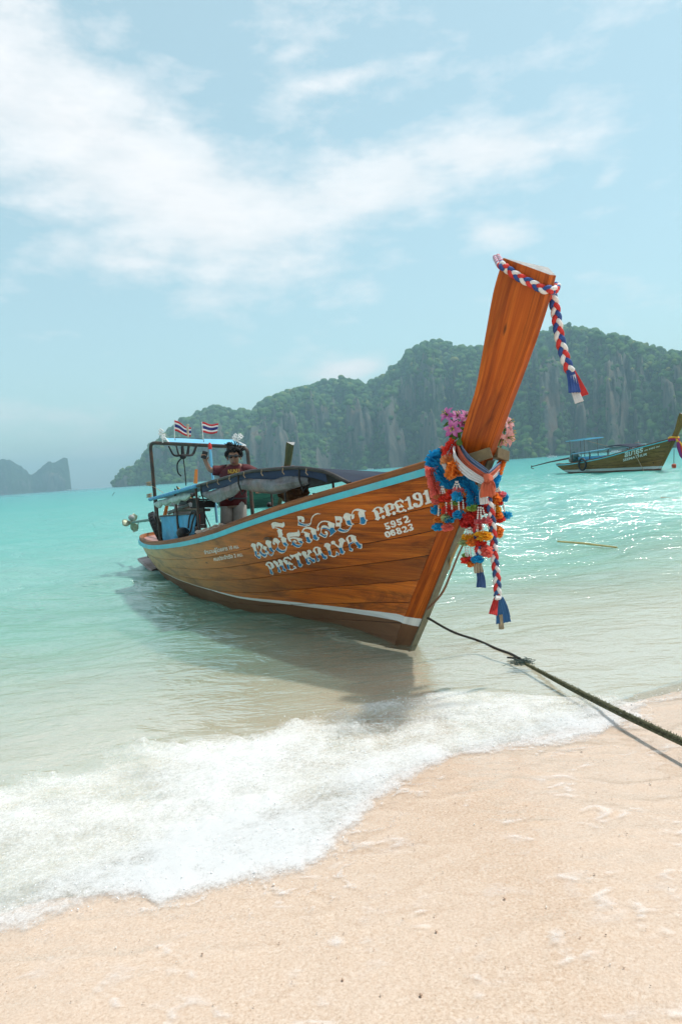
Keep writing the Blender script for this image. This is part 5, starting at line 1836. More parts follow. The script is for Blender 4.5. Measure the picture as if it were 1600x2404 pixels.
# blue pole with red top
p0, p1 = bw(502, 1135, 5.0), bw(493, 1050, 5.0)
pl = empty('blue_pole', p0)
tag(pl, 'slim light blue pole with red wrapped top beside the boatman', 'pole')
MB().tube([(0, 0, -.6), p1 - p0], .021, 8).build('shaft', M_ROOF, pl)
MB().tube([p1 - p0 + np.array([0, 0, -.03]), p1 - p0 + np.array([0, 0, .03]), p1 - p0 + np.array([0, 0, .07])], [.028, .030, .012], 8).build('red_cap', paint('red_cloth', (0.6, 0.04, 0.035), 0.8, 0.2), pl)
# black straps hanging under the little roof
g0 = bw(430, 1072, 6.2)
hm = empty('strap_bundle', g0)
tag(hm, 'black cloth straps knotted together and hanging below the small blue roof', 'straps')
for k, (x, y) in enumerate(((396, 1047), (414, 1047), (428, 1047), (443, 1047), (461, 1047))):
    top = bw(x, y, 6.25) - g0
    mid = top * .5 + np.array([0, 0, -.06]) + np.array([(x - 429) * .0012, 0, 0])
    MB().tube(spline([top, mid, top * .12, np.zeros(3)], 12), [.036 - .014 * abs(i - 5) / 6 for i in range(12)], 8, flat=.5).build('strap', paint('black_cloth', (0.010, 0.011, 0.013), 0.85, 0.3), hm)
MB().ball((0, 0, 0), .055, 10, 8, (1, 1, .8)).tube(spline([(0, 0, 0), (-.10, 0, -.10), (-.11, 0, -.25), (-.06, 0, -.32)], 12), .012, 6).build('knot', paint('black_cloth', (0.010, 0.011, 0.013)), hm)
e1_ = bw(437, 1140, 6.2) - g0
MB().tube([np.zeros(3), e1_ * .5 + np.array([.006, 0, 0]), e1_], .010, 6).build('cord', M_BLACK, hm)
# brown bundle slung under the canopy
c = W(2.3, -.05, 1.38)
rows = []
for i in range(16):
    ph = math.pi * i / 15
    row = []
    for k in range(25):
        a = 2 * math.pi * (k % 24) / 24
        d = np.array([math.sin(ph) * math.cos(a), math.sin(ph) * math.sin(a), -math.cos(ph)])
        r = 1 + .45 * mnoise.noise(Vector(d * 2.3)) + .2 * mnoise.noise(Vector(d * 6))
        row.append(c + d * r * np.array([.17, .15, .105]))
    rows.append(row)
thing_mesh('net_bundle', MB().grid(np.array(rows)), paint('brown_sacking', (0.20, 0.105, 0.055), 0.9, 0.5, 18, dirt=(0.5, 0.36, 0.24), dirt_amt=0.6, bump=.8, bscale=40), 'lumpy brown net bundle slung under the dark canopy', 'bundle')
# small black lamp on a bracket
c = bt(632, 1185, -.6)
lp = empty('small_lamp', c)
tag(lp, 'small round black lamp on a post under the canopy front', 'lamp')
MB().ball((0, 0, 0), .04, 10, 8).build('lamp_head', M_BLACK, lp)
q_ = bt(639, 1186, -.6) - c
MB().tube([(0, 0, 0), q_], .012, 6).tube([q_ + np.array([0, 0, -.3]), q_ + np.array([0, 0, .25])], .015, 6).build('lamp_post', M_PIPE, lp)

# flags of the little roof
M_FR, M_FW, M_FB = paint('flag_red', (0.62, 0.045, 0.05), 0.7, 0.12, trans=0.25), paint('flag_white', (0.8, 0.79, 0.78), 0.7, 0.06, trans=0.25), paint('flag_blue', (0.035, 0.045, 0.22), 0.7, 0.12, trans=0.25)


def flag(pst0, pst1, width_px, drop, s, label, ph):
    base = bw(*pst0, s)
    fl = empty('flag', base)
    tag(fl, label, 'flag', 'flags on the stern roof')
    top = bw(*pst1, s)
    MB().tube([(0, 0, 0), top - base], .006, 6).build('flag_staff', M_WHITE, fl)
    hgt = bw(pst1[0], pst1[1] + 25, s) - top
    wid = bw(pst1[0] + width_px, pst1[1] + drop, s) - top
    nrm_ = HV
    rows = []
    nv = 21
    for i in range(nv):
        v = i / (nv - 1)
        row = []
        for j in range(19):
            u = j / 18
            p = (top - base) + hgt * v * (1 - .12 * u) + wid * u + nrm_ * (.05 * math.sin(u * 7 + ph + v * 1.5) * u) + np.array([0, 0, .025 * math.sin(u * 6 + ph) * u])
            row.append(p)
        rows.append(row)
    R_a = np.array(rows)
    bands = [(0, 4, M_FR), (4, 7, M_FW), (7, 13, M_FB), (13, 16, M_FW), (16, 20, M_FR)]
    for a, b_, m_ in bands:
        MB().grid(R_a[a:b_ + 1]).build('flag_stripe', m_, fl, angle=180, solid=.002)


flag((410, 1030), (409, 986), 38, 18, 6.55, 'striped red white and blue flag on the left staff of the stern roof', 0.4)
flag((477, 1031), (474, 990), 38, 8, 6.1, 'striped red white and blue flag on the right staff of the stern roof', 1.9)
for (x, y, s, lab) in ((381, 1022, 7.0, 'small bunch of white artificial flowers at the left end of the stern roof'), (558, 1026, 5.6, 'small bunch of white artificial flowers at the right end of the stern roof')):
    c = bw(x, y, s)
    fb = empty('white_flower_bunch', c)
    tag(fb, lab, 'flowers', 'white flower bunches on the stern roof')
    MB().tube([(0, 0, -.13), (0, 0, 0)], .012, 6).build('stem', M_WHITE, fb)
    for k in range(6):
        a = k * 1.05
        cc = np.array([.06 * math.cos(a) * (1 if s < 6.5 else .5), .05 * math.sin(a), .03 * math.sin(k * 2.1) + (0 if s < 6.5 else .03 * (k - 2))])
        m_ = MB()
        for j in range(5):
            b2 = j * 1.257 + k
            m_.ball(cc + np.array([.022 * math.cos(b2), .010 * math.sin(k + j), .022 * math.sin(b2)]), .014, 6, 5)
        m_.build('blossom', M_WHITE, fb)
# ================================================================== THE BOATMAN
DP = float((W(4.3, -.1, 1.4) - CAM) @ _fw)
PXM = FPX / DP


def pp(px, py, near=0.0):
    """point of the figure: pixel at the figure's depth, near = metres towards the camera"""
    return at_depth(px, py, DP - near)


ground = pp(549, 1290)
ground[2] = 0.385
PER = empty('person', ground)
tag(PER, 'man in dark red t-shirt, pale shorts and sunglasses standing behind the canopy', 'person')
M_SKIN = paint('brown_skin', (0.29, 0.15, 0.09), 0.5, 0.18, 14, sub=0.05)
M_SHIRT = paint('maroon_shirt', (0.085, 0.006, 0.010), 0.8, 0.25, 9, bump=0.35, bscale=18)
M_SHORT = paint('pale_grey_shorts', (0.29, 0.265, 0.235), 0.8, 0.25, 9, bump=0.35, bscale=18)
M_HAIR = paint('black_hair', (0.004, 0.0035, 0.0035), 0.95, 0.3, 40)
PJ = lambda px, py, near=0.0: pp(px, py, near) - ground
zf = lambda x, y, z: np.array([x, y, z])
hips = PJ(548, 1178)
J = {
    'pelvis': hips, 'waist': PJ(549, 1150, .02), 'chest': PJ(550, 1118, .07), 'upper': PJ(551, 1101, .10), 'neck': PJ(551, 1093, .13), 'jaw': PJ(550, 1084, .20), 'head': PJ(549, 1072, .20), 'crown': PJ(548, 1060, .18),
    'shL': PJ(518, 1105, .06), 'elL': PJ(492, 1104, .10), 'wrL': PJ(482, 1083, .16), 'haL': PJ(480, 1077, .17),
    'shR': PJ(582, 1103, .10), 'elR': PJ(606, 1113, .12), 'wrR': PJ(606, 1142, .22), 'haR': PJ(605, 1150, .24),
    'hpL': PJ(535, 1184), 'knL': np.array([PJ(533, 1230)[0], PJ(533, 1230)[1] - .03, .50]), 'anL': np.array([PJ(531, 1230)[0], .05, .09]), 'toL': np.array([PJ(526, 1230)[0], -.14, .035]),
    'hpR': PJ(562, 1182), 'knR': np.array([PJ(564, 1225)[0], PJ(564, 1225)[1] - .04, .50]), 'anR': np.array([PJ(566, 1230)[0], .05, .09]), 'toR': np.array([PJ(571, 1230)[0], -.14, .035]),
}
RADI = {'pelvis': .15, 'waist': .135, 'chest': .15, 'upper': .10, 'neck': .055, 'jaw': .062, 'head': .088, 'crown': .080, 'shL': .065, 'elL': .042, 'wrL': .028, 'haL': .036, 'shR': .065, 'elR': .042, 'wrR': .028, 'haR': .036,
        'hpL': .095, 'knL': .058, 'anL': .038, 'toL': .034, 'hpR': .095, 'knR': .058, 'anR': .038, 'toR': .034}
names = list(J)
edges = [('pelvis', 'waist'), ('waist', 'chest'), ('chest', 'upper'), ('upper', 'neck'), ('neck', 'jaw'), ('jaw', 'head'), ('head', 'crown'), ('upper', 'shL'), ('shL', 'elL'), ('elL', 'wrL'), ('wrL', 'haL'),
         ('upper', 'shR'), ('shR', 'elR'), ('elR', 'wrR'), ('wrR', 'haR'), ('pelvis', 'hpL'), ('hpL', 'knL'), ('knL', 'anL'), ('anL', 'toL'), ('pelvis', 'hpR'), ('hpR', 'knR'), ('knR', 'anR'), ('anR', 'toR')]
# fingers and thumb, each its own short chain off the hand
for sd, dirv in (('L', (PJ(481, 1068, .20) - J['haL'])), ('R', (PJ(604, 1160, .28) - J['haR']))):
    d = dirv / np.linalg.norm(dirv)
    side = np.cross(d, (0, 1.0, 0.2))
    side /= np.linalg.norm(side)
    fwd_ = np.cross(side, d)
    for k in range(5):
        o = (k - 1.8) * .019
        l1 = (.040, .046, .048, .044, .036)[k]
        if k == 0:
            r0 = J['ha' + sd] + side * -.036 + d * .0
            r1 = r0 + side * -.020 + d * .03 - fwd_ * .01
            r2 = r1 + d * .024 + side * .012 - fwd_ * .015
        else:
            r0 = J['ha' + sd] + side * o + d * .030
            r1 = r0 + d * l1 * .8 - fwd_ * .012
            r2 = r1 + d * l1 * .25 - fwd_ * .032
        for nm, p, rr in ((f'f{sd}{k}a', r0, .0105), (f'f{sd}{k}b', r1, .0095), (f'f{sd}{k}c', r2, .008)):
            J[nm] = p
            RADI[nm] = rr
            names.append(nm)
        edges += [('ha' + sd, f'f{sd}{k}a'), (f'f{sd}{k}a', f'f{sd}{k}b'), (f'f{sd}{k}b', f'f{sd}{k}c')]
me = bpy.data.meshes.new('body')
me.from_pydata([tuple(J[n]) for n in names], [(names.index(a), names.index(b)) for a, b in edges], [])
body = bpy.data.objects.new('body', me)
COL.objects.link(body)
body.parent = PER
me.materials.append(M_SKIN)
md = body.modifiers.new('skin', 'SKIN')
md.use_smooth_shade = True
lay = me.skin_vertices[0] if me.skin_vertices else None
if lay is None:
    bpy.context.view_layer.objects.active = body
    bpy.ops.mesh.customdata_skin_add()
    lay = me.skin_vertices[0]
for i, n in enumerate(names):
    r = RADI[n]
    lay.data[i].radius = (r, r * (.8 if n in ('pelvis', 'waist', 'chest') else 1.0))
    lay.data[i].use_root = (n == 'pelvis')
sb = body.modifiers.new('sub', 'SUBSURF')
sb.levels = sb.render_levels = 2


def loft(sections, n=20):
    """sections: centre, right vec, fwd vec -> closed rings"""
    rows = []
    for c, a, b_ in sections:
        rows.append([np.array(c) + np.array(a) * math.cos(t) + np.array(b_) * math.sin(t) for t in np.linspace(0, 2 * math.pi, n + 1)])
    return np.array(rows)


X1, Y1, Z1 = np.array([1., 0, 0]), np.array([0, 1., 0]), np.array([0, 0, 1.])
# t-shirt: torso and two sleeves
mb = MB()
secs = [(PJ(547, 1186, .01), X1 * .195, Y1 * .145), (PJ(548, 1172, .02), X1 * .19, Y1 * .15), (PJ(549, 1150, .02), X1 * .185, Y1 * .15), (PJ(550, 1128, .05), X1 * .195, Y1 * .148), (PJ(550, 1112, .08), X1 * .215, Y1 * .14),
        (PJ(550, 1103, .09), X1 * .19, Y1 * .12), (PJ(551, 1095, .11), X1 * .13, Y1 * .095), (PJ(551, 1091, .12), X1 * .072, Y1 * .07)]
rw = loft(secs, 28)
for i in range(rw.shape[0]):
    for k in range(rw.shape[1]):
        rw[i, k] += Y1 * .014 * mnoise.noise(Vector((rw[i, k][0] * 9, rw[i, k][2] * 6, k * .02))) + X1 * .008 * mnoise.noise(Vector((rw[i, k][2] * 11, 3, k * .1)))
mb.grid(rw)
for a, b_, ra, rb in (('shL', 'elL', .078, .068), ('shR', 'elR', .080, .070)):
    p0, p1 = J['upper'] * .45 + J[a] * .55, J[a] * .28 + J[b_] * .72
    mb.tube(spline([p0, J[a], (J[a] + p1) / 2, p1], 9), [ra * (1 - i / 8) + rb * i / 8 for i in range(9)], 14, caps=False)
shirt = mb.build('t_shirt', M_SHIRT, PER, angle=90, solid=.006)
# shorts
mb = MB()
mb.grid(loft([(PJ(548, 1166, .01), X1 * .172, Y1 * .135), (PJ(548, 1178), X1 * .182, Y1 * .145), (PJ(548, 1190), X1 * .186, Y1 * .145)], 24))
for hp, kn, sx in (('hpL', 'knL', -1), ('hpR', 'knR', 1)):
    ctr = [J[hp] * (1 - u) + J[kn] * u for u in (.0, .3, .62, .86)]
    mb.grid(loft([(ctr[0] + Z1 * .04, X1 * .098, Y1 * .135), (ctr[1], X1 * .10, Y1 * .13), (ctr[2], X1 * .098, Y1 * .118), (ctr[3], X1 * .096, Y1 * .112)], 18))
mb.build('shorts', M_SHORT, PER, angle=90, solid=.006)
# hair: tight curls
hc = J['head'] + np.array([-.004, .03, .035])
mb = MB()
for k in range(230):
    z = random.uniform(-.35, 1)
    a = random.uniform(0, 2 * math.pi)
    d = np.array([math.cos(a) * math.sqrt(1 - z * z), math.sin(a) * math.sqrt(1 - z * z), z])
    if d[1] < -.35 and d[2] < .5:
        continue
    p = hc + d * np.array([.100, .108, .094]) * random.uniform(.85, 1.10)
    mb.ball(p, random.uniform(.018, .030), 6, 5)
for k in range(26):
    z = random.uniform(0.1, 1)
    a = random.uniform(0, 2 * math.pi)
    d = np.array([math.cos(a) * math.sqrt(1 - z * z), math.sin(a) * math.sqrt(1 - z * z), z])
    p = hc + d * .11
    mb.tube(spline([p, p + d * .04 + np.array([.01, 0, .012]), p + d * .06 + np.array([random.uniform(-.03, .03), 0, .02])], 5), [.012, .010, .009, .007, .004], 5)
mb.ball(hc + np.array([-.055, .02, .135]), .045, 8, 6)
mb.build('hair', M_HAIR, PER, angle=180)
# face
fc = J['head'] + np.array([.002, -.092, -.012])
MB().ball(fc + np.array([0, .012, -.018]), .018, 8, 6, (.8, 1.1, 1.5)).build('nose', M_SKIN, PER)
for sd in (-1, 1):
    MB().ball(J['head'] + np.array([sd * .092, .01, -.02]), .028, 8, 6, (.4, .8, 1.2)).build('ear', M_SKIN, PER)
MB().ball(fc + np.array([0, .030, -.072]), .026, 8, 5, (1.1, .5, .35)).build('mouth', paint('lips', (0.16, 0.05, 0.04), 0.5), PER)
mb = MB()
for sd in (-1, 1):
    rows = []
    for i in range(5):
        for_r = []
        for t in np.linspace(0, 2 * math.pi, 15):
            rr = i / 4
            for_r.append(fc + np.array([sd * .040 + .036 * rr * math.cos(t), -.004 + .012 * rr * rr + .012 * abs(math.cos(t)) * rr, .016 + .025 * rr * math.sin(t)]))
        rows.append(for_r)
    mb.grid(np.array(rows))
    mb.tube([fc + np.array([sd * .074, .01, .022]), fc + np.array([sd * .094, .09, .018])], .005, 5)
mb.tube([fc + np.array([-.02, -.006, .022]), fc + np.array([.02, -.006, .022])], .005, 5)
mb.build('sunglasses', paint('black_lens', (0.006, 0.006, 0.007), 0.15, 0.0, coat=0.5), PER, angle=180)
# yellow lettering on the chest, phone in hand, waist bag
v, f = text_mesh('NUNU', 1.0, .02)
o0, ux = PJ(535, 1112, .245), (PJ(562, 1110, .245) - PJ(535, 1112, .245)) / v[:, 0].max()
uz = (PJ(535, 1102, .238) - PJ(535, 1112, .245)) / .72
MB().add([o0 + ux * x + uz * y for x, y in v], f).build('shirt_lettering', paint('shirt_yellow', (0.62, 0.36, 0.04), 0.7), shirt, smooth=False)
c = PJ(480, 1068, .21)
thing_mesh('mobile_phone', MB().box(c + ground, (.075, .03, .11), Matrix.Rotation(.35, 3, 'Y')), M_BLACK, 'small black phone held up in the raised hand of the man', 'phone', smooth=False, bevel=.008)
BAGC = PJ(531, 1160, .20)
rotb = Matrix.Rotation(R_(32), 3, 'Y')
bag = empty('waist_bag', BAGC + ground)
tag(bag, 'dark navy waist bag worn slanting across the front of the man', 'bag')
MB().box((0, 0, 0), (.24, .09, .12), rotb).build('pouch', paint('navy_nylon', (0.012, 0.016, 0.035), 0.6, 0.3, 12), bag, smooth=False, bevel=.03)
for k in range(3):
    p = rotb @ Vector((-.06 + .05 * k, -.047, -.045))
    MB().box(p, (.035, .006, .02), rotb).build('orange_trim', paint('trim_orange', (0.45, 0.10, 0.03), 0.6), bag, smooth=False)
v, f = text_mesh('supreme', .052, .0006)
MB().add([rotb @ Vector((x - .09, -.050, y + .012)) for x, y in v], f).build('bag_lettering', M_WHITE, bag, smooth=False)
MB().tube(spline([rotb @ Vector((-.11, -.01, 0)), Vector((-.10, .10, .12)), Vector((0.0, .22, .10)), Vector((.22, .24, -.02)), Vector((.26, .12, -.08)), rotb @ Vector((.11, -.01, -.01))], 30), .012, 6, flat=.4).build('bag_strap', M_BLACK, bag)

# ================================================================== GARLANDS AND RIBBONS AT THE BOW
GX = [985, 1010, 1040, 1100, 1138, 1165, 1200]
GD = [5.27, 5.20, 5.10, 4.96, 4.90, 5.02, 5.12]


def G(cx, cy, near=0.0):
    """point in the bow dressing (traced grid) -> world"""
    px, py = 940 + cx / 3.928, 920 + cy / 3.928
    return at_depth(px, py, float(np.interp(px, GX, GD)) - near)


PS = 5.05 / FPX / 3.928          # metres per traced unit


def fl_mat(name, c):
    return paint(name, c, 0.85, 0.28, 70, trans=0.42)


MC = {'blue': fl_mat('blue_crepe', (0.02, 0.42, 0.74)), 'coral': fl_mat('coral_crepe', (0.95, 0.25, 0.20)), 'red': fl_mat('red_crepe', (0.88, 0.075, 0.045)), 'orange': fl_mat('orange_crepe', (0.97, 0.34, 0.06)),
      'lorange': fl_mat('light_orange_crepe', (0.93, 0.45, 0.19)), 'dred': fl_mat('dark_red_crepe', (0.64, 0.035, 0.03)), 'green': fl_mat('lime_crepe', (0.42, 0.62, 0.16)), 'pgreen': fl_mat('pale_green_crepe', (0.55, 0.66, 0.36)),
      'yellow': fl_mat('yellow_crepe', (0.93, 0.50, 0.03)), 'pink': fl_mat('pink_crepe', (0.90, 0.24, 0.26)), 'lpink': fl_mat('pale_pink_crepe', (0.85, 0.45, 0.38))}
rp = random.Random(3)


def pom(r, n=70, dome=False):
    """crinkled paper flower of small bent petals"""
    mb = MB()
    for k in range(n):
        z = rp.uniform(-1, 1) if not dome else rp.uniform(-.35, 1)
        a = rp.uniform(0, 2 * math.pi)
        q = math.sqrt(max(0, 1 - z * z))
        d = Vector((q * math.cos(a), q * math.sin(a), z))
        t = d.orthogonal().normalized()
        t.rotate(Matrix.Rotation(rp.uniform(0, 6.28), 3, d))
        b_ = d.cross(t)
        w = r * rp.uniform(.22, .36)
        L = r * rp.uniform(.82, 1.12)
        r0 = d * r * .25
        tilt = b_ * rp.uniform(-.35, .35) * r
        vs = []
        for i, (u, ww) in enumerate(((0, .25), (.6, .95), (1.0, .75))):
            c = r0 + d * (L - r * .25) * u + tilt * u * u
            fr = rp.uniform(-.10, .10) * r
            vs += [c - t * w * ww + b_ * fr, c + b_ * (-fr), c + t * w * ww + b_ * fr]
        mb.add(vs, [(0, 1, 4, 3), (1, 2, 5, 4), (3, 4, 7, 6), (4, 5, 8, 7)])
    mb.ball((0, 0, 0), r * .55, 8, 6)
    return mb


POMS = [pom(1.0, 80) for _ in range(4)]


def put_pom(parent, base, c, r, mat, sc=(1, 1, 1)):
    src = rp.choice(POMS)
    ang = Matrix.Rotation(rp.uniform(0, 6.28), 3, 'Z') @ Matrix.Rotation(rp.uniform(-.5, .5), 3, 'X')
    mb = MB()
    vs = []
    for v in src.v:
        q = ang @ Vector(v)
        vs.append(Vector((q[0] * sc[0], q[1] * sc[1], q[2] * sc[2])) * r + Vector(c - base))
    mb.add(vs, src.f)
    return mb.build('paper_flower', mat, parent, smooth=False)


def ruffle(path, rad, mb=None, dens=0.0150, seg=26):
    """tightly gathered paper garland: pleated discs along a path"""
    mb = mb or MB()
    P = np.asarray(path)
    L = np.r_[0, np.cumsum(np.linalg.norm(np.diff(P, axis=0), axis=1))]
    n = max(4, int(L[-1] / dens))
    for k in range(n):
        u = L[-1] * (k + .5) / n
        c = np.array([np.interp(u, L, P[:, i]) for i in range(3)])
        d = np.array([np.interp(min(u + .02, L[-1]), L, P[:, i]) for i in range(3)]) - np.array([np.interp(max(u - .02, 0), L, P[:, i]) for i in range(3)])
        d /= np.linalg.norm(d) + 1e-9
        a = np.cross(d, (0.1, .3, 1.0))
        a /= np.linalg.norm(a)
        b_ = np.cross(d, a)
        r_ = (rad(u / L[-1]) if callable(rad) else rad) * rp.uniform(.86, 1.12)
        vs = [c]
        ph = rp.uniform(0, 6)
        for j in range(seg):
            th = 2 * math.pi * j / seg + ph
            rr = r_ * (1 + rp.uniform(-.26, .20))
            dv = d * (dens * 0.8 * (1 if j % 2 else -1) * rp.uniform(.5, 1.5))
            vs.append(c + rr * (math.cos(th) * a + math.sin(th) * b_) + dv)
        fs = [(0, 1 + j, 1 + (j + 1) % seg) for j in range(seg)]
        mb.add(vs, fs)
    return mb


def garland(label, segs, cat='garland'):
    base = G(*segs[0][0][0][:2])
    g = empty('garland', base)
    tag(g, label, cat, 'paper garlands around the bow')
    for pts, rad, mat in segs:
        path = spline([G(*p) - base for p in pts], 40)
        ruffle(path, rad).build('ruffle', MC[mat], g, smooth=False)
    return g


garland('thick bright blue crinkled paper garland looping across the near side of the bow', [([(385, 590, -.02), (315, 610), (290, 650, .02), (350, 730, .03), (415, 815, .03), (490, 855, .03), (570, 815, .02), (635, 885, .03), (680, 965, .03), (690, 1045, .03)], lambda u: .064 - .010 * math.sin(u * 3.1), 'blue')])
garland('coral pink ruffled paper garland at the left end of the bow dressing', [([(285, 690, .09), (285, 745, .08), (303, 820, .07), (322, 890, .06), (342, 955, .06)], .048, 'coral')])
garland('red and orange paper garland hanging beside the white sash', [([(500, 455, -.02), (465, 500, .0), (440, 560, .02), (430, 600, .03)], .045, 'red'), ([(425, 605, .03), (440, 650, .04)], .052, 'lorange'), ([(470, 670, .05), (510, 730, .06), (530, 790, .06)], lambda u: .064 + .018 * math.sin(u * 2.6), 'orange')])
garland('short orange and blue paper garland on the far right side of the bow', [([(935, 640, -.06), (915, 690, -.04), (900, 750, -.02)], .030, 'orange'), ([(890, 770, -.02), (865, 815, -.01), (850, 850, .0)], .038, 'blue')])
garland('pale pink and lilac ruffle tucked behind the orange garland', [([(400, 520, -.03), (375, 560, -.03)], .030, 'lpink')])


def bead_string(parent, base, a, b_):
    A_, B_ = G(*a), G(*b_)
    n = max(3, int(np.linalg.norm(B_ - A_) / .0135))
    mb = MB()
    for k in range(n):
        u = (k + .5) / n
        c = A_ + (B_ - A_) * u - base + np.array([0, 0, -.006 * math.sin(u * 3.1)])
        mb.ball(c, .0068, 6, 5, (1, 1, 1.15))
        if k % 3 == 2:
            mb.ball(c + np.array([0, 0, -.006]), .0045, 5, 4, mi=1)
    return mb.build('jasmine_string', [paint('jasmine_white', (0.74, 0.71, 0.66), 0.7, 0.15, 40), M_BLACK], parent)


def pendant(label, poms, strings):
    base = G(*poms[0][0])
    g = empty('flower_pendant', base)
    tag(g, label, 'pendant', 'paper flower pendants under the garlands')
    for p, r, mat, *sc in poms:
        put_pom(g, base, G(*p), r * 1.16 * PS, MC[mat], sc[0] if sc else (1, 1, 1))
    for a, b_ in strings:
        bead_string(g, base, a, b_)
    return g


FLAT = (1.15, 1.0, .72)
pendant('leftmost paper flower pendant, coral orange and blue, hanging over the painted number', [((350, 965, .04), 40, 'lorange', FLAT), ((335, 1005, .04), 44, 'coral', FLAT), ((412, 985, .04), 48, 'red', FLAT), ((390, 1050, .03), 40, 'orange', FLAT), ((322, 1092, .05), 42, 'blue'), ((425, 1090, .04), 44, 'red'),
         ((470, 1112, .03), 40, 'red'), ((350, 1180, .05), 40, 'orange', FLAT), ((422, 1160, .05), 42, 'pgreen', FLAT), ((448, 1178, .04), 40, 'blue', FLAT), ((348, 1245, .05), 46, 'blue', FLAT), ((432, 1250, .05), 44, 'coral', FLAT)],
        [((380, 860, .06), (362, 940, .06)), ((385, 860, .06), (385, 940, .06)), ((390, 860, .06), (408, 935, .06)), ((350, 1040, .07), (345, 1145, .07)), ((418, 1015, .07), (420, 1120, .06))])
pendant('central paper flower pendant with pink rosette and blue flower below the orange garland', [((470, 935, .06), 46, 'red', FLAT), ((540, 915, .07), 52, 'pink', FLAT), ((595, 945, .05), 42, 'orange', FLAT), ((520, 965, .10), 48, 'blue'), ((500, 1020, .03), 34, 'green', FLAT), ((590, 1010, .02), 46, 'dred'),
         ((540, 1132, .09), 52, 'blue', FLAT), ((600, 1112, .06), 42, 'orange', FLAT), ((455, 1110, .03), 30, 'red')],
        [((512, 818, .10), (480, 892, .09)), ((516, 818, .10), (514, 902, .10)), ((520, 818, .10), (552, 890, .09)), ((468, 985, .07), (472, 1085, .07)), ((532, 1005, .10), (538, 1095, .10)), ((572, 985, .08), (578, 1080, .08))])
pendant('dark red rosette cluster with lime flower in front of the stem', [((625, 1180, .05), 72, 'dred'), ((680, 1135, .05), 58, 'red'), ((660, 1070, .08), 42, 'green', FLAT), ((600, 1200, .03), 46, 'red'), ((760, 1080, .03), 46, 'dred'), ((650, 1230, .03), 42, 'dred')], [((655, 1225, .06), (660, 1290, .05))])
pendant('long lower pendant of yellow orange and lime paper flowers with white strings', [((760, 1330, .07), 60, 'yellow', FLAT), ((665, 1385, .07), 48, 'orange', FLAT), ((735, 1390, .06), 44, 'red', FLAT), ((625, 1340, .06), 46, 'yellow', FLAT), ((588, 1385, .06), 44, 'pgreen', FLAT), ((790, 1470, .05), 50, 'coral'), ((720, 1195, .07), 40, 'pink', FLAT),
         ((785, 1185, .06), 40, 'pink', FLAT), ((725, 1240, .06), 34, 'coral'), ((615, 1550, .06), 48, 'red', FLAT), ((705, 1545, .08), 44, 'blue', FLAT), ((660, 1582, .06), 42, 'orange', FLAT), ((600, 1510, .05), 30, 'green', FLAT)],
        [((715, 1055, .09), (706, 1175, .09)), ((735, 1055, .09), (742, 1175, .09)), ((752, 1062, .09), (786, 1165, .08)), ((708, 1210, .08), (710, 1310, .08)), ((752, 1210, .08), (762, 1300, .09)), ((790, 1205, .08), (815, 1260, .07)),
         ((608, 1245, .07), (598, 1335, .07)), ((628, 1245, .07), (622, 1330, .07)), ((640, 1240, .07), (646, 1325, .07)), ((592, 1425, .07), (600, 1520, .07)), ((615, 1425, .08), (618, 1520, .08)), ((640, 1430, .08), (645, 1520, .08)), ((668, 1430, .08), (690, 1510, .09))])
pendant('right hand paper flower pendant with blue and orange flowers beside the stem', [((872, 985, -.02), 48, 'orange'), ((915, 945, -.03), 42, 'pink', FLAT), ((945, 970, -.03), 42, 'blue'), ((900, 1025, -.04), 36, 'red', FLAT), ((880, 1085, -.03), 38, 'yellow'), ((884, 1140, -.02), 46, 'orange', FLAT), ((912, 1175, -.04), 42, 'red', FLAT),
         ((970, 1138, -.03), 46, 'blue', FLAT), ((892, 1290, -.02), 50, 'orange')], [((868, 845, 0), (880, 920, -.01)), ((872, 845, 0), (900, 920, -.02)), ((878, 850, 0), (925, 925, -.02)), ((938, 1005, -.02), (958, 1110, -.02)), ((865, 1035, -.01), (866, 1115, -.01)), ((872, 1185, -.01), (872, 1245, -.01))])

# sash of three cloth bands knotted at the stem
M_SASH = {'b': paint('grey_blue_cloth', (0.16, 0.235, 0.37), 0.8, 0.2, 14, bump=.3, bscale=30), 'o': paint('salmon_cloth', (0.66, 0.15, 0.075), 0.8, 0.22, 14, bump=.3, bscale=30, trans=.15), 'w': paint('white_cloth', (0.74, 0.71, 0.70), 0.8, 0.12, 14, bump=.3, bscale=30, trans=.15)}


def ribbon(mb, pts, widths, wdir, pleat=4, amp=.010, n=46, m=15):
    P = spline(pts, n)
    wd = np.interp(np.linspace(0, 1, n), np.linspace(0, 1, len(widths)), widths)
    rows = []
    for i in range(n):
        t = P[min(i + 1, n - 1)] - P[max(i - 1, 0)]
        t /= np.linalg.norm(t) + 1e-9
        w = np.array(wdir(i / (n - 1)) if callable(wdir) else wdir, float)
        w -= t * (w @ t)
        w /= np.linalg.norm(w)
        nn_ = np.cross(t, w)
        row = []
        for j in range(m):
            a = j / (m - 1) * 2 - 1
            row.append(P[i] + w * a * wd[i] / 2 + nn_ * amp * (math.sin(a * pleat * 2.2 + i * .05) * .7 + .5 * math.cos(a * 1.5)))
        rows.append(row)
    mb.grid(np.array(rows))
    return mb


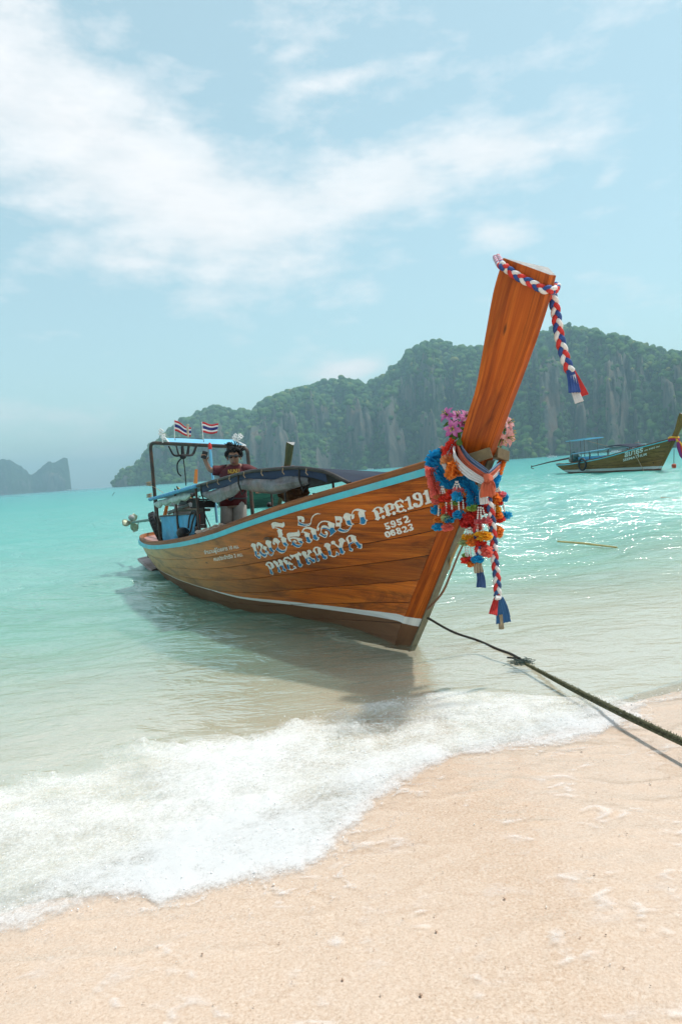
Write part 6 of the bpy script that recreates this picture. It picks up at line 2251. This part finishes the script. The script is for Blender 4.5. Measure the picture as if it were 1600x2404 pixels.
kb = G(800, 800, .12)
sash = empty('sash', kb)
tag(sash, 'white, salmon and grey-blue cloth sash knotted round the stem of the boat', 'sash')
GP = lambda x, y, n=0.0: G(x, y, n) - kb
DN = np.array([-.10, 0.0, -1.0])
ribbon(MB(), [GP(530, 470, -.06), GP(575, 560, .02), GP(640, 640, .07), GP(720, 700, .11), GP(800, 752, .14)], [.045, .062, .066, .06, .035], DN).build('grey_blue_band', M_SASH['b'], sash, angle=180, solid=.004)
ribbon(MB(), [GP(510, 465, -.05), GP(540, 570, .04), GP(590, 650, .09), GP(680, 725, .13), GP(790, 795, .16)], [.05, .075, .066, .052, .04], DN).build('salmon_band', M_SASH['o'], sash, angle=180, solid=.004)
ribbon(MB(), [GP(490, 475, -.03), GP(490, 580, .07), GP(540, 670, .11), GP(640, 760, .14), GP(770, 830, .16)], [.02, .05, .06, .06, .04], DN).build('white_band', M_SASH['w'], sash, angle=180, solid=.004)
ribbon(MB(), [GP(455, 560, .03), GP(395, 640, .06), GP(420, 720, .06)], [.05, .035, .02], DN).build('white_band', M_SASH['w'], sash, angle=180, solid=.004)
ribbon(MB(), [GP(805, 755, .13), GP(870, 705, .06), GP(945, 640, -.08)], [.03, .035, .03], DN).build('grey_blue_band', M_SASH['b'], sash, angle=180, solid=.004)
ribbon(MB(), [GP(800, 790, .15), GP(870, 735, .07), GP(945, 660, -.07)], [.035, .035, .03], DN).build('salmon_band', M_SASH['o'], sash, angle=180, solid=.004)
ribbon(MB(), [GP(820, 815, .13), GP(870, 770, .06), GP(935, 690, -.06)], [.025, .025, .02], DN).build('white_band', M_SASH['w'], sash, angle=180, solid=.004)
mb = MB()
for k in range(5):
    mb.tube(spline([GP(765 + 4 * k, 785 + 7 * k, .17), GP(795, 775 + 9 * k, .20), GP(840, 790 + 5 * k, .17)], 10), [.010 + .009 * math.sin(i / 9 * 3.1) for i in range(10)], 8)
mb.build('knot', M_SASH['o'], sash, angle=180)
ribbon(MB(), [GP(800, 810, .17), GP(795, 870, .18), GP(805, 960, .17)], [.03, .085, .115], (1, .1, 0), 7, .012).build('salmon_tail', M_SASH['o'], sash, angle=180, solid=.004)
ribbon(MB(), [GP(830, 815, .15), GP(845, 880, .15), GP(820, 970, .15)], [.02, .05, .03], (1, .1, 0), 5, .010).build('salmon_tail', M_SASH['o'], sash, angle=180, solid=.004)
ribbon(MB(), [GP(775, 825, .15), GP(758, 930, .14), GP(768, 1035, .13)], [.03, .055, .06], (1, .1, 0), 5, .010).build('white_tail', M_SASH['w'], sash, angle=180, solid=.004)

# braids
M_BR = [paint('braid_red', (0.60, 0.035, 0.03), 0.75, 0.2, 20, bump=.3, bscale=60), paint('braid_white', (0.76, 0.74, 0.73), 0.75, 0.1, 20, bump=.3, bscale=60), paint('braid_blue', (0.025, 0.075, 0.27), 0.75, 0.2, 20, bump=.3, bscale=60)]


def braid(parent, path, r, pitch, mats=M_BR, up=None):
    P = np.asarray(path)
    L = np.r_[0, np.cumsum(np.linalg.norm(np.diff(P, axis=0), axis=1))]
    n = int(L[-1] / pitch * 16)
    U_ = np.linspace(0, L[-1], n)
    C = np.stack([np.interp(U_, L, P[:, i]) for i in range(3)], -1)
    T = np.gradient(C, axis=0)
    T /= np.linalg.norm(T, axis=1, keepdims=True)
    vd = CAM - (C + np.array(parent.location))
    Bn = vd - T * (vd * T).sum(1, keepdims=True)
    Bn /= np.linalg.norm(Bn, axis=1, keepdims=True)
    An = np.cross(T, Bn)
    for k in range(3):
        th = 2 * math.pi * (U_ / pitch + k / 3)
        Q = C + An * (r * .62 * np.sin(th))[:, None] + Bn * (r * .42 * np.sin(2 * th))[:, None]
        MB().tube(Q, r * .56, 8).build('strand', mats[k], parent, angle=180)


def tail(parent, a, b_, w0, w1, mat, seed):
    ribbon(MB(), [a, (a + b_) / 2 + np.array([.008 * math.sin(seed), .01, 0]), b_], [w0, (w0 + w1) * .5, w1], (1, .15 * math.sin(seed), .1), 6, .009, 24, 13).build('loose_end', mat, parent, angle=180, solid=.003)


base = at_depth(1297, 683, 4.72)
top_braid = empty('prow_braid', base)
tag(top_braid, 'red white and blue braided cloth tied round the top of the prow', 'braid')
pb = [at_depth(1165, 604, 4.97)] + [hull_hit(x, y, .024) for x, y in ((1178, 621), (1190, 629), (1205, 641), (1220, 650), (1235, 658), (1250, 665), (1265, 673), (1278, 679))]
pb += [pb[-1] + np.array([.055, .0, -.004]), pb[-1] + np.array([.085, .06, .0])]
braid(top_braid, spline([p - base for p in pb], 60), .025, .14)
pb2 = [at_depth(1304, 680, 4.60), at_depth(1307, 668, 4.72)]
braid(top_braid, spline([p - base for p in pb2], 20), .022, .14)
hang = [at_depth(1292, 685, 4.50), at_depth(1302, 725, 4.54), at_depth(1312, 790, 4.56), at_depth(1325, 840, 4.57), at_depth(1337, 872, 4.58)]
braid(top_braid, spline([p - base for p in hang], 60), .030, .16)
MB().tube([at_depth(1293 + dx, 680 + dy, 4.535) - base for dx, dy in ((-9, 3), (-2, 0), (6, -3), (10, 3), (13, 20), (16, 45))], .006, 6).build('black_tie', M_BLACK, top_braid)
tail(top_braid, at_depth(1336, 868, 4.57) - base, at_depth(1347, 922, 4.56) - base, .05, .085, M_BR[2], 1)
tail(top_braid, at_depth(1341, 868, 4.59) - base, at_depth(1368, 930, 4.59) - base, .03, .075, M_BR[0], 2.4)
tail(top_braid, at_depth(1343, 880, 4.575) - base, at_depth(1358, 945, 4.575) - base, .03, .058, M_BR[1], 4)

base = G(815, 990, .10)
bow_braid = empty('bow_braid', base)
tag(bow_braid, 'long red white and blue cloth braid hanging from the sash with a blue tassel', 'braid')
pb = [G(800, 980, .10), G(825, 1080, .10), G(840, 1200, .09), G(850, 1320, .08), G(858, 1450, .08), G(868, 1580, .08), G(885, 1720, .08), G(893, 1880, .08)]
braid(bow_braid, spline([p - base for p in pb], 80), .026, .16, [M_BR[0], M_BR[1], paint('braid_navy', (0.035, 0.085, 0.22), 0.75, 0.2, 20)])
MB().tube([G(870, 1895, .08) - base, G(890, 1900, .10) - base, G(915, 1893, .08) - base], .018, 8).build('binding', M_BR[1], bow_braid)
tail(bow_braid, G(900, 1895, .09) - base, G(945, 2130, .09) - base, .05, .115, paint('tassel_blue', (0.03, 0.12, 0.28), 0.8, 0.2), 1.0)
tail(bow_braid, G(925, 1900, .08) - base, G(965, 2080, .08) - base, .03, .07, paint('tassel_blue', (0.03, 0.12, 0.28)), 2.0)
tail(bow_braid, G(880, 1900, .08) - base, G(848, 2055, .08) - base, .03, .06, M_BR[0], 3.0)
MB().tube([G(918, 2050, .07) - base, G(928, 2185, .07) - base], .020, 6).build('frayed_end', paint('tan_end', (0.35, 0.27, 0.17), 0.9, 0.4, 30), bow_braid)
base = G(705, 1430, .05)
b2 = empty('short_braid', base)
tag(b2, 'short faded braid with beige binding and navy end below the pendants', 'braid')
braid(b2, spline([p - base for p in (G(690, 1230, .04), G(705, 1330, .05), G(710, 1450, .05), G(715, 1560, .05))], 40), .024, .15, [M_BR[0], M_BR[1], paint('braid_navy', (0.035, 0.085, 0.22))])
ribbon(MB(), [G(713, 1555, .06) - base, G(713, 1620, .06) - base, G(722, 1668, .06) - base], [.05, .062, .066], (1, 0, 0), 5, .012).build('beige_binding', paint('beige_cloth', (0.42, 0.33, 0.22), 0.85, 0.25, 20), b2, angle=180, solid=.004)
tail(b2, G(725, 1655, .055) - base, G(738, 1805, .055) - base, .045, .07, paint('braid_navy', (0.035, 0.085, 0.22)), 2.0)

# lilies -----------------------------------------------------------------
def lily(parent, base, c, face, r, mats, open_=1.0):
    f = Vector(face).normalized()
    t = f.orthogonal().normalized()
    b_ = f.cross(t)
    o = Vector(c - base)
    core = MB()
    for k in range(4):
        a = k * 1.57 + .3
        d = t * math.cos(a) + b_ * math.sin(a)
        core.tube([o, o + f * r * .5 + d * r * .12, o + f * r * .85 + d * r * .22], [.003, .002, .0025], 5)
        core.ball(o + f * r * .87 + d * r * .23, .005, 6, 4, mi=1)
    core.ball(o, r * .14, 8, 6, mi=1)
    fo = core.build('lily', [mats[1], paint('stamen', (0.5, 0.42, 0.1), 0.7)], parent)
    for k in range(6):
        a = k * math.pi / 3 + (0.2 if k % 2 else 0)
        d = t * math.cos(a) + b_ * math.sin(a)
        s_ = f.cross(d)
        L = r * (1.0 if k % 2 else 1.08)
        rows = []
        for i in range(8):
            u = i / 7
            cen = o + d * (L * (.08 + .95 * u * open_)) + f * (L * (.55 * u - .62 * u ** 2.6 * open_))
            w = L * .23 * math.sin(min(1, u * 1.05 + .08) * math.pi) ** .8 + .001
            rows.append([cen + s_ * w * q + f * (.10 * L * abs(q) ** 1.5) for q in (-1, -.5, 0, .5, 1)])
        MB().grid(np.array([[tuple(p) for p in r_] for r_ in rows])).build('petal', mats[0], fo, angle=180, solid=.0015)


def lily_mat(name, a, b_):
    m, nt, bb, o = new_mat(name)
    tc = NN(nt, 'ShaderNodeTexCoord').outputs['Object']
    oi = NN(nt, 'ShaderNodeObjectInfo').outputs['Random']
    c = MIX(nt, RAMP(nt, NOISE(nt, tc, 16, 3, .6), [(.35, 0.0), (.65, 1.0)]), a, b_)
    c = MIX(nt, MATH(nt, 'MULTIPLY', oi, .3), c, (0.85, 0.62, 0.75))
    LK(nt, c, bb.inputs['Base Color'])
    bb.inputs['Roughness'].default_value = .7
    tr = NN(nt, 'ShaderNodeBsdfTranslucent')
    LK(nt, c, tr.inputs[0])
    mx = NN(nt, 'ShaderNodeMixShader')
    mx.inputs[0].default_value = .35
    LK(nt, bb.outputs[0], mx.inputs[1])
    LK(nt, tr.outputs[0], mx.inputs[2])
    LK(nt, mx.outputs[0], o.inputs['Surface'])
    return m


LP = lily_mat('purple_lily', (0.52, 0.05, 0.36), (0.74, 0.30, 0.60))
LK_ = lily_mat('pink_lily', (0.80, 0.36, 0.36), (0.86, 0.58, 0.54))
M_LEAF = paint('leaf_green', (0.10, 0.20, 0.03), 0.6, 0.3, 20, trans=.25)


def leaf(parent, base, a, b_, w, lift=.02):
    A_, B_ = a - base, b_ - base
    t = (B_ - A_)
    L = np.linalg.norm(t)
    t /= L
    s_ = np.cross(t, (0, 1, .2))
    s_ /= np.linalg.norm(s_)
    n_ = np.cross(s_, t)
    rows = [[A_ + t * L * u + s_ * w * math.sin(u * math.pi) ** .8 * q + n_ * (lift * math.sin(u * 3) + .25 * w * abs(q)) for q in (-1, -.4, .4, 1)] for u in np.linspace(.02, .98, 9)]
    MB().grid(np.array(rows)).build('leaf', M_LEAF, parent, angle=180, solid=.0015)


base = G(540, 420, -.08)
bq = empty('lily_bouquet', base)
tag(bq, 'bunch of purple artificial lilies tucked behind the left side of the prow', 'flowers')
cv = -ray_dir(1050, 980)
for (x, y, n, fx, fz, r) in ((432, 215, -.06, -.7, .45, 80), (520, 232, -.08, .0, .6, 78), (595, 235, -.10, .3, .5, 80), (480, 340, .0, -.25, -.05, 92), (572, 292, -.06, .25, .1, 70), (610, 300, -.10, .6, .0, 60)):
    lily(bq, base, G(x, y, n), (fx, cv[1] * .75, fz), r * PS, (LP, M_LEAF))
for a, b_, w in (((560, 380, -.02), (440, 420, .02), .022), ((560, 370, -.02), (470, 455, .02), .02), ((550, 420, .0), (545, 495, .03), .024), ((540, 400, -.02), (575, 330, .01), .018), ((520, 300, -.05), (440, 250, -.03), .018), ((530, 300, -.05), (480, 270, -.03), .02), ((440, 300, -.02), (395, 320, -.02), .008)):
    leaf(bq, base, G(*a), G(*b_), w)
MB().tube(spline([G(540, 430, -.06) - base, G(500, 330, -.06) - base, G(440, 280, -.06) - base, G(395, 320, -.05) - base], 16), .006, 6).tube([G(560, 470, -.08) - base, G(540, 380, -.07) - base, G(530, 250, -.09) - base], .007, 6).build('stem', M_LEAF, bq)
base = G(930, 470, -.20)
bq = empty('lily_bouquet', base)
tag(bq, 'bunch of pale pink artificial lilies behind the right side of the prow', 'flowers')
for (x, y, n, fx, fz, r) in ((985, 290, -.20, .6, .3, 78), (975, 420, -.16, .5, -.15, 104), (940, 440, -.19, .0, -.3, 80), (1000, 380, -.20, .8, .1, 70)):
    lily(bq, base, G(x, y, n), (fx, cv[1] * .8, fz), r * PS, (LK_, M_LEAF))
for a, b_, w in (((930, 430, -.18), (890, 500, -.15), .02), ((940, 360, -.2), (1010, 350, -.18), .014)):
    leaf(bq, base, G(*a), G(*b_), w)
MB().tube([G(915, 520, -.22) - base, G(940, 440, -.2) - base, G(965, 310, -.21) - base], .007, 6).build('stem', M_LEAF, bq)

# ================================================================== ROPES AND FLOATING BITS
def twisted(parent, path, r, pitch, mat, n_str=3, fuzz=0, cap=True):
    P = np.asarray(path)
    L = np.r_[0, np.cumsum(np.linalg.norm(np.diff(P, axis=0), axis=1))]
    n = max(20, int(L[-1] / pitch * 7))
    U_ = np.linspace(0, L[-1], n)
    C = np.stack([np.interp(U_, L, P[:, i]) for i in range(3)], -1)
    T = np.gradient(C, axis=0)
    T /= np.linalg.norm(T, axis=1, keepdims=True)
    A_ = np.cross(T, (0.01, 0.02, 1.0))
    A_ /= np.linalg.norm(A_, axis=1, keepdims=True)
    B_ = np.cross(T, A_)
    for k in range(n_str):
        th = 2 * math.pi * (U_ / pitch + k / n_str)
        Q = C + (A_ * np.cos(th)[:, None] + B_ * np.sin(th)[:, None]) * r * .52
        MB().tube(Q, r * .55, 6).build('strand', mat, parent, angle=180)
    if fuzz:
        mb = MB()
        for k in range(fuzz):
            u = rng.uniform(0, L[-1])
            c = np.array([np.interp(u, L, P[:, i]) for i in range(3)])
            d = rng.normal(0, 1, 3)
            d /= np.linalg.norm(d)
            if d[2] < -.2:
                d[2] *= -1
            mb.tube([c + d * r * .8, c + d * (r * 1.25 + rng.uniform(.002, .009))], [.0016, .0008], 3, caps=False)
        o = mb.build('rope_fuzz', mat, parent)
        o['kind'] = 'stuff'


M_MOOR = paint('olive_rope', (0.10, 0.10, 0.05), 0.9, 0.45, 70, dirt=(0.22, 0.21, 0.12), dirt_amt=.6, bump=.6, bscale=220)
M_MOORD = paint('dark_rope', (0.020, 0.017, 0.012), 0.8, 0.4, 60)
a0 = W(-.235, .0, .285)
mr = empty('mooring_rope', a0)
tag(mr, 'dark olive mooring rope running from the bow across the water to the sand', 'rope')
w1, w2 = on_z(1122, 1507), on_z(1232, 1558, .0)
path = spline([a0, a0 * .5 + w1 * .5 + np.array([0, 0, -.02]), w1 + np.array([0, 0, .012]), on_z(1165, 1523, .008), on_z(1200, 1536, .008), w2 + np.array([0, 0, .01])], 60) - a0
twisted(mr, path, .011, .04, M_MOORD)
b1 = on_z(1600, 1742, .15)
dirr = b1 - w2
for k in (-1, 1):
    off = np.array([0, .012 * k, .009 * k])
    p = spline([w2 + off * .2, w2 + dirr * .5 + off + np.array([0, 0, -.012]), b1 + off, w2 + dirr * 1.9 + off + np.array([0, 0, .05])], 60) - a0
    twisted(mr, p, .0100, .036, M_MOOR, fuzz=1300)
wd = empty('seaweed_tangle', w2 + np.array([-.03, .02, .0]))
tag(wd, 'dark green weed tangle caught on the mooring rope at the water', 'seaweed')
mb = MB()
for k in range(150):
    a = rng.uniform(0, 6.28)
    c = np.array([rng.normal(0, .038), rng.normal(0, .026), rng.uniform(0, .02)])
    pts = [c]
    for j in range(5):
        a += rng.normal(0, .8)
        pts.append(pts[-1] + np.array([.010 * math.cos(a), .008 * math.sin(a), rng.normal(0, .004)]))
    mb.tube(pts, .0016, 4)
o = mb.build('weed_fibres', paint('weed_green', (0.012, 0.045, 0.035), 0.6, 0.4, 60), wd)
o['kind'] = 'stuff'
MB().tube(spline([(0.0, .03, .01), (-.03, .10, .012), (-.07, .14, .012), (.02, .07, .02)], 24), .006, 6).build('loose_cord', M_MOORD, wd)
cpts = [W(-.24, .01, .33), at_depth(1035, 1395, 5.55), at_depth(1058, 1345, 5.42), at_depth(1072, 1310, 5.32), at_depth(1090, 1270, 5.18)]
thing_mesh('sagging_line', MB().tube(spline(cpts, 40), [.010 - .003 * (i / 39) for i in range(40)], 8), paint('brown_hose', (0.20, 0.085, 0.04), 0.5, 0.3, 20), 'thin brown cord sagging from the stem foot up to the pendants', 'cord')
cpts = [W(-.52, -.06, .72), at_depth(1060, 1310, 5.50), at_depth(1082, 1265, 5.30)]
thing_mesh('bow_strap', MB().tube(spline(cpts, 20), .010, 6), paint('tan_strap', (0.42, 0.28, 0.12), 0.6, 0.3, 20), 'short tan strap stretched from the stem band to the pendants', 'strap')

c0, c1 = on_z(1308, 1271, .01), on_z(1447, 1285, .01)
thing_mesh('floating_cane', MB().tube([c0, (c0 + c1) / 2 + np.array([0, .15, 0]), c1], [.016, .02, .014], 6), paint('yellow_cane', (0.55, 0.42, 0.16), 0.6, 0.2), 'long thin yellow cane floating on the water right of the bow', 'cane')
c0, c1 = on_z(1550, 1169, .02), on_z(1640, 1169, .02)
thing_mesh('floating_cane', MB().tube([c0, c1], .03, 6), paint('brown_cane', (0.28, 0.2, 0.1), 0.6, 0.2), 'short brown cane floating at the right edge below the far boat', 'cane')
c0 = on_z(264, 1164, 0)
thing_mesh('marker_stick', MB().tube([c0 + np.array([-.1, 0, -.4]), c0, c0 + np.array([.45, 0, .65])], .035, 6), M_MOORD, 'short dark stick leaning out of the open water on the left', 'stick')
# ================================================================== OTHER BOATS
def other_longtail(name, label, foot, head, scale, mats, plank_band, canopy_mat, extra=True, letters=None):
    STRIPE.update({'s': [-3, 9], 'b': [plank_band[0], plank_band[0]], 't': [plank_band[1], plank_band[1]]})
    root = boat_root(name, foot, head)
    root.scale = (scale, scale, scale)
    tag(root, label, 'boat')
    hull, prow = make_hull(root, mats, 1)
    if not extra:
        return root, hull, prow
    # awning: flat light part aft, dark hump forward
    sv = np.linspace(2.9, 6.2, 12)
    z = 1.35 - .05 * (sv - 2.9)
    P_ = np.stack([np.stack([sv, .72 * a + 0 * sv, z + .05 * (1 - a * a)], -1) for a in np.linspace(-1, 1, 7)], 1)
    V, Fq = slab(loc(P_)[:, ::-1], .03)
    aw = MB().add(V, [tuple(f) for f in Fq]).build('canopy', canopy_mat, root, angle=60)
    sv = np.linspace(1.3, 3.3, 14)
    z = 1.30 + .20 * np.sin((sv - 1.3) / 2.0 * math.pi * .8) ** .8
    P_ = np.stack([np.stack([sv, .66 * a + 0 * sv, z + .06 * (1 - a * a)], -1) for a in np.linspace(-1, 1, 7)], 1)
    V, Fq = slab(loc(P_)[:, ::-1], .03)
    MB().add(V, [tuple(f) for f in Fq]).build('canopy_hump', M_NAVY, aw, angle=60)
    for s in (1.5, 3.0, 4.6, 6.1):
        for t in (-.68, .68):
            MB().tube([lst(s, t * (1 if s > 2 else .85), float(sheer_z(s)) - .2), lst(s, t * (1 if s > 2 else .85), 1.33 if s < 5 else 1.2)], .022, 6).build('canopy_pole', M_PIPE, aw)
    rows = [[lst(s, .62, .62), lst(s, .64 + .02 * math.sin(s * 7), 1.0)] for s in np.linspace(3.2, 5.6, 14)]
    MB().grid(np.array(rows)).build('side_cloth', M_TARP, root, solid=.01)
    # stern roof on posts
    for s, t in ((5.2, -.5), (6.6, .4), (6.6, -.4), (5.2, .5)):
        MB().tube([lst(s, t, .5), lst(s, t, 2.02)], .025, 6).build('roof_post', M_GREY_METAL, root)
    V, Fq = slab(np.array([[lst(4.8, .62, 2.06), lst(4.8, -.62, 2.06)], [lst(6.9, .5, 2.0), lst(6.9, -.5, 2.0)]]), .04)
    MB().add(V, [tuple(f) for f in Fq]).build('stern_roof', M_ROOF, root, smooth=False)
    MB().tube([lst(5.2, .5, 2.0), lst(3.0, .3, 1.4)], .012, 5).build('stay_line', M_ROPE, root)
    # engine under a green cover, tail shaft out astern
    m_ = MB()
    rows = []
    for i in range(10):
        ph = math.pi * i / 9
        rows.append([np.array(lst(6.7, 0, .95)) + np.array([.38 * math.sin(ph) * math.cos(a), .3 * math.sin(ph) * math.sin(a), -.36 * math.cos(ph)]) * (1 + .35 * mnoise.noise((math.cos(a) * 2, math.sin(a) * 2, ph * 2))) for a in np.linspace(0, 2 * math.pi, 17)[:-1].tolist() + [0]])
    m_.grid(np.array(rows)).build('engine_cover', paint('teal_cover', (0.02, 0.15, 0.16), 0.7, 0.5, 6, dirt=(0.5, 0.4, 0.32), dirt_amt=.7), root, angle=80)
    sh = MB().tube([lst(6.8, 0, 1.0), lst(9.2, .05, .78), lst(11.0, .1, .55)], [.07, .045, .03], 6).build('tail_shaft', M_PIPE, root)
    MB().tube([lst(11.0, .1, .63), lst(11.05, .1, .45), lst(10.8, .1, .4)], .03, 5).build('propeller', M_PIPE, sh)
    return root, hull, prow


# the boat moored at the right
fB, sB = on_z(1548, 1104.5), on_z(1345, 1111)
hd = fB - sB
lnB = float(np.linalg.norm(hd))
hd = hd / lnB
scB = lnB / 6.9
M_OLP = wood_mat('olive_plank_band', (0.10, 0.045, 0.012), (0.27, 0.135, 0.036), (0.42, 0.25, 0.08), stain=0.6, coat=0.0, rough=0.6, paint_band=True)
RB, hullB, prowB = other_longtail('longtail_boat', 'weathered brown longtail boat with light blue canopy moored off the beach at right', fB, hd, scB, (M_OLP, M_OLP, M_RAIL, M_BLUE_RAIL), (.10, .24), M_ROOF)
# its painted name, tyre, float and scarves
def flat_text(body, s0, z0, h, rise, parent, w_s):
    v, f = text_mesh(body, 1.0, .03)
    v = v / v[:, 0].max()
    asp = 1.0
    pts = []
    for x, y in v:
        s = s0 - w_s * x
        zz_ = z0 + rise * x + y * h * 8
        pp_ = None
        # find v for that height at this station
        pv1 = np.linspace(0, 1, 40)
        sg_ = s_of(pv1, np.ones(40))
        p = float(np.interp(s, sg_, pv1))
        vv = np.linspace(.1, 1, 30)
        hp_ = hull_pt(np.full(30, p), vv, 1, .02)
        t = float(np.interp(zz_, hp_[:, 2], hp_[:, 1]))
        sx = float(np.interp(zz_, hp_[:, 2], hp_[:, 0]))
        pts.append(lst(sx, t + .012, zz_))
    return MB().add(pts, f).build('name_lettering', M_WHITEPAINT, parent, smooth=False)


flat_text('SEEMATHUR', 1.75, .60, .13, .26, hullB, 1.55)
flat_text('สีมาธุร', 1.65, .82, .13, .24, hullB, 1.15)
flat_text('สภ 5952 กบ', .42, 1.08, .07, .18, hullB, .85)
tr2 = [np.array(lst(4.9, .93, .55)) + np.array([.30 * math.cos(k * math.pi / 10), -.04, .34 * math.sin(k * math.pi / 10)]) for k in range(21)]
RBW = Matrix.LocRotScale(Vector(fB), Matrix.Rotation(math.atan2(hd[1], hd[0]), 3, 'Z'), Vector((scB,) * 3))
toB = lambda p: np.array(RBW @ Vector(p))
thing_mesh('tyre_fender', MB().tube([toB(p) for p in tr2], .06 * scB, 8, caps=False), M_BLACK, 'black tyre fender hanging on the side of the brown boat at right', 'tyre')
fl_c = toB((.95, -.02, .22))
fb = empty('buoy', fl_c)
tag(fb, 'small orange-red float hanging below the prow of the brown boat at right', 'buoy')
MB().tube([(0, 0, -.16), (0, 0, -.12), (0, 0, .10), (0, 0, .14)], [.06, .14, .14, .05], 10).build('float_body', paint('buoy_orange', (0.55, 0.07, 0.02), 0.5, 0.25), fb)
MB().tube([(0, 0, .14), (0, 0, .3), (.05, 0, 1.1)], .02, 5).build('float_line', M_BLACK, fb)
sc_c = toB((1.05, -.12, 1.62))
sr = empty('prow_scarf', sc_c)
tag(sr, 'red, yellow and purple scarves tied round the prow of the brown boat at right', 'scarf')
for k, (c_, off) in enumerate((((0.62, 0.03, 0.03), 0), ((0.8, 0.4, 0.03), .10), ((0.28, 0.02, 0.16), -.10))):
    ms = paint('scarf%d' % k, c_, .8, .25, 6)
    MB().tube([(.30 * math.cos(a) + .05, .24 * math.sin(a), off * .8 + .03 * math.sin(2 * a)) for a in np.linspace(0, 6.28, 17)], .075, 6, caps=False).build('scarf_loop', ms, sr)
    MB().tube(spline([(.15 - off, -.25, 0), (.30 + off, -.30, -.5), (.42 + off, -.30, -1.05), (.55 + off * .6, -.30, -1.5 - off)], 12), [.06, .10, .11, .12, .11, .12, .11, .10, .11, .09, .08, .04], 7).build('scarf_end', ms, sr)
mr2 = empty('mooring_line', toB((-1.1, -.75, 1.25)))
tag(mr2, 'thin pale line running down the side of the brown boat at right', 'rope')
MB().tube([(0, 0, 0), toB((-.35, -.75, 0)) - toB((-1.1, -.75, 1.25))], .018, 5).build('line', M_ROPE, mr2)

# the green boat half hidden behind the main boat
fG = on_z(657, 1192)
hg = np.array([.50, -.866, 0])
GB, hullG, prowG = other_longtail('longtail_boat', 'green longtail boat with upright prow half hidden behind the varnished boat', fG, hg, 1.06, (M_GREENW, M_OLIVE, M_RAIL, M_GREENW), (-2, -1.9), M_ROOF)
gb_p = np.array(fG) + hg * 1.06 * 1.12
pg2 = empty('prow_scarf', (gb_p[0], gb_p[1], 1.75 * 1.06))
tag(pg2, 'small orange scarf tied round the prow of the green boat', 'scarf')
MB().tube([(.28 * math.cos(a), .24 * math.sin(a), .05 * math.sin(3 * a)) for a in np.linspace(0, 6.28, 15)], .09, 6, caps=False).build('scarf_loop', paint('scarf_orange', (0.75, 0.22, 0.03), .8, .25, 6), pg2)
MB().tube([(.25, -.1, 0), (.42, -.1, -.3), (.38, -.1, -.55)], [.08, .10, .05], 6).build('scarf_end', paint('scarf_orange', (0.75, 0.22, 0.03)), pg2)


def motor_boat(label, px, dist, length, head_deg, hull_c, cabin=1.0, decks=1, mast=False):
    d = ray_dir(px, 1100)
    az = math.atan2(d[0], d[1])
    o = empty('motor_boat', (dist * math.sin(az), dist * math.cos(az), 0), R_(head_deg))
    tag(o, label, 'boat', 'white motor boats below the headland')
    L = length
    B = L * .16
    Hh = L * .085
    n = 16
    rows = []
    for i in range(n):
        u = i / (n - 1)
        x = -L / 2 + L * u
        w = B * (1 - max(0, (u - .5) / .5) ** 2.2)
        sh = Hh * (1 + .55 * u * u)
        rows.append([(x, -w * .75, -.3), (x + .04 * L * u, -w, sh), (x + .04 * L * u, w, sh), (x, w * .75, -.3)])
    hl = MB().grid(np.array(rows))
    hl.f.append((0, 1, 2, 3))
    hl.m.append(0)
    hm_ = hl.build('hull', paint('boat_' + hull_c, {'white': (0.78, 0.79, 0.8), 'blue': (0.10, 0.25, 0.40)}[hull_c], .4, .08, 2), o, angle=30)
    z = Hh * 1.05
    x0, x1 = -L * .38, L * .20
    for k in range(decks):
        hgt = L * .075 * cabin
        MB().prism([(x0, 0), (x1, 0), (x1 - hgt * 1.1, hgt), (x0, hgt)], (1, 0, 0), (0, 0, 1), (0, 1, 0), (0, -B * .72, z), B * 1.44).build('cabin', M_WHITE, o, smooth=False, bevel=.05)
        for s_ in (-1, 1):
            for j in range(5):
                xx = x0 + (x1 - hgt - x0) * (j + .5) / 5.5
                MB().box((xx, s_ * B * .725, z + hgt * .55), ((x1 - x0) * .11, .04, hgt * .45)).build('window', paint('boat_glass', (0.03, 0.06, 0.09), .15), o, smooth=False)
        MB().box(((x0 + x1) / 2 - hgt * .4, 0, z + hgt + .06), ((x1 - x0) * 1.02, B * 1.6, .12)).build('roof', M_WHITE, o, smooth=False)
        z += hgt + .12
        x0, x1 = x0 + L * .05, x1 - L * .10
    if mast:
        MB().tube([(x0 + L * .1, 0, z), (x0 + L * .08, 0, z + L * .14)], .08, 6).build('mast', M_WHITE, o)
        MB().box((x0 + L * .06, 0, z + L * .05), (L * .16, B * .7, .15)).build('sun_roof', paint('red_awning', (0.5, 0.05, 0.06), .6), o, smooth=False)
    return o


motor_boat('large white double-deck ferry moored below the headland at right', 1512, 520, 19.5, 8, 'blue', 1.0, 2, True)
motor_boat('small white cruiser to the right of the double-deck ferry', 1556, 560, 8.5, 20, 'white', 1.2)
motor_boat('white speedboat left of the ferry, behind the blue canopy of the brown boat', 1446, 540, 8.0, 5, 'white', 1.1)
motor_boat('small white speedboat with mast well left of the brown boat at right', 1297, 480, 6.4, 12, 'white', 1.2, 1, True)
motor_boat('low white speedboat under the headland just right of the dark canopy', 762, 620, 12.5, 4, 'white', .7)
motor_boat('tiny white boat below the headland left of the blue garland', 868, 760, 7.5, 0, 'white', .9)
motor_boat('distant white boat at the foot of the far cliff island', 156, 1900, 20, 0, 'white', .8)
motor_boat('distant white boat in open water right of the far cliff island', 176, 1950, 13, 0, 'white', 1.0)
